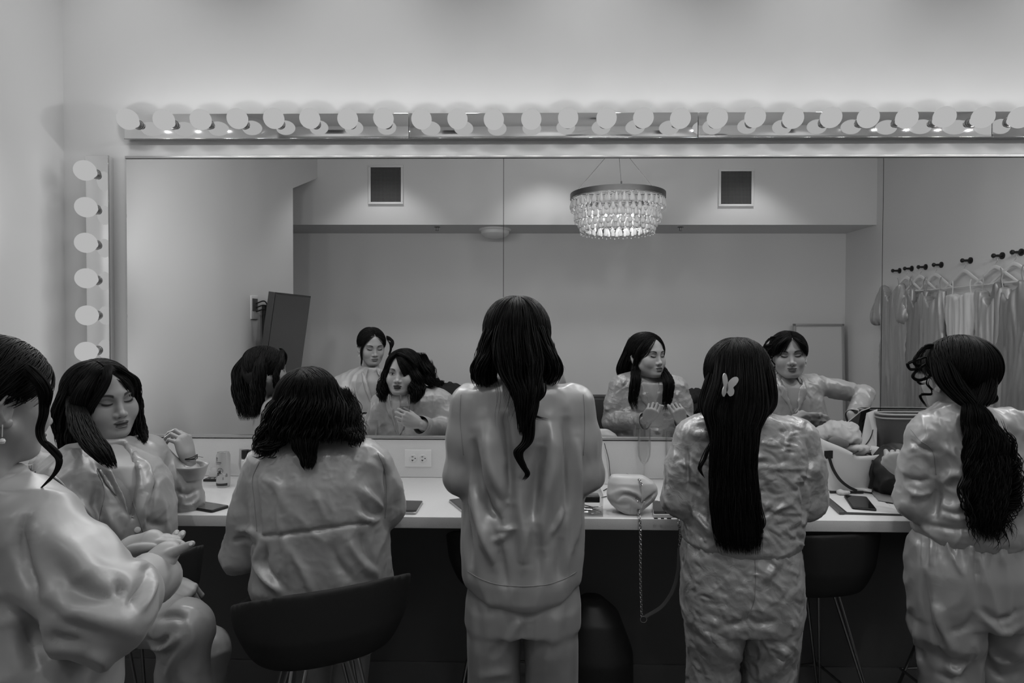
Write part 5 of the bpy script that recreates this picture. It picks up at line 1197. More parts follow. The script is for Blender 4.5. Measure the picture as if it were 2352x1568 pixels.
    b.tube([c_+Vector((.027, 0, .004)), c_+Vector((.038, -.006, .006)), c_+Vector((.052, -.004, .003))], .0008, 5); b.build('string_bracelet', M['black'], me)
    b = MB(); d = (Vector(nW)-Vector(nE)).normalized(); cc = Vector(nW)+d*(-.002); u = d.orthogonal().normalized(); v = d.cross(u)
    for k in range(22):
        t = 2*PI*k/22; b.lathe([(1e-4, .0035), (.003, .002), (.0036, 0), (.003, -.002), (1e-4, -.0035)], tuple(cc+u*.031*math.cos(t)+v*.029*math.sin(t)), n=8)
    b.build('pearl_bracelet', M['pearl'], me)
    return me

# ===== nearest woman, cut by the left edge of the picture
def woman_nearest():
    Y = -1.52
    fr = head_frame(-14, 926, Y, 28, -6, 0); nb = P(-50, 1105, Y-.03)
    H = head_geo(fr, nb, sc=1.02, vox=.0018, nr=.047)
    s = S(Y)
    rows = [rowpx(1082, -105, 20, Y-.01, .055), rowpx(1100, -150, 62, Y-.01, .075), rowpx(1130, -205, 100, Y, .10), rowpx(1180, -250, 140, Y, .12), rowpx(1260, -262, 150, Y, .13), rowpx(1340, -255, 150, Y, .13), rowpx(1420, -240, 175, Y-.01, .135), rowpx(1480, -240, 225, Y-.01, .145), rowpx(1540, -235, 252, Y-.01, .15), rowpx(1600, -225, 258, Y-.01, .15), rowpx(1640, -200, 240, Y-.01, .14)]
    nS, nE, nW = P(95, 1215, Y-.03), P(235, 1405, Y-.06), P(342, 1335, -1.36)
    fS, fE, fW = P(-180, 1200, Y+.05), P(60, 1420, Y+.20), P(262, 1292, -1.22)
    ub = under_body(rows, [(nS, nE, nW), (fS, fE, fW)], [[Vector((-1.25, Y, .80)), Vector((-1.25, Y, .46)), Vector((-1.25, Y, .09))], [Vector((-1.05, Y, .80)), Vector((-1.05, Y, .46)), Vector((-1.05, Y, .09))]])
    # hands: traced fingers laid flat one over the other
    def fingers(paths, palm, vox=.0016):
        pts = [P(x, y, Yy) for path in paths for x, y, Yy, r in path]+[Vector(q[0]) for q in palm]+[Vector(q[1]) for q in palm]
        g = Sdf(*bounds(pts, .045), vox)
        for a, b, ra, rb, k in palm: g.cap(a, b, ra, rb, k, flat=((0, -.55, .83), 1.9))
        for path in paths:
            q = spline([(*P(x, y, Yy), r/S(Yy)) for x, y, Yy, r in path], 9); hh = Sdf.__new__(Sdf); hh.__dict__ = dict(g.__dict__); hh.F = np.full_like(g.F, 1.0)
            for i in range(len(q)-1): hh.cap(q[i][:3], q[i+1][:3], float(q[i][3]), float(q[i+1][3]), .004)
            g.put(hh.F, .006)
        return g.mesh(1)
    Yu, Yl = -1.275, -1.33; Yf_ = -1.225
    upper = fingers([[(345, 1250, Yu, 9), (375, 1247, Yu, 9), (395, 1252, Yu, 8), (407, 1259, Yu, 6)], [(345, 1242, Yu+.012, 9), (385, 1243, Yu+.012, 9), (405, 1246, Yu+.012, 8), (420, 1249, Yu+.012, 6)],
                     [(340, 1236, Yu+.026, 8), (375, 1235, Yu+.026, 8), (400, 1236, Yu+.026, 7), (412, 1238, Yu+.026, 5)], [(335, 1232, Yu+.04, 7), (365, 1232, Yu+.04, 6), (388, 1230, Yu+.04, 5)],
                     [(300, 1262, Yu-.012, 12), (330, 1258, Yu-.02, 10), (352, 1256, Yu-.02, 8)]],
                    [(P(262, 1290, -1.24), P(300, 1263, -1.255), .025, .029, .02), (P(300, 1260, -1.255), P(342, 1243, -1.265), .034, .032, .03)])
    lower = fingers([[(375, 1280, Yl, 11), (395, 1270, Yl, 11), (420, 1258, Yl, 9), (441, 1248, Yl, 7)],
                     [(368, 1266, Yl+.03, 9), (386, 1250, Yf_-.02, 8), (400, 1233, Yf_, 7), (406, 1222, Yf_+.01, 6)], [(378, 1266, Yl+.02, 9), (398, 1250, Yf_-.03, 8), (413, 1233, Yf_-.01, 7), (420, 1223, Yf_, 6)],
                     [(358, 1264, Yl+.045, 8), (372, 1250, Yf_, 7), (382, 1238, Yf_+.02, 6)]],
                    [(P(342, 1335, -1.36), P(362, 1292, -1.335), .026, .031, .02), (P(362, 1292, -1.335), P(382, 1268, -1.315), .032, .030, .03)])
    chest = Sdf(*bounds([P(-150, 1080, Y), P(100, 1300, Y+.2)], .05), .006); chest.rows([(z, x, hw*.8, y+.01, hd*.9) for z, x, hw, y, hd in rows[:6]], p=2.2)
    me = body_obj('person', H, [ub, upper, lower, chest.mesh(1)], M['skin2'])
    tag(me, 'woman with pinned-up hair cut by the left edge, looking down at her hands', 'person', GRP)
    for x, y, Yy in ((404, 1257, Yu-.006), (418, 1248, Yu+.006), (410, 1238, Yu+.02), (438, 1249, Yl-.004), (405, 1224, Yf_-.002), (419, 1226, Yf_-.014)):
        c_ = P(x, y, Yy-.004); MB().lathe([(1e-4, .0018), (.0036, .001), (.0042, -.001), (1e-4, -.002)], tuple(c_), n=14, rot=(CAMP+Vector((0, 0, .5))-c_).to_track_quat('Z', 'Y').to_matrix()).build('fingernail', M['nail'], me)
    vc = P(-35, 1105, Y)
    def shirt(g):
        g.rows(rows, p=2.3)
        g.cap(P(-150, 1150, Y), P(55, 1150, Y), .05, .05, .05)
        g.cap(nS, mid(nS, nE, .5), .068, .080, .05); g.cap(mid(nS, nE, .5), nE, .080, .080, .03); g.cap(nE, mid(nE, nW, .45), .080, .066, .03); g.cap(mid(nE, nW, .45), mid(nE, nW, .85), .066, .044, .03)
        g.cap(fS, fE, .065, .065, .05); g.cap(fE, mid(fE, fW, .85), .062, .040, .03)
        vcut(g, (vc.x+.02, Y, vc.z), 18, .05, .22, .045)
    pts = [(r[1]+q*r[2], r[3]+q*r[4], r[0]) for r in rows for q in (-1, 1)]+[nS, nE, nW, fS, fE, fW]
    lo, hi = bounds(pts, .11); Yf = Y-.14; p = lambda x, y: P(x, y, Yf)
    F_ = [([p(68, 1175), p(45, 1220), p(50, 1300), p(75, 1350), p(92, 1395)], .010, -.014), ([p(110, 1210), p(180, 1290), p(230, 1345), p(290, 1360)], .022, .010), ([p(120, 1290), p(180, 1350), p(250, 1370), p(300, 1355)], .018, -.012), ([p(85, 1350), p(160, 1400), p(240, 1430), p(310, 1440)], .018, .009),
          ([p(100, 1370), p(170, 1430), p(250, 1455)], .014, -.009), ([p(295, 1395), p(315, 1370), p(335, 1330)], .012, -.014), ([p(318, 1400), p(338, 1370), p(350, 1325)], .010, .010), ([p(300, 1300), p(330, 1310), p(345, 1340)], .009, .009), ([p(260, 1330), p(275, 1350), p(290, 1352)], .010, -.010),
          ([p(60, 1400), p(70, 1460), p(90, 1540)], .018, -.012), ([p(100, 1410), p(115, 1470), p(150, 1540)], .016, .010), ([p(20, 1380), p(30, 1460), p(40, 1540)], .02, .008), ([p(195, 1500), p(230, 1510), p(245, 1540)], .012, .010), ([p(90, 1440), p(130, 1470), p(190, 1480)], .012, -.012)]
    sh = cloth('pajama_shirt', shirt, lo, hi, .0065, M['satin1'], me, F_, [dict(amp=.009, scale=(8, 7, 7), seed=71, ridged=2)], smooth=3)
    T = bvh(sh); lapels(T, (vc.x+.02, Y, vc.z), Y, 18, .05, .22, M['satin1'], sh)
    cuff(mid(nE, nW, .72), mid(nE, nW, 1.12), .046, .058, M['satin1'], sh); cuff(mid(fE, fW, .80), mid(fE, fW, 1.04), .038, .040, M['satin1'], sh)
    collar(P(-45, 1108, Y-.01), .060, M['satin1'], me, 15, .25, open_=.7, h=.026, fall=.04, flare=.022)
    def tr(g):
        g.rows([(.98, -1.15, .17, Y, .12), (.86, -1.15, .19, Y, .14), (.78, -1.15, .19, Y, .13)], p=2.4)
        for x in (-1.25, -1.05): g.rows([(.82, x, .095, Y, .12), (.45, x, .085, Y, .09), (.06, x, .085, Y, .09)], .02)
    cloth('pajama_trousers', tr, *bounds([Vector((-1.4, Y-.16, .05)), Vector((-.9, Y+.16, 1.0))], .03), .010, M['satin1'], me, [], [dict(amp=.006, scale=(12, 10, 3), seed=77)])
    h = Hair(41, True); h.shell(fr, off=.009, low=-.03, hairline=.068); h.back(fr, 260, off=.012, low=-.04); h.comb(fr, 560, off=.013, to=(0, -.13, -.03), th=.0022, side=.0, steps=26)
    fx = lambda x, y, z: tuple(fr @ Vector((x, y, z)))
    h.locks([(*fx(0, -.09, -.0), .03, .03), (*fx(.0, -.125, -.03), .035, .03), (*fx(.0, -.12, -.075), .03, .025)], 160, .003, (.010, .05), steps=24, curl=.6)
    h.locks([(*fx(0, -.115, -.03), .02, .02), (*fx(.01, -.12, -.10), .022, .02), (*fx(.015, -.11, -.17), .014, .014)], 60, .003, (.008, .08), steps=30, endvar=.3)
    # long tendril in front of the ear, curling out below the chin
    Yt = Y-.03
    tg = G((62, 868, Yt, 12, .008), (96, 900, Yt, 11, .008), (101, 945, Yt, 9, .008), (91, 985, Yt, 8, .007), (97, 1012, Yt, 7, .006), (122, 1038, Yt, 6, .005), (136, 1056, Yt, 5, .005), (130, 1082, Yt, 4, .004), (108, 1108, Yt, 3, .003), (82, 1132, Yt, 1.5, .002))
    h.locks(tg, 46, .0018, (.0012, .2), steps=60, endvar=.14)
    tg = G((60, 850, Yt, 18, .01), (88, 868, Yt-.01, 16, .012), (108, 900, Yt-.005, 12, .01), (104, 940, Yt, 10, .008))
    h.locks(tg, 60, .0022, (.0015, .2), steps=34, endvar=.10)
    tg = G((100, 1010, Yt, 4, .004), (128, 1030, Yt, 4, .004), (140, 1048, Yt, 3, .003), (133, 1062, Yt, 2, .003)); h.locks(tg, 10, .0014, (.001, .2), steps=24, endvar=.2)
    # matching tendril on the far side
    h.locks([(*fx(-.05, .072, .07), .008, .008), (*fx(-.078, .05, .0), .008, .008), (*fx(-.076, .045, -.07), .006, .006), (*fx(-.082, .06, -.12), .003, .003)], 26, .002, (.002, .1), steps=34)
    h.build(M['hair2'], me)
    MB().tube([P(6, 975, Y-.085), P(5, 1003, Y-.085)], .0009, 5).lathe([(1e-4, .0055), (.004, .004), (.0055, 0), (.004, -.004), (1e-4, -.0055)], tuple(P(5, 1013, Y-.085)), n=14).build('drop_earring', M['pearl'], me)
    earring(fr @ Vector((-.078, -.01, -.055)), me)
    return me
import time as _t
for fn in (woman_centre, woman_clip, woman_ponytail, woman_seated, woman_listening, woman_nearest):
    t0 = _t.time(); fn(); print(fn.__name__, round(_t.time()-t0, 1))
# ---------------------------------------------------------------- chandelier
def chandelier():
    sc = S(2*MIRY-CHY); c = PM(1418.5, 452, CHY); R = 108/sc
    t = empty('chandelier', (c.x, CHY, c.z), 'round three-tier crystal chandelier hanging from the ceiling, seen in the mirror', 'chandelier')
    band = MB(); n = 64
    z1 = c.z+.020; z0 = c.z-.016; V = []
    for r, z in ((R, z0), (R, z1), (R-.006, z1), (R-.006, z0)):
        V += [(c.x+r*math.cos(2*PI*k/n), CHY+r*math.sin(2*PI*k/n), z) for k in range(n)]
    Fs = [[i*n+k, i*n+(k+1) % n, ((i+1) % 4)*n+(k+1) % n, ((i+1) % 4)*n+k] for i in range(4) for k in range(n)]
    band.add(V, Fs)
    for a in (0, PI/3, 2*PI/3):
        d = Vector((math.cos(a), math.sin(a), 0))*(R-.005); band.tube([Vector((c.x, CHY, z1-.004))+d, Vector((c.x, CHY, z1-.004))-d], .003, 6)
    band.build('ring', mat('bronze band', .16, .35, .9), t)
    top = Vector((c.x, CHY, ZC-.03))
    for k, a in enumerate((PI*1.08, -.08*PI, PI*.52)):
        p0 = Vector((c.x+(R-.01)*math.cos(a), CHY+(R-.01)*math.sin(a), z1)); ap = Vector((c.x, CHY, z1+.36))
        MB().tube([p0, ap], .0016, 6).lathe([(1e-4, -.012), (.005, -.008), (.005, .008), (1e-4, .012)], tuple(p0+Vector((0, 0, .01))), n=10).build('suspension_rod', mat('dark rod', .12, .35, .8), t)
    MB().tube([Vector((c.x, CHY, z1+.36)), top], .002, 6).lathe([(1e-4, .03), (.06, .028), (.065, .0), (1e-4, 0)], tuple(top-Vector((0, 0, .0))), n=24).build('ceiling_canopy', mat('canopy bronze', .16, .35, .9), t)
    # crystals: one drop shape, three tiers
    def drop(w, h):
        return MB().lathe([(1e-4, 0), (.0025, -.002), (w*.5, -h*.25), (w*.95, -h*.62), (w, -h*.75), (w*.75, -h*.93), (1e-4, -h)], n=6)
    M['cryst'] = mat('cut crystal', .85, .10, 0.0, 0.8, Transmission_Weight=.35, IOR=1.5)
    N, L = nodes(M['cryst']); b = N['Principled BSDF']; b.inputs['Emission Color'].default_value = (1, 1, 1, 1); b.inputs['Emission Strength'].default_value = 0
    da = drop(.013, .052).build('crystal_drop', M['cryst']); dat = da.data; bpy.data.objects.remove(da)
    db = MB().lathe([(1e-4, .007), (.005, .005), (.007, 0), (.005, -.005), (1e-4, -.007)], n=8).build('crystal_bead', M['cryst']); dbt = db.data; bpy.data.objects.remove(db)
    tiers = [(R-.012, z0, 40, 2), (R*.88, z0-.085, 34, 2), (R*.76, z0-.165, 26, 1)]
    cnt = 0
    for ti, (r, z, n_, rows_) in enumerate(tiers):
        st = MB(); st.lathe([(r-.002, -.004), (r+.002, -.004), (r+.002, .0), (r-.002, .0)], (c.x, CHY, z), n=48, cap=False); st.build('tier_ring', mat('tier wire', .3, .3, .9), t)
        if True:
            m1 = MB()     # small beads: many, one part per tier
            for k in range(n_*2):
                a = 2*PI*(k+.5)/(n_*2); m1.lathe([(1e-4, .006), (.0055, 0), (1e-4, -.006)], (c.x+(r+.004)*math.cos(a), CHY+(r+.004)*math.sin(a), z-.010-.012*(k % 2)), n=6)
                m1.lathe([(1e-4, .006), (.0055, 0), (1e-4, -.006)], (c.x+(r+.004)*math.cos(a), CHY+(r+.004)*math.sin(a), z-.078-.006*(k % 2)), n=6)
            tag(m1.build('bead_string', M['cryst'], t), kind='stuff')
        m2 = MB()
        for k in range(n_):
            a = 2*PI*(k+.5)/n_; rr_ = r*.90
            for dz in (.0, .05): m2.lathe([(1e-4, 0), (.009, -.012), (.016, -.036), (.017, -.044), (.012, -.055), (1e-4, -.06)], (c.x+rr_*math.cos(a), CHY+rr_*math.sin(a), z-.012-dz*(ti < 2)), n=6)
        tag(m2.build('inner_crystals', M['cryst'], t), kind='stuff')
        for k in range(n_):
            a = 2*PI*k/n_
            q = bpy.data.objects.new('crystal_drop', dat); COL.objects.link(q)
            q.matrix_world = Matrix.Translation((c.x+r*math.cos(a), CHY+r*math.sin(a), z-.008)) @ Matrix.Rotation(rnd.uniform(0, 6), 4, 'Z') @ Matrix.Diagonal((1.25, 1.25, 1.25, 1)); adopt(q, t)
    for k in range(4):
        a = PI/4+k*PI/2; q = Vector((c.x+.13*math.cos(a), CHY+.13*math.sin(a), z0-.08))
        MB().lathe([(1e-4, .03), (.014, .02), (.018, 0), (.014, -.02), (1e-4, -.03)], tuple(q), n=16).build('candle_bulb', emis('chandelier bulb', 1.0, .6), t)
        l = bpy.data.lights.new('chandelier_light', 'POINT'); l.energy = 2.0; l.shadow_soft_size = .008
        o = bpy.data.objects.new('chandelier_light', l); COL.objects.link(o); o.location = q-Vector((0, 0, .05))
    l = bpy.data.lights.new('chandelier_light', 'POINT'); l.energy = 2.0; l.shadow_soft_size = .008
    o = bpy.data.objects.new('chandelier_light', l); COL.objects.link(o); o.location = (c.x, CHY, z0-.12)
chandelier()
# ---------------------------------------------------------------- room behind, seen in the mirror
GV = 'square return-air grilles on the soffit'
def vent(px0, px1, py0, py1, label):
    a = PM(px0, py0, YS+.01); b = PM(px1, py1, YS+.01); cx, cz = (a.x+b.x)/2, (a.z+b.z)/2; w_, h_ = abs(b.x-a.x), abs(a.z-b.z)
    t = empty('air_vent', (cx, YS, cz), label, 'vent', GV); y = YS+.008
    m = MB(); f = .022
    for dx, dz, sx, sz in ((0, h_/2-f/2, w_, f), (0, -h_/2+f/2, w_, f), (-w_/2+f/2, 0, f, h_-2*f), (w_/2-f/2, 0, f, h_-2*f)): m.box((cx+dx, y, cz+dz), (sx, .014, sz), bev=.002)
    m.build('frame', M['white'], t)
    MB().box((cx, YS+.002, cz), (w_-2*f, .003, h_-2*f)).build('duct', M['black'], t, smooth=False)
    m = MB(); n = 22
    for k in range(1, n): m.box((cx-w_/2+f+(w_-2*f)*k/n, YS+.006, cz), (.0016, .008, h_-2*f))
    n = 25
    for k in range(1, n): m.box((cx, YS+.006, cz-h_/2+f+(h_-2*f)*k/n), (w_-2*f, .008, .0022))
    m.build('grille', mat('vent grille', .25, .5), t, smooth=False)
vent(846, 926, 379, 469, 'square air vent at the hall end of the soffit'); vent(1651, 1731, 388, 474, 'square air vent right of the chandelier on the soffit')
# flush ceiling light under the soffit
c = PM(1137, 538, -3.62); t = empty('flush_ceiling_light', (c.x, -3.62, ZS), 'round flush ceiling light under the low ceiling by the back wall', 'ceiling light')
MB().lathe([(.155, 0), (.158, -.012), (.150, -.022), (1e-4, -.022)], (c.x, -3.62, ZS), n=36).build('base_ring', M['white'], t)
MB().lathe([(.140, -.022), (.135, -.05), (.10, -.078), (.05, -.09), (1e-4, -.092)], (c.x, -3.62, ZS), n=36).build('glass_bowl', mat('opal glass', .8, .3), t)
for px, lab in ((1004, 'small sprinkler head on the soffit underside nearer the hall'), (1563, 'small sprinkler head on the soffit underside right of the chandelier')):
    q = PM(px, 525, -3.5); MB().lathe([(.028, 0), (.03, -.004), (.012, -.006), (.010, -.03), (.016, -.032), (.016, -.036), (1e-4, -.036)], (q.x, -3.5, ZS), n=16).build('sprinkler_head', mat('sprinkler', .2, .4, .7), None)
    tag(bpy.context.scene.objects[-1] if False else [o for o in COL.objects if o.name.startswith('sprinkler_head')][-1], lab, 'sprinkler', 'sprinkler heads')
# television on a swivel mount, left wall
def tv():
    t = empty('television', (-1.93, -2.35, 1.5), 'dark flat television tilted on a wall arm beside the hall, seen in the mirror', 'television')
    A0 = PM(632, 671, -1.72); B0 = PM(714, 680, -2.50); C0 = PM(690, 857, -2.50)
    u = (B0-A0); v = (C0-B0); n_ = u.cross(v).normalized()
    if n_.x < 0: n_ = -n_
    th = .045
    def fr(x, y, z): return A0+u*x+v*y-n_*(th-z)
    m = MB().prism([(0, 0), (1, 0), (1, 1), (0, 1)], th, fr); m.build('housing', mat('tv shell', .03, .5), t, smooth=False)
    MB().prism([(.012, .02), (.988, .02), (.988, .97), (.012, .97)], .002, lambda x, y, z: fr(x, y, z+th)).build('screen', mat('tv screen', .018, .22), t, smooth=False)
    cen = A0+u*.5+v*.5-n_*th
    MB().box((XL+.012, -2.15, cen.z-.02), (.02, .16, .50), bev=.003).box((XL+.05, -2.15, cen.z+.12), (.08, .05, .06)).box((XL+.05, -2.15, cen.z-.12), (.08, .05, .06)).build('wall_plate', M['black'], t)
    MB().tube([(XL+.08, -2.15, cen.z), tuple(cen)], .022, 10).box(tuple(cen), (.04, .25, .3), bev=.004).build('swivel_arm', M['black'], t)
    q = PM(581, 706, -1.93)
    o = empty('wall_socket_plate', (XL, q.y, q.z), 'white recessed outlet plate on the left wall behind the television', 'outlet')
    MB().box((XL+.004, q.y, q.z), (.008, .12, .17), bev=.002).build('plate', M['white'], o); MB().box((XL+.009, q.y, q.z+.02), (.004, .085, .09)).build('recess', mat('recess', .1, .6), o)
    for k in range(3):
        s_ = spline([(XL+.012, q.y-.01, q.z+.03-.03*k), (XL+.06, q.y-.06, q.z+.045-.03*k), (XL+.07, q.y-.12, q.z-.05-.02*k), (XL+.05, q.y-.2, q.z-.13)], 24)
        tag(MB().tube(s_, .005, 6).build('power_cable', M['black'], None), 'black cable looping from the outlet to the television', 'cable', 'television cables')
tv()
# leaning panel in the corner
a = PM(1826, 743, -3.80); b = PM(1943, 743, -3.80); w_ = b.x-a.x; cx = (a.x+b.x)/2
t = empty('leaning_board', (cx, -3.7, 0), 'tall framed white board leaning in the far corner, seen in the mirror', 'board')
R = Matrix.Rotation(.06, 3, 'X'); zc = a.z/2
m = MB(); mm = mat('board frame', .33, .4, .3)
for dx, dz, sx, sz in ((0, a.z/2-.012, w_, .024), (0, -a.z/2+.012, w_, .024), (-w_/2+.012, 0, .024, a.z), (w_/2-.012, 0, .024, a.z)): m.box(Vector((cx, -3.80, zc))+R @ Vector((dx, 0, dz)), (sx, .03, sz), rot=R, bev=.002)
m.build('frame', mm, t); MB().box((cx, -3.80, zc), (w_-.03, .012, a.z-.03), rot=R).build('panel', mat('white board', .6, .3), t, smooth=False)
# sofa
def sofa():
    x0, x1 = PM(985, 920, -3.2).x, PM(1612, 920, -3.2).x; z = PM(1370, 918, -3.25).z; cx = (x0+x1)/2; L = x1-x0+.3
    t = empty('sofa', (cx, -3.4, 0), 'long black sofa against the back wall, seen in the mirror', 'sofa'); m = mat('black leather', .012, .45)
    MB().box((cx, -3.62, z/2+.08), (L, .24, z-.16), bev=.03).build('backrest', m, t)
    MB().box((cx, -3.25, .22), (L, .80, .26), bev=.03).build('base', m, t)
    for k in range(3): MB().box((cx-L/3+k*L/3, -3.22, .42), (L/3-.01, .72, .15), bev=.04).build('seat_cushion', m, t)
    for q in (-1, 1): MB().box((cx+q*(L/2+.06), -3.3, .33), (.16, .85, .62), bev=.04).build('armrest', m, t)
    for q in (-1, 1):
        for y in (-3.6, -2.95): MB().box((cx+q*(L/2-.05), y, .045), (.06, .06, .09)).build('foot', m, t)
    # dark coats thrown over the back
    for px, py, wd, lab in ((1030, 888, .30, 'dark coat heaped on the hall end of the sofa back'), (1600, 903, .26, 'dark coat heaped on the sofa back near the board')):
        q = PM(px, py, -3.55); g = Sdf((q.x-wd, -3.85, z-.35), (q.x+wd, -3.35, q.z+.12), .015)
        for j in range(5): g.ell((q.x+(j-2)*wd*.32, -3.60+.02*(j % 2), z-.02+(.04 if j == 2 else 0)), (wd*.42, .14, (q.z-z)+.0-.01*abs(j-2)+.02), .05)
        V, Q = g.mesh(1); N_ = vnormals(V, Q); V = crease_noise(V, N_, .02, (9, 9, 7), ridged=2); tag(obj('coat', V, Q, mat('dark wool', .015, .8)), lab, 'coat', 'coats on the sofa')
sofa()
# ---------------------------------------------------------------- hooks, hangers and dresses on the right wall
HK = [(2067, 621.5), (2095, 616.5), (2127, 613), (2163, 608), (2230, 598), (2303, 587), (2347, 579), (2400, 566)]
def wallpt(px, py):      # point on the right wall whose mirror image is at px, py
    v = P(px, py, 1.0); d = v-CAMP; k = (XR-CAMP.x)/d.x; q = CAMP+d*k; return Vector((XR, 2*MIRY-q.y, q.z))
mh = mat('black hook', .02, .35, .4); mw = mat('white hanger', .72, .4)
def hook(p, lab):
    t = empty('wall_hook', p, lab, 'hook', 'black peg hooks on the right wall'); R = Matrix.Rotation(-PI/2, 3, 'Y')
    MB().lathe([(1e-4, 0), (.024, 0), (.024, .007), (.010, .010), (.008, .05)], tuple(p), n=20, rot=R).build('rosette', mh, t)
    MB().lathe([(.0078, .049), (.008, .052), (.015, .056), (.016, .066), (.012, .071), (1e-4, .072)], tuple(p), n=20, rot=R).build('knob', mh, t)
def hanger(p, lab, x=.045, wd=.42, drop=.0):
    c = Vector((XR-x, p.y, p.z-.008)); t = empty('clothes_hanger', c, lab, 'hanger', 'white hangers on the wall hooks')
    h = [c+Vector((0, .022*math.sin(a), .0+.022*math.cos(a)-.022)) for a in np.linspace(-1.2, PI*.95, 14)]; MB().tube(h+[c+Vector((0, 0, -.075))], .0018, 6).build('hook_wire', mat('wire', .6, .3, .9), t)
    a = c+Vector((0, 0, -.07)); L = a+Vector((0, -wd/2, -.115)); R_ = a+Vector((0, wd/2, -.115))
    MB().tube(spline([L, a+Vector((0, -wd*.25, -.052)), a, a+Vector((0, wd*.25, -.052)), R_], 24), [.008+.006*math.sin(PI*k/23) for k in range(24)], 8, flat=.6).build('shoulder_bar', mw, t)
    MB().tube([L, R_], .005, 8).build('trouser_bar', mw, t)
    return a+Vector((0, 0, -.10))
def dress(c, w_top, w_wa, w_hem, z_top, length, m, lab, thick=.035, cat='dress', straps=True, neck='v', sleeves=False, seed=0, group='bridesmaid dresses on the wall'):
    """soft garment hanging flat along the wall: local u runs along the wall (Y)"""
    x = c.x-.005
    lo = (x-.12, c.y-w_hem/2-.16, z_top-length); hi = (x+.06, c.y+w_hem/2+.16, z_top+.10)
    g = Sdf(lo, hi, .0085)
    rows_ = [(z_top, .9), (z_top-.12, 1.0), (z_top-.32, w_wa/w_top), (z_top-.55, (w_wa*.4+w_hem*.6)/w_top), (z_top-length+.02, w_hem/w_top)]
    r = np.array(sorted(rows_)); hw = np.interp(g.Z.ravel(), r[:, 0], r[:, 1]).astype(f32)[None, None, :]*w_top/2
    yy = g.Y-c.y; th = thick*(1+.0*g.Z)
    d = (((np.abs(yy/hw))**2.6+(np.abs((g.X-x)/th))**2.2)**(1/2.3)-1)*thick
    d = np.maximum(d, g.Z-z_top)
    if neck == 'v': d = np.maximum(d, -((np.abs(yy)-(g.Z-(z_top-.13))*.75)/1.2))
    if neck == 'sweet': d = np.maximum(d, ((g.Z-(z_top-.035))-.6*np.abs(yy))/1.2)
    g.put(d.astype(f32))
    if sleeves:
        for q in (-1, 1): g.cap((x, c.y+q*w_top*.40, z_top-.03), (x-.02, c.y+q*(w_top*.62), z_top-.26), .05, .075, .02, flat=((1, 0, 0), 1.8))
    V, Q = g.mesh(2); N_ = vnormals(V, Q)
    V = crease_noise(V, N_, .016, (3, 22, 1.6), ridged=2, seed=seed); N_ = vnormals(V, Q); V = crease_noise(V, N_, .006, (3, 40, 3), seed=seed+3)
    V[:, 0] = np.minimum(V[:, 0], XR-.012)
    o = obj('dress' if cat == 'dress' else 'shirt', V, Q, m); tag(o, lab, cat, group)
    if straps:
        for q in (-1, 1):
            MB().tube(spline([(x, c.y+q*w_top*.30, z_top-.02), (x-.004, c.y+q*w_top*.26, z_top+.06), (x-.002, c.y+q*.10, z_top+.105)], 10), .0035, 6).build('strap', m, o)
    return o
pts = [wallpt(*h) for h in HK]
lab = ['farthest of the row', 'second from the far end', 'third from the far end', 'fourth from the far end', 'wider-spaced one above the white bodice', 'above the long satin slip dress', 'at the right picture edge', 'just past the right picture edge']
for i, p in enumerate(pts[:7]): hook(p, 'black peg hook on the right wall, '+lab[i])
md = satin('dress satin', .40, .36, 0, 12, .08, .3); md2 = satin('dress satin pale', .50, .38, 0, 12, .08, .3); mwd = mat('white bodice fabric', .68, .7); mdk = satin('dress satin deep', .30, .38, 0, 12, .08, .3)
hz = {}
for i in (1, 2, 3, 4, 5, 6): hz[i] = hanger(pts[i], 'white hanger on the wall, '+lab[i], x=.05+.0*i)
zt = pts[0].z-.20
dress(Vector((XR-.06, pts[0].y, 0)), .34, .30, .34, pts[0].z-.14, 1.35, md, 'short-sleeved satin robe hanging from the farthest hook', sleeves=True, straps=False, seed=1, neck='v')
for i, (w1, w2, w3, dz, Ln, m_, l_, nk) in {1: (.30, .26, .34, .0, 1.25, md, 'draped satin dress on the second hanger of the wall row', 'v'), 2: (.30, .25, .34, -.02, 1.28, mdk, 'cowl-neck satin dress on the third hanger of the wall row', 'v'), 3: (.32, .27, .36, -.03, 1.28, md, 'gathered satin dress on the fourth hanger of the wall row', 'v'),
     4: (.36, .25, .30, -.07, .55, mwd, 'white strapless corset bodice on the wall hanger', 'sweet'), 5: (.34, .28, .42, -.05, 1.30, md2, 'long pale satin slip dress with thin straps on the wall', 'v'), 6: (.34, .28, .42, -.02, 1.32, mdk, 'dark satin dress at the right picture edge', 'v')}.items():
    dress(hz[i]+Vector((-.008, 0, 0)), w1, w2, w3, hz[i].z+dz, Ln, m_, l_, seed=i*3, neck=nk)
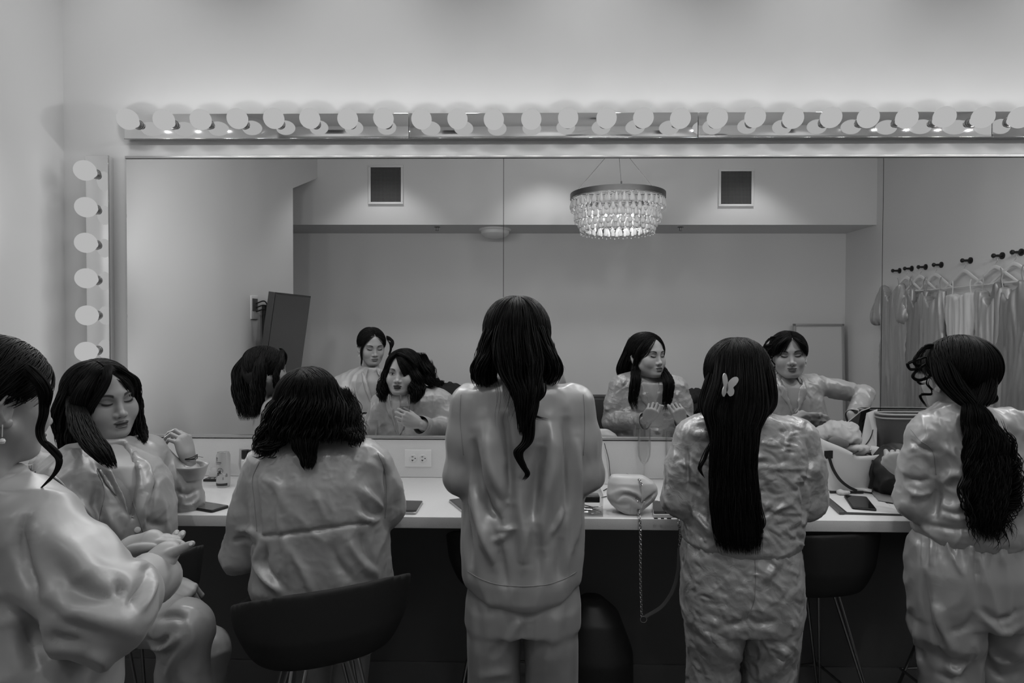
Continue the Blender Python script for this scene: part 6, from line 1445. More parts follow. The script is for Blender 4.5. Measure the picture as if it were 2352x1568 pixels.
# ---------------------------------------------------------------- stools
def stool_mesh():
    g = Sdf((-.30, -.30, .56), (.30, .30, 1.02), .008)
    X, Y_, Z = g.X, g.Y, g.Z
    def shell(r, zb, hb):
        zz = np.clip((Z-zb)/hb, 0, 1); rad = r*(0.80+0.20*np.clip(zz*2.6, 0, 1)**.5)+.030*zz
        return ((np.abs(X)/rad)**2.6+(np.abs(Y_)/(rad*.92))**2.6)**(1/2.6)*rad-rad
    o = np.maximum(shell(.205, .630, .25), .632-Z)
    i = np.maximum(shell(.188, .652, .25), .655-Z)
    d = np.maximum(o, -i)
    top = .735+.26*np.clip((-Y_+.06)/.26, 0, 1)**.8*.52      # higher behind (local -Y)
    top = top+.0*X
    d = np.maximum(d, Z-top)
    g.F = d.astype(f32); return g.mesh(3)
SV, SQ = stool_mesh()
def stool(x, y, rot, label, z0=0.0, mleg='steelleg', sx=1.0):
    t = empty('bar_stool', (x, y, 0), label, 'stool', 'black shell bar stools at the counter'); R = Matrix.Translation((x, y, 0)) @ Matrix.Rotation(rot, 4, 'Z')
    V = SV.copy(); V[:, 0] *= sx; V[:, 1] *= sx
    obj('shell', xf(R, V), SQ, M['stool'], t)
    p = lambda a, b, c: tuple(R @ Vector((a, b, c)))
    MB().lathe([(.09, .618), (.09, .632), (1e-4, .632)], (x, y, 0), n=24).build('mounting_plate', M['black'], t)
    for qx, qy in ((-1, -1), (1, -1), (1, 1), (-1, 1)):
        for k in (0, 1):
            dx, dy = (.035, 0) if k == 0 else (0, .035)
            MB().tube([p(qx*(.05+dx), qy*(.05+dy), .625), p(qx*.205, qy*.205, .008)], .0058, 8).build('leg', M[mleg], t)
    fr_ = .168
    MB().tube([p(-fr_, -fr_, .22), p(fr_, -fr_, .22), p(fr_, fr_, .22), p(-fr_, fr_, .22)], .006, 8, closed=True).build('footrest', M[mleg], t)
    return t
s3 = P(741, 1450, -.84); stool(s3.x, -.85, math.radians(28), 'black shell bar stool under the seated woman with wavy hair', sx=1.13)
s2 = P(285, 1450, -.74); stool(s2.x, -.76, math.radians(60), 'black shell bar stool under the woman facing us')
s5 = P(1905, 1380, -.52); stool(s5.x-.02, -.375, math.radians(10), 'empty black bar stool tucked between the clip woman and the ponytail woman', mleg='chromedark')
s4 = P(1165, 1450, -.36); stool(s4.x, -.36, 0, 'black bar stool tucked in front of the centre woman, only legs showing', mleg='chromedark')
s6 = P(2240, 1450, -.36); stool(s6.x, -.36, .1, 'black bar stool tucked in front of the ponytail woman', mleg='chromedark')
q = P(1372, 1450, -.42)      # dark travel bag
g = Sdf((q.x-.20, -.66, -.01), (q.x+.20, -.20, .66), .010)
g.rows([(.0, q.x, .115, -.42, .15), (.05, q.x, .13, -.42, .17), (.40, q.x, .125, -.42, .15), (.52, q.x-.01, .09, -.42, .11), (.575, q.x-.02, .04, -.42, .06)], .02, p=2.6)
V, Q = g.mesh(2); V[:, 2] = np.maximum(V[:, 2], .002); tag(obj('travel_bag', V, Q, M['black']), 'black soft travel bag standing on the floor under the counter', 'bag')
# ---------------------------------------------------------------- things on the counter
def onC(px, py, z=None):
    z = CT if z is None else z; d = P(px, py, 0)-CAMP; return CAMP+d*((z-CAMP.z)/d.z)
def slab(name, A3, h, m, parent=None, r=.008, z0=0.0):
    """rounded plate on the counter: three corner points (a, b, c in order), thickness h"""
    a, b, c = [Vector((v.x, v.y, 0)) for v in A3]; c = b+(c-b); d = a+(c-b); pts = []
    cs = [a, b, c, d]
    for i in range(4):
        p0, p1, p2 = cs[i-1], cs[i], cs[(i+1) % 4]; u = (p0-p1).normalized(); v = (p2-p1).normalized()
        for k in range(7):
            t = k/6; q1 = p1+u*r; q2 = p1+v*r; pts.append((q1*(1-t)**2+p1*2*t*(1-t)+q2*t*t))
    V = []; n = len(pts); cen = sum(pts, Vector())/n
    for dz, s_ in ((0, .985), (.001, 1.0), (h-.001, 1.0), (h, .985)): V += [tuple(cen+(p-cen)*s_+Vector((0, 0, CT+z0+dz))) for p in pts]
    Fs = [list(range(n))[::-1], list(range(3*n, 4*n))]+[[j*n+k, j*n+(k+1) % n, (j+1)*n+(k+1) % n, (j+1)*n+k] for j in range(3) for k in range(n)]
    return MB().add(V, Fs).build(name, m, parent)
msc = mat('phone screen', .012, .06); mcase = mat('white phone case', .6, .35); msil = mat('phone frame', .45, .25, .9)
def phone(c3, label, case, h=.0085, mh=None):
    A3 = [onC(*p) for p in c3]; cen = (A3[0]+A3[2])/2; t = empty('phone', (cen.x, cen.y, CT), label, 'phone', 'phones on the counter')
    slab('case', A3, h, case, t, .009, .0004)
    i = [cen+(v-cen)*.94 for v in A3]; sc_ = slab('screen', i, .0008, mh or msc, t, .007, h+.0002)
    return t
phone([(459, 1155), (527, 1166), (487, 1178)], 'phone lying face up left of the seated wavy-haired woman', M['black'], mh=mat('screen painted reflection', .12, .15))  # reflection on this screen put into a lighter base colour
phone([(927, 1154), (972, 1155), (955, 1182)], 'phone in a dark case right of the seated wavy-haired woman', msil)
phone([(1030, 1152), (1082, 1146), (1118, 1172)], 'phone with a silver edge left of the centre woman', msil)
pd = phone([(1497, 1157), (1543, 1157), (1550, 1189)], 'phone in a white case beside the handbag', mcase, .011)
cb = onC(1522, 1191, CT+.006)
for dx, w_ in ((-.022, .012), (0, .010), (.022, .014)): MB().box((cb.x+dx, cb.y+.003, CT+.0062), (w_, .004, .003)).build('port' if dx == 0 else 'speaker_slot', M['black'], pd, smooth=False)
phone([(1938, 1142), (1990, 1146), (2014, 1176)], 'black phone on the white page beside the white tote', M['black'], .010)
b = onC(923, 1135); MB().tube([b+Vector((-.03, .005, .010)), b+Vector((.006, 0, .010))], .0095, 14).build('lipstick', M['black'])
tag([o for o in COL.objects if o.name == 'lipstick'][0], 'dark lipstick tube lying behind the phone in the dark case', 'lipstick')
# wall outlet
def outlet(px0, px1, py0, py1, label, ):
    a, b_ = P(px0, py0, -.022), P(px1, py1, -.022); cx, cz = (a.x+b_.x)/2, (a.z+b_.z)/2; t = empty('outlet', (cx, -.02, cz), label, 'outlet', 'outlets in the upstand')
    MB().box((cx, -.0215, cz), (b_.x-a.x, .004, a.z-b_.z), bev=.0015).build('cover_plate', mat('outlet white', .78, .35), t)
    for q in (-1, 1):
        s_ = MB().lathe([(.0168, 0), (.0168, .002), (.0155, .003), (1e-4, .003)], (cx+q*.021, -.0235, cz), n=28, rot=Matrix.Rotation(PI/2, 3, 'X')).build('socket_face', mat('socket white', .72, .35), t)
        m = MB().box((cx+q*.021-.002, -.0268, cz+.007), (.008, .001, .0022)).box((cx+q*.021-.002, -.0268, cz-.007), (.009, .001, .0022)).box((cx+q*.021-.002, -.0268, cz-.0095), (.003, .001, .004)).lathe([(.0026, 0), (1e-4, .001)], (cx+q*.021+.0095, -.0265, cz), n=10, rot=Matrix.Rotation(PI/2, 3, 'X'))
        m.build('slots', M['black'], s_, smooth=False)
outlet(929.5, 991, 1032, 1072, 'white double outlet on the upstand between the seated and centre women')
# slim can
def can():
    base = onC(513, 1117); r = .0262; h = .140; t = empty('drink_can', base, 'slim printed drink can standing by the cuff of the raised hand', 'can')
    c = Vector((base.x, base.y, CT))
    MB().lathe([(1e-4, .003), (r*.75, .001), (r*.86, 0), (r, .010), (r, h-.012), (r*.86, h-.003), (r*.86, h), (r*.80, h-.001), (r*.78, h-.004), (1e-4, h-.004)], tuple(c), n=40).build('body', mat('can print', .50, .35, .35), t)
    MB().lathe([(.007, h-.0025), (.007, h-.004), (1e-4, h-.004)], tuple(c+Vector((0, -.008, 0))), n=14).build('pull_tab', msil, t)
    def patch(a0, a1, z0, z1, m, name, lift=.0004):
        V = []; n = 12
        for k in range(n+1):
            a = math.radians(-90-10+a0+(a1-a0)*k/n)
            for z in (z0, z1): V.append((c.x+(r+lift)*math.cos(a), c.y+(r+lift)*math.sin(a), CT+z))
        return MB().add(V, [[2*k, 2*k+1, 2*k+3, 2*k+2] for k in range(n)]).build(name, m, t, smooth=False)
    dk = mat('can ink dark', .03, .4); md_ = mat('can ink mid', .22, .4); lt = mat('can ink light', .62, .35)
    patch(-60, 70, .008, .018, dk, 'bottom_band'); patch(-60, 18, .098, .104, dk, 'name_band'); patch(-50, 14, .0935, .0945, dk, 'name_rule')
    for k in range(9): patch(-55+k*8, -55+k*8+4.5, .0995, .1025, lt, 'name_letter', .0006)
    for a0, a1, z0, z1 in ((-40, -16, .119, .1215), (-20, -16, .1145, .1215), (-40, -16, .1145, .117), (-40, -36, .109, .1165), (-40, -16, .109, .1115)): patch(a0, a1, z0, z1, dk, 'logo_numeral')
    n = 26
    for rr_, m_ in ((.0115, dk),):
        for k in range(n): 
            a = 2*PI*k/n; patch(8+math.degrees(rr_*math.cos(a)/r)-2.2, 8+math.degrees(rr_*math.cos(a)/r)+2.2, .068+rr_*math.sin(a)-.0009, .068+rr_*math.sin(a)+.0009, m_, 'wheel_emblem')
    for a in (0, 60, 120):
        for k in range(-4, 5): x = .0024*k; patch(8+math.degrees(x*math.cos(math.radians(a))/r)-1.6, 8+math.degrees(x*math.cos(math.radians(a))/r)+1.6, .068+x*math.sin(math.radians(a))-.0009, .068+x*math.sin(math.radians(a))+.0009, dk, 'wheel_spoke')
    for k in range(14):
        a = rnd.uniform(-60, 60); z = rnd.uniform(.030, .060); patch(a, a+rnd.uniform(6, 22), z, z+rnd.uniform(.003, .010), rnd.choice([md_, dk, lt]), 'landscape_print')
can()
def tumbler(c, r0, r1, h, label, name='drinking_glass'):
    t = MB().lathe([(1e-4, .002), (r0*.8, 0), (r0, .004), ((r0+r1)/2*1.1, h*.45), (r1, h), (r1-.0015, h), ((r0+r1)/2*1.1-.0015, h*.45), (r0-.002, .007), (1e-4, .008)], tuple(c), n=36).build(name, M['glass'])
    return tag(t, label, 'glass', 'drinking glasses on the counter')
b = onC(561, 1090); tumbler(Vector((b.x, b.y, CT)), .026, .028, .118, 'clear stemless glass between the can and the seated woman')
for k, px in enumerate((570, 584)):
    b = onC(px, 1096); c = Vector((b.x, -.065-.0*k, CT)); t = empty('cosmetic_bottle', c, ('small pale bottle with black cap behind the stemless glass', 'small pale bottle with black cap touching the wavy hair edge')[k], 'bottle', 'capped bottles')
    MB().lathe([(1e-4, 0), (.016, 0), (.017, .003), (.017, .08), (.009, .088), (1e-4, .088)], tuple(c), n=20).build('bottle_body', M['white'], t); MB().lathe([(.0155, .088), (.0155, .122), (1e-4, .122)], tuple(c), n=20).build('cap', M['black'], t)
# flutes near the mirror
b = onC(1479, 1106); flute('champagne_flute', (b.x, b.y, CT), 'empty champagne flute behind the pale handbag', scale=1.0, h=.222)
b = onC(1543, 1103); flute('champagne_flute', (b.x, b.y, CT), 'empty champagne flute partly behind the sleeve of the clip woman', scale=1.0, h=.205)
v = PM(854, 985, -.30); flute('wine_glass', (v.x, -.30, CT), 'wide glass reflected beside the seated woman', scale=1.15, h=.17, group='wine glasses')
# wire basket at the far left with crumpled plastic
b = onC(72, 1124); b = Vector((b.x, b.y-.02, CT)); t = empty('wire_basket', b, 'white wire basket of dark bottles at the left end of the counter', 'basket'); m = MB()
W_, D_, H_ = .13, .12, .115
for z in (0.004, .032, .060, .088, H_): m.tube([b+Vector((x, y, z)) for x, y in ((-W_/2, -D_/2), (W_/2, -D_/2), (W_/2, D_/2), (-W_/2, D_/2))], .0016, 6, closed=True)
for k in range(4):
    for y in (-D_/2, D_/2): m.tube([b+Vector((-W_/2+W_*k/3, y, .004)), b+Vector((-W_/2+W_*k/3, y, H_))], .0016, 6)
    for x in (-W_/2, W_/2): m.tube([b+Vector((x, -D_/2+D_*k/3, .004)), b+Vector((x, -D_/2+D_*k/3, H_))], .0016, 6)
    m.tube([b+Vector((-W_/2+W_*k/3, -D_/2, .004)), b+Vector((-W_/2+W_*k/3, D_/2, .004))], .0016, 6)
m.build('wire_frame', M['white'], t)
for k, (dx, dy, r, h) in enumerate(((-.032, -.02, .02, .09), (.018, -.025, .022, .075), (0.0, .03, .02, .10))):
    tag(MB().lathe([(1e-4, .006), (r, .006), (r, h*.8), (r*.5, h*.9), (r*.5, h), (1e-4, h)], tuple(b+Vector((dx, dy, 0))), n=18).build('hair_product_bottle', mat('dark bottle', .03, .3)), ['dark bottle standing at the front left of the wire basket', 'short dark bottle at the front right of the wire basket', 'tall dark bottle at the back of the wire basket'][k], 'bottle', 'bottles in the wire basket')
def crumple(name, c, r, m, label, cat, seed=0, vox=.006, amp=.02, sc=(16, 16, 16), zmin=None, parent=None, group=None):
    c = Vector(c); g = Sdf(tuple(c-Vector(r)*1.25), tuple(c+Vector(r)*1.25), vox); g.ell(tuple(c), r); V, Q = g.mesh(1); N_ = vnormals(V, Q)
    V = crease_noise(V, N_, amp, sc, seed=seed, ridged=2); N_ = vnormals(V, Q); V = crease_noise(V, N_, amp*.3, tuple(2.4*x for x in sc), seed=seed+1, ridged=True)
    if zmin is not None: V[:, 2] = np.maximum(V[:, 2], zmin)
    o = obj(name, V, Q, m, parent)
    if label: tag(o, label, cat, group)
    return o
M['tissue'] = mat('white tissue', .52, .8)
crumple('plastic_wrap', b+Vector((.075, .0, .115)), (.05, .045, .035), M['tissue'], 'crumpled white wrap on top of the wire basket', 'wrap', 3)
b = onC(489, 1103); t = empty('eyeshadow_palette', b, 'small open makeup palette between the cuff and the can', 'makeup')
MB().box((b.x, b.y, CT+.005), (.06, .045, .009), bev=.001).build('palette_base', M['black'], t); MB().box((b.x, b.y+.034, CT+.026), (.06, .005, .042), rot=Matrix.Rotation(-.5, 3, 'X'), bev=.001).build('palette_lid', mat('palette mirror', .5, .15, .8), t)
for k in range(3): MB().lathe([(.007, .0), (.007, .001), (1e-4, .001)], (b.x-.018+.018*k, b.y-.004, CT+.0096), n=14).build('pan', mat('pan %d' % k, .2+.15*k, .7), t)
# paper gift bag behind the centre woman
b = onC(1374, 1112); t = empty('paper_bag', b, 'white paper bag with black cord standing right of the centre woman', 'bag'); z = CT
V = [(b.x-.07, b.y, z+.001), (b.x+.046, b.y, z+.001), (b.x+.046, b.y+.07, z+.001), (b.x-.07, b.y+.07, z+.001), (b.x-.065, b.y+.015, z+.172), (b.x+.022, b.y+.015, z+.172), (b.x+.022, b.y+.05, z+.172), (b.x-.065, b.y+.05, z+.172), (b.x+.036, b.y+.035, z+.10)]
o = obj('bag_body', V, [(0, 1, 5, 4), (2, 3, 7, 6), (3, 0, 4, 7), (0, 3, 2, 1), (1, 8, 5), (1, 2, 8), (8, 2, 6), (5, 8, 6)], mat('bag paper', .70, .6), t, smooth=False); s_ = o.modifiers.new('thickness', 'SOLIDIFY'); s_.thickness = .001
MB().tube(spline([(b.x+.024, b.y-.002, z+.17), (b.x+.042, b.y-.006, z+.10), (b.x+.048, b.y-.010, z+.03), (b.x+.050, b.y-.012, z+.004)], 24), .0013, 6).build('cord_handle', M['black'], t)
tag(MB().tube(spline([onC(1398, 1104)+Vector((0, 0, .006)), onC(1408, 1098)+Vector((0, 0, .012)), onC(1420, 1104)+Vector((0, 0, .008)), onC(1412, 1112)+Vector((0, 0, .004))], 24), .0022, 6).build('cord', M['black']), 'black cord looping behind the pale handbag', 'cord')
tag(MB().tube(spline([onC(1386, 1128)+Vector((0, 0, .003)), onC(1396, 1124)+Vector((0, 0, .003)), onC(1400, 1138)+Vector((0, 0, .003)), onC(1382, 1144)+Vector((0, 0, .003))], 24), .0018, 6).build('hair_tie', M['black']), 'black hair tie between the clear box and the handbag', 'hair tie')
# clear hairpin box
b = onC(1356, 1186); w2, d2, h2 = .085, .10, .072; c = Vector((b.x, b.y+d2/2, CT)); t = empty('hairpin_box', c, 'clear plastic box of hairpins at the counter edge beside the centre woman', 'box')
m = MB(); th = .0022
for cx_, cy_, sx_, sy_ in ((0, -d2/2, w2, th), (0, d2/2, w2, th), (-w2/2, 0, th, d2), (w2/2, 0, th, d2)): m.box(c+Vector((cx_, cy_, h2/2+.001)), (sx_, sy_, h2), bev=.0006)
m.box(c+Vector((0, 0, .0015)), (w2, d2, th)); m.build('box_walls', M['glass'], t, smooth=False)
MB().box(c+Vector((0, 0, h2+.002)), (w2+.004, d2+.004, .003), bev=.001).build('lid', M['glass'], t); MB().box(c+Vector((0, .012, .048)), (w2-.012, d2-.05, .022), bev=.003).build('inner_tray', mat('smoked tray', .03, .3), t)
for k in range(16):
    a = rnd.uniform(-1.2, 1.2); p0 = c+Vector((rnd.uniform(-.028, .028), rnd.uniform(-.038, .01), .006+.0011*k)); d = Vector((math.cos(a), math.sin(a)*.6, rnd.uniform(-.05, .05)))*.024
    n_ = Vector((-d.y, d.x, 0)).normalized()*.0022
    tag(MB().tube([p0-d+n_, p0+d+n_*.8, p0+d*1.05, p0+d-n_*.8, p0-d-n_], .0009, 5).build('hairpin', mat('hairpin', .6, .25, .8) if k == 0 else bpy.data.materials['hairpin']), 'metal hairpin lying in the clear box', 'hairpin', 'hairpins in the clear box')
# pale handbag with chain strap
def purse():
    a, b_ = onC(1393, 1175), onC(1512, 1150); cx = (a.x+b_.x)/2; cy = onC(1452, 1184).y+.075; c = Vector((cx, cy, CT)); t = empty('handbag', c, 'pale leather handbag with folded flap and chain strap at the counter edge', 'handbag')
    ml_ = noise_bump(mat('pale leather', .50, .36, spec=.5), 180, .05, .001)
    Yp = cy; cy0 = Yp
    rp = [rowpx(py, xl, xr, Yp-.03, hd) for py, xl, xr, hd in ((1102, 1406, 1474, .014), (1106, 1402, 1484, .026), (1118, 1397, 1502, .040), (1130, 1396, 1510, .046), (1143, 1393, 1511, .052), (1156, 1394, 1503, .056), (1168, 1402, 1490, .056), (1178, 1414, 1476, .052), (1186, 1428, 1466, .046))]
    zb = min(r[0] for r in rp); rp = [(CT+.002+(r[0]-zb)*1.0, r[1], r[2], r[3], r[4]) for r in rp]
    L = lambda u, v, w_: (cx+u, cy+v, CT+w_)
    pp = lambda x, y: P(x, y, Yp-.08)
    def bg(g):
        g.rows(rp, p=2.5); cr = [(1416, 1147), (1420, 1139), (1430, 1134), (1444, 1135), (1458, 1141), (1468, 1150), (1473, 1158)]; cr = [P(x, y, Yp-.082) for x, y in cr]
        for a_, b_2 in zip(cr[:-1], cr[1:]): g.cap(a_, b_2, .0085, .0085, .003, op='s')
        cr = [P(x, y, Yp-.076) for x, y in ((1478, 1154), (1492, 1144), (1509, 1131))]
        for a_, b_2 in zip(cr[:-1], cr[1:]): g.cap(a_, b_2, .0055, .0065, .003, op='s')
    body = cloth('body', bg, *bounds([(r[1]+q*r[2], r[3]+q*r[4], r[0]) for r in rp for q in (-1, 1)], .03), .0032, ml_, t,
        [([pp(1420, 1146), pp(1432, 1136), pp(1450, 1137), pp(1466, 1146), pp(1474, 1156)], .0035, -.0050), ([pp(1400, 1150), pp(1420, 1160), pp(1446, 1158)], .010, -.0055), ([pp(1400, 1136), pp(1430, 1126), pp(1462, 1134), pp(1476, 1148)], .008, .002), ([pp(1478, 1150), pp(1492, 1142), pp(1508, 1130)], .004, -.005),
         ([pp(1446, 1152), pp(1450, 1168), pp(1448, 1184)], .003, -.003), ([pp(1405, 1172), pp(1425, 1182), pp(1465, 1184)], .005, -.002)], [dict(amp=.0025, scale=(12, 12, 12), seed=5)], smooth=2)
    T = bvh(body)
    def links(pts, name, r=.0042, mm_=None):
        s_ = spline(pts, 400); L_ = np.concatenate([[0], np.cumsum(np.linalg.norm(np.diff(s_, axis=0), axis=1))]); m = MB(); k = 0; d = 0
        while d < L_[-1]-.004:
            i = min(398, int(np.searchsorted(L_, d))); p = Vector(s_[i]); u = Vector(s_[i+1])-p; u.normalize(); v = u.orthogonal().normalized(); w_ = u.cross(v)
            if k % 2: v, w_ = w_, -v
            m.tube([p+u*(.0056*math.cos(q))+v*(.0042*math.sin(q)) for q in np.linspace(0, 2*PI, 11)[:-1]], .0015, 4, closed=True); d += .0078; k += 1
        m.build(name, mm_ or M['chromedark'], t)
    e = .585
    f1 = [P(1462, 1147, cy-.07), P(1466, 1165, cy-.078), P(1467, 1180, -.565), P(1470, 1196, -.592), P(1471, 1250, -.598), P(1471, 1330, -.598), P(1474, 1418, -.598)]
    links(f1, 'chain')
    links([onC(1500, 1152)+Vector((0, 0, .004)), onC(1530, 1160)+Vector((0, 0, .004)), onC(1556, 1170)+Vector((0, 0, .004)), P(1558, 1193, -.592), P(1562, 1230, -.598), P(1560, 1262, -.600)], 'chain')
    st = spline([P(1560, 1258, -.600), P(1557, 1310, -.602), P(1545, 1355, -.604), P(1520, 1392, -.604), P(1482, 1416, -.602)], 40)
    m = MB(); V = []
    for k, p in enumerate(st):
        u = Vector(st[min(k+1, 39)])-Vector(st[max(k-1, 0)]); n_ = Vector((u.z, 0, -u.x)).normalized()
        for q, y in ((-.0055, -.001), (.0055, -.001), (.0055, .001), (-.0055, .001)): V.append(tuple(Vector(p)+n_*q+Vector((0, y, 0))))
    m.add(V, [[4*k+j, 4*k+(j+1) % 4, 4*k+4+(j+1) % 4, 4*k+4+j] for k in range(39) for j in range(4)]).build('leather_strap', mat('strap leather', .16, .45), t)
    rg = P(1478, 1422, -.6); MB().tube([rg+Vector((.0105*math.cos(a), 0, .0105*math.sin(a))) for a in np.linspace(0, 2*PI, 25)[:-1]], .0011, 6, closed=True).build('ring', M['chrome'], t)
    MB().tube(spline([P(1474, 1118, Yp-.085), P(1477, 1135, Yp-.092), P(1474, 1152, Yp-.094)], 12), .0018, 6).build('zip_pull', ml_, t); MB().box(tuple(P(1478, 1160, Yp-.096)), (.007, .003, .026), rot=Matrix.Rotation(.3, 3, 'Y'), bev=.001).build('zip_tab', ml_, t)
    links([P(1458, 1098, Yp-.04), P(1468, 1102, Yp-.06), P(1473, 1109, Yp-.08), P(1474, 1118, Yp-.086)], 'clasp_chain')
    tag(MB().tube(spline([P(1412, 1094, Yp+.02), P(1428, 1099, Yp+.02), P(1447, 1104, Yp+.02)], 14), .0075, 14).build('hair_curler', mat('curler', .6, .4)), 'white spotted roller on top of the pale handbag', 'roller')
    tag(MB().box(tuple(P(1451, 1096, Yp-.01)), (.045, .006, .014), rot=Matrix.Rotation(.42, 3, 'Y'), bev=.001).build('swing_tag', mat('grey tag', .30, .5)), 'grey tag on top of the pale handbag', 'tag')
purse()
# white tote with black handles
def tote():
    Yt = -.155; c = P(1938, 1128, Yt); cx = c.x+.004; z = CT; t = empty('tote_bag', (cx, Yt, z), 'white tote with black handles full of tissue in front of the ponytail woman', 'bag')
    mw_ = mat('tote canvas', .68, .6); V = []; n = 48; rows_ = 9
    for j in range(rows_):
        f = j/(rows_-1); hx = .086+.050*f; hy = .050+.018*f
        for k in range(n):
            a = 2*PI*k/n; ca, sa = math.cos(a), math.sin(a); p_ = 3.2
            rr_ = (abs(ca)**p_+abs(sa)**p_)**(-1/p_); x = hx*rr_*ca; y = hy*rr_*sa
            top = .142+(.072*(-ca)**.8 if ca < 0 else .015*ca*ca)+(.018*sa if sa > 0 else 0)
            V.append((cx+x+.012*f*f, Yt+y, z+.002+top*f))
    Fs = [[j*n+k, j*n+(k+1) % n, (j+1)*n+(k+1) % n, (j+1)*n+k] for j in range(rows_-1) for k in range(n)]+[list(range(n))[::-1]]
    o = obj('canvas_body', V, Fs, mw_, t); s_ = o.modifiers.new('thickness', 'SOLIDIFY'); s_.thickness = .003; o.data.set_sharp_from_angle(angle=1.0)
    T = bvh(o)
    def strap(px, wd=.010, name='handle', yoff=.004):
        s_ = lapline([tuple(press(T, P(x, y, Yt-.07), yoff, CAMP)) if inn else tuple(P(x, y, Yt-.085)) for x, y, inn in px]); s_ = spline(s_, 30); V = []
        for k in range(30):
            u = Vector(s_[min(k+1, 29)])-Vector(s_[max(k-1, 0)]); n_ = Vector((u.z, 0, -u.x)).normalized()
            for q, y in ((-wd/2, -.0015), (wd/2, -.0015), (wd/2, .0015), (-wd/2, .0015)): V.append(tuple(Vector(s_[k])+n_*q+Vector((0, y, 0))))
        MB().add(V, [[4*k+j, 4*k+(j+1) % 4, 4*k+4+(j+1) % 4, 4*k+4+j] for k in range(29) for j in range(4)]+[[0, 1, 2, 3], [116, 117, 118, 119]]).build(name, M['black'], t)
    strap([(1904, 1034, 1), (1904, 1052, 1)], .036, 'handle_patch'); strap([(1903, 1045, 1), (1905, 1078, 1), (1930, 1108, 0), (1950, 1122, 0), (1968, 1127, 0)], .011)
    strap([(1984, 1044, 1), (1998, 1034, 1), (2010, 1036, 0), (2009, 1070, 0), (2005, 1100, 0), (1998, 1122, 0)], .014)
    MB().box((cx-.03, Yt-.075, z+.006), (.13, .008, .009), bev=.002).build('base_trim', M['black'], t)
    g = (cx-.035, Yt+.010, z+.215)
    crumple('tissue_paper', g, (.105, .050, .050), M['tissue'], 'crumpled white tissue heaped in the white tote', 'tissue', 8, amp=.02, sc=(9, 9, 9)); crumple('tissue_paper', (cx+.035, Yt-.01, z+.165), (.05, .045, .022), M['tissue'], 'small folded tissue at the front rim of the white tote', 'tissue', 12, amp=.012)
    s_ = spline([P(1900, 1008, Yt-.03), P(1920, 1000, Yt-.04), P(1950, 1012, Yt-.04), P(1952, 1026, Yt-.04)], 12)
    q = P(1926, 1016, Yt-.045); g2 = Sdf((q.x-.06, q.y-.04, q.z-.05), (q.x+.06, q.y+.04, q.z+.04), .004); g2.ell(tuple(q), (.042, .010, .022), rot=Matrix.Rotation(.25, 3, 'Y')); V, Q = g2.mesh(1); tag(obj('slipper', V, Q, mat('grey felt', .18, .7)), 'grey slipper sole tucked in the tote rim', 'slipper')
    # card folder with black edging leaning out of the bag
    A_, B_, C_, D_2 = P(1990, 948, -.03), P(2012, 940, -.03), P(2010, 1030, -.09), P(1972, 1042, -.15)
    cf_ = empty('card_folder', C_, 'white card folder with black zigzag edge standing in the tote', 'folder'); V = [tuple(v) for v in (A_, B_, C_, D_2)]
    o = obj('folder_body', V, [(0, 1, 2, 3)], mw_, cf_, smooth=False); s_ = o.modifiers.new('thickness', 'SOLIDIFY'); s_.thickness = .008
    e = spline([B_, P(2006, 975, -.05), P(1998, 1005, -.09), P(1980, 1028, -.17), P(1958, 1042, -.235)], 30); MB().tube(e-np.array([0, .004, 0]), .0022, 6).build('edge_binding', M['black'], cf_)
tote()
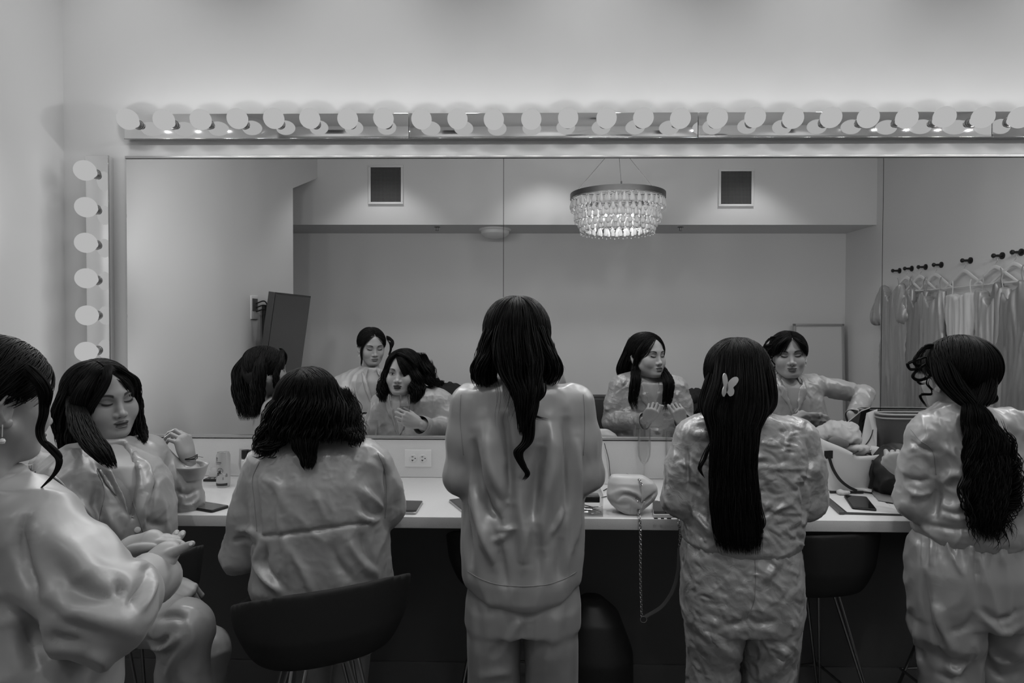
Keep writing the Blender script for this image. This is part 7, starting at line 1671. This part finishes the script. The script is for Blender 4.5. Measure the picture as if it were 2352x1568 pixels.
# black soft bag, clear organiser and dark case right of the tote
c = P(2050, 1080, -.24); g = Sdf((c.x-.13, -.42, CT-.004), (c.x+.16, -.16, CT+.24), .006); g.ell((c.x, -.23, CT+.07), (.070, .085, .085)); g.ell((c.x+.03, -.21, CT+.13), (.070, .06, .060), .04); g.F = np.maximum(g.F, CT+.001-g.Z)
V, Q = g.mesh(2); N_ = vnormals(V, Q); V = crease_noise(V, N_, .014, (9, 9, 9), ridged=2, seed=2); V[:, 2] = np.maximum(V[:, 2], CT+.001); tag(obj('soft_bag', V, Q, M['black']), 'black soft bag between the tote and the ponytail woman', 'bag')
def organiser():
    a, b_ = P(2016, 949, -.075), P(2190, 949, -.075); cx = (a.x+b_.x)/2; w_ = b_.x-a.x; z1 = a.z; z0 = CT+.002; c = Vector((cx, -.075, (z0+z1)/2)); t = empty('makeup_organiser', (cx, -.075, CT), 'open zipped makeup organiser standing behind the ponytail woman', 'organiser')
    mz = mat('organiser trim', .45, .4); m = MB(); d_ = .085
    def loop(z, gx, gy, r, n=40):
        out = []
        for k in range(n):
            a = 2*PI*k/n; ca, sa = math.cos(a), math.sin(a); p_ = 5; rr_ = (abs(ca)**p_+abs(sa)**p_)**(-1/p_); out.append(Vector((cx+gx*rr_*ca, -.075+gy*rr_*sa, z)))
        return out
    for z, r in ((z1, .0045), (z1-.016, .0035)): MB().tube(loop(z, w_/2, d_/2, r), r, 8, closed=True).build('zip_frame', mz, t)
    V = []; n = 40
    for z in (z0, z1): V += [tuple(v) for v in loop(z, w_/2-.002, d_/2-.002, 0)]
    o = obj('body', V, [[k, (k+1) % n, n+(k+1) % n, n+k] for k in range(n)]+[list(range(n))[::-1]], mat('organiser fabric', .10, .5), t)
    for k, (px, lean) in enumerate(((2050, .1), (2060, -.05), (2072, .15), (2085, 0), (2100, .1))):
        q = P(px, 1000, -.135); o = empty('makeup_brush', (q.x, -.130, CT+.03), 'makeup brush in the organiser, %s' % ['nearest the tote', 'second from the tote', 'third from the tote', 'fourth from the tote', 'beside the sleeve'][k], 'brush', 'brushes in the organiser')
        R = Matrix.Rotation(lean, 3, 'Y'); bb = Vector((q.x, -.131, CT+.03)); MB().lathe([(1e-4, 0), (.0035, .005), (.005, .07), (.006, .09), (1e-4, .09)], tuple(bb), n=12, rot=R).build('brush_handle', mat('brush handle', .55, .3), o); MB().lathe([(.0065, .088), (.008, .10), (.0085, .12), (.004, .133), (1e-4, .134)], tuple(bb), n=14, rot=R).build('bristles', M['black'], o)
organiser()
# open portfolio with black spine, packets on it
a = [onC(1892, 1139), onC(2014, 1146), onC(2076, 1184)]; t = empty('portfolio', (a[0]+a[2])/2, 'white open portfolio sheet with black spine under the black phone', 'folder')
slab('cover', [onC(1890, 1140), onC(2018, 1143), onC(2078, 1185)], .0016, M['black'], t, .003, .0002)
sp_ = [onC(1882, 1139), onC(1893, 1139), onC(1940, 1182)]; slab('spine', sp_, .010, mat('spine vinyl', .06, .4), t, .003, .0004)
slab('page', [onC(1900, 1140), onC(2016, 1144), onC(2073, 1182)], .0008, mat('page', .70, .5), t, .002, .0021)
b = onC(1981, 1130); t = empty('wipes_packet', b, 'small white packet lying against the tote base', 'packet'); R = Matrix.Rotation(-.55, 3, 'Z')
MB().box((b.x, b.y, CT+.012), (.068, .034, .010), rot=R, bev=.004).build('sleeve', M['white'], t)
crumple('cotton_pad', (onC(1938, 1136).x, onC(1938, 1136).y, CT+.010), (.026, .014, .010), M['tissue'], 'crumpled cotton by the tote base', 'cotton', 6, vox=.003, amp=.006, sc=(30, 30, 30), zmin=CT+.001)
b = onC(2030, 1140); t = tag(slab('brochure', [onC(1985, 1112), onC(2030, 1118), onC(2068, 1160)], .004, mat('brochure print', .22, .4), None, .002, .0035), 'dark printed brochure lying by the black soft bag', 'brochure')
# grey fabric box at the right edge
a, b_ = P(2333, 1038, -.30), P(2450, 1038, -.30); cx = (a.x+b_.x)/2; t = empty('storage_box', (cx, -.22, CT), 'light grey fabric box on the counter at the right picture edge', 'box'); m = MB(); w_ = b_.x-a.x; h_ = a.z-CT
mg = noise_bump(mat('grey linen', .45, .8), 500, .2, .001)
for dx, dy, sx_, sy_ in ((0, -.08, w_, .006), (0, .08, w_, .006), (-w_/2+.003, 0, .006, .154), (w_/2-.003, 0, .006, .154)): m.box((cx+dx, -.22+dy, CT+h_/2+.001), (sx_, sy_, h_-.002), bev=.001)
m.box((cx, -.22, CT+.004), (w_-.006, .154, .005)); m.build('linen_walls', mg, t)
tag(MB().box((cx+.02, -.22, CT+h_*.5), (w_*.6, .12, h_*.9), bev=.01).build('toiletry_bag', M['black']), 'black toiletry bag inside the grey fabric box', 'bag')
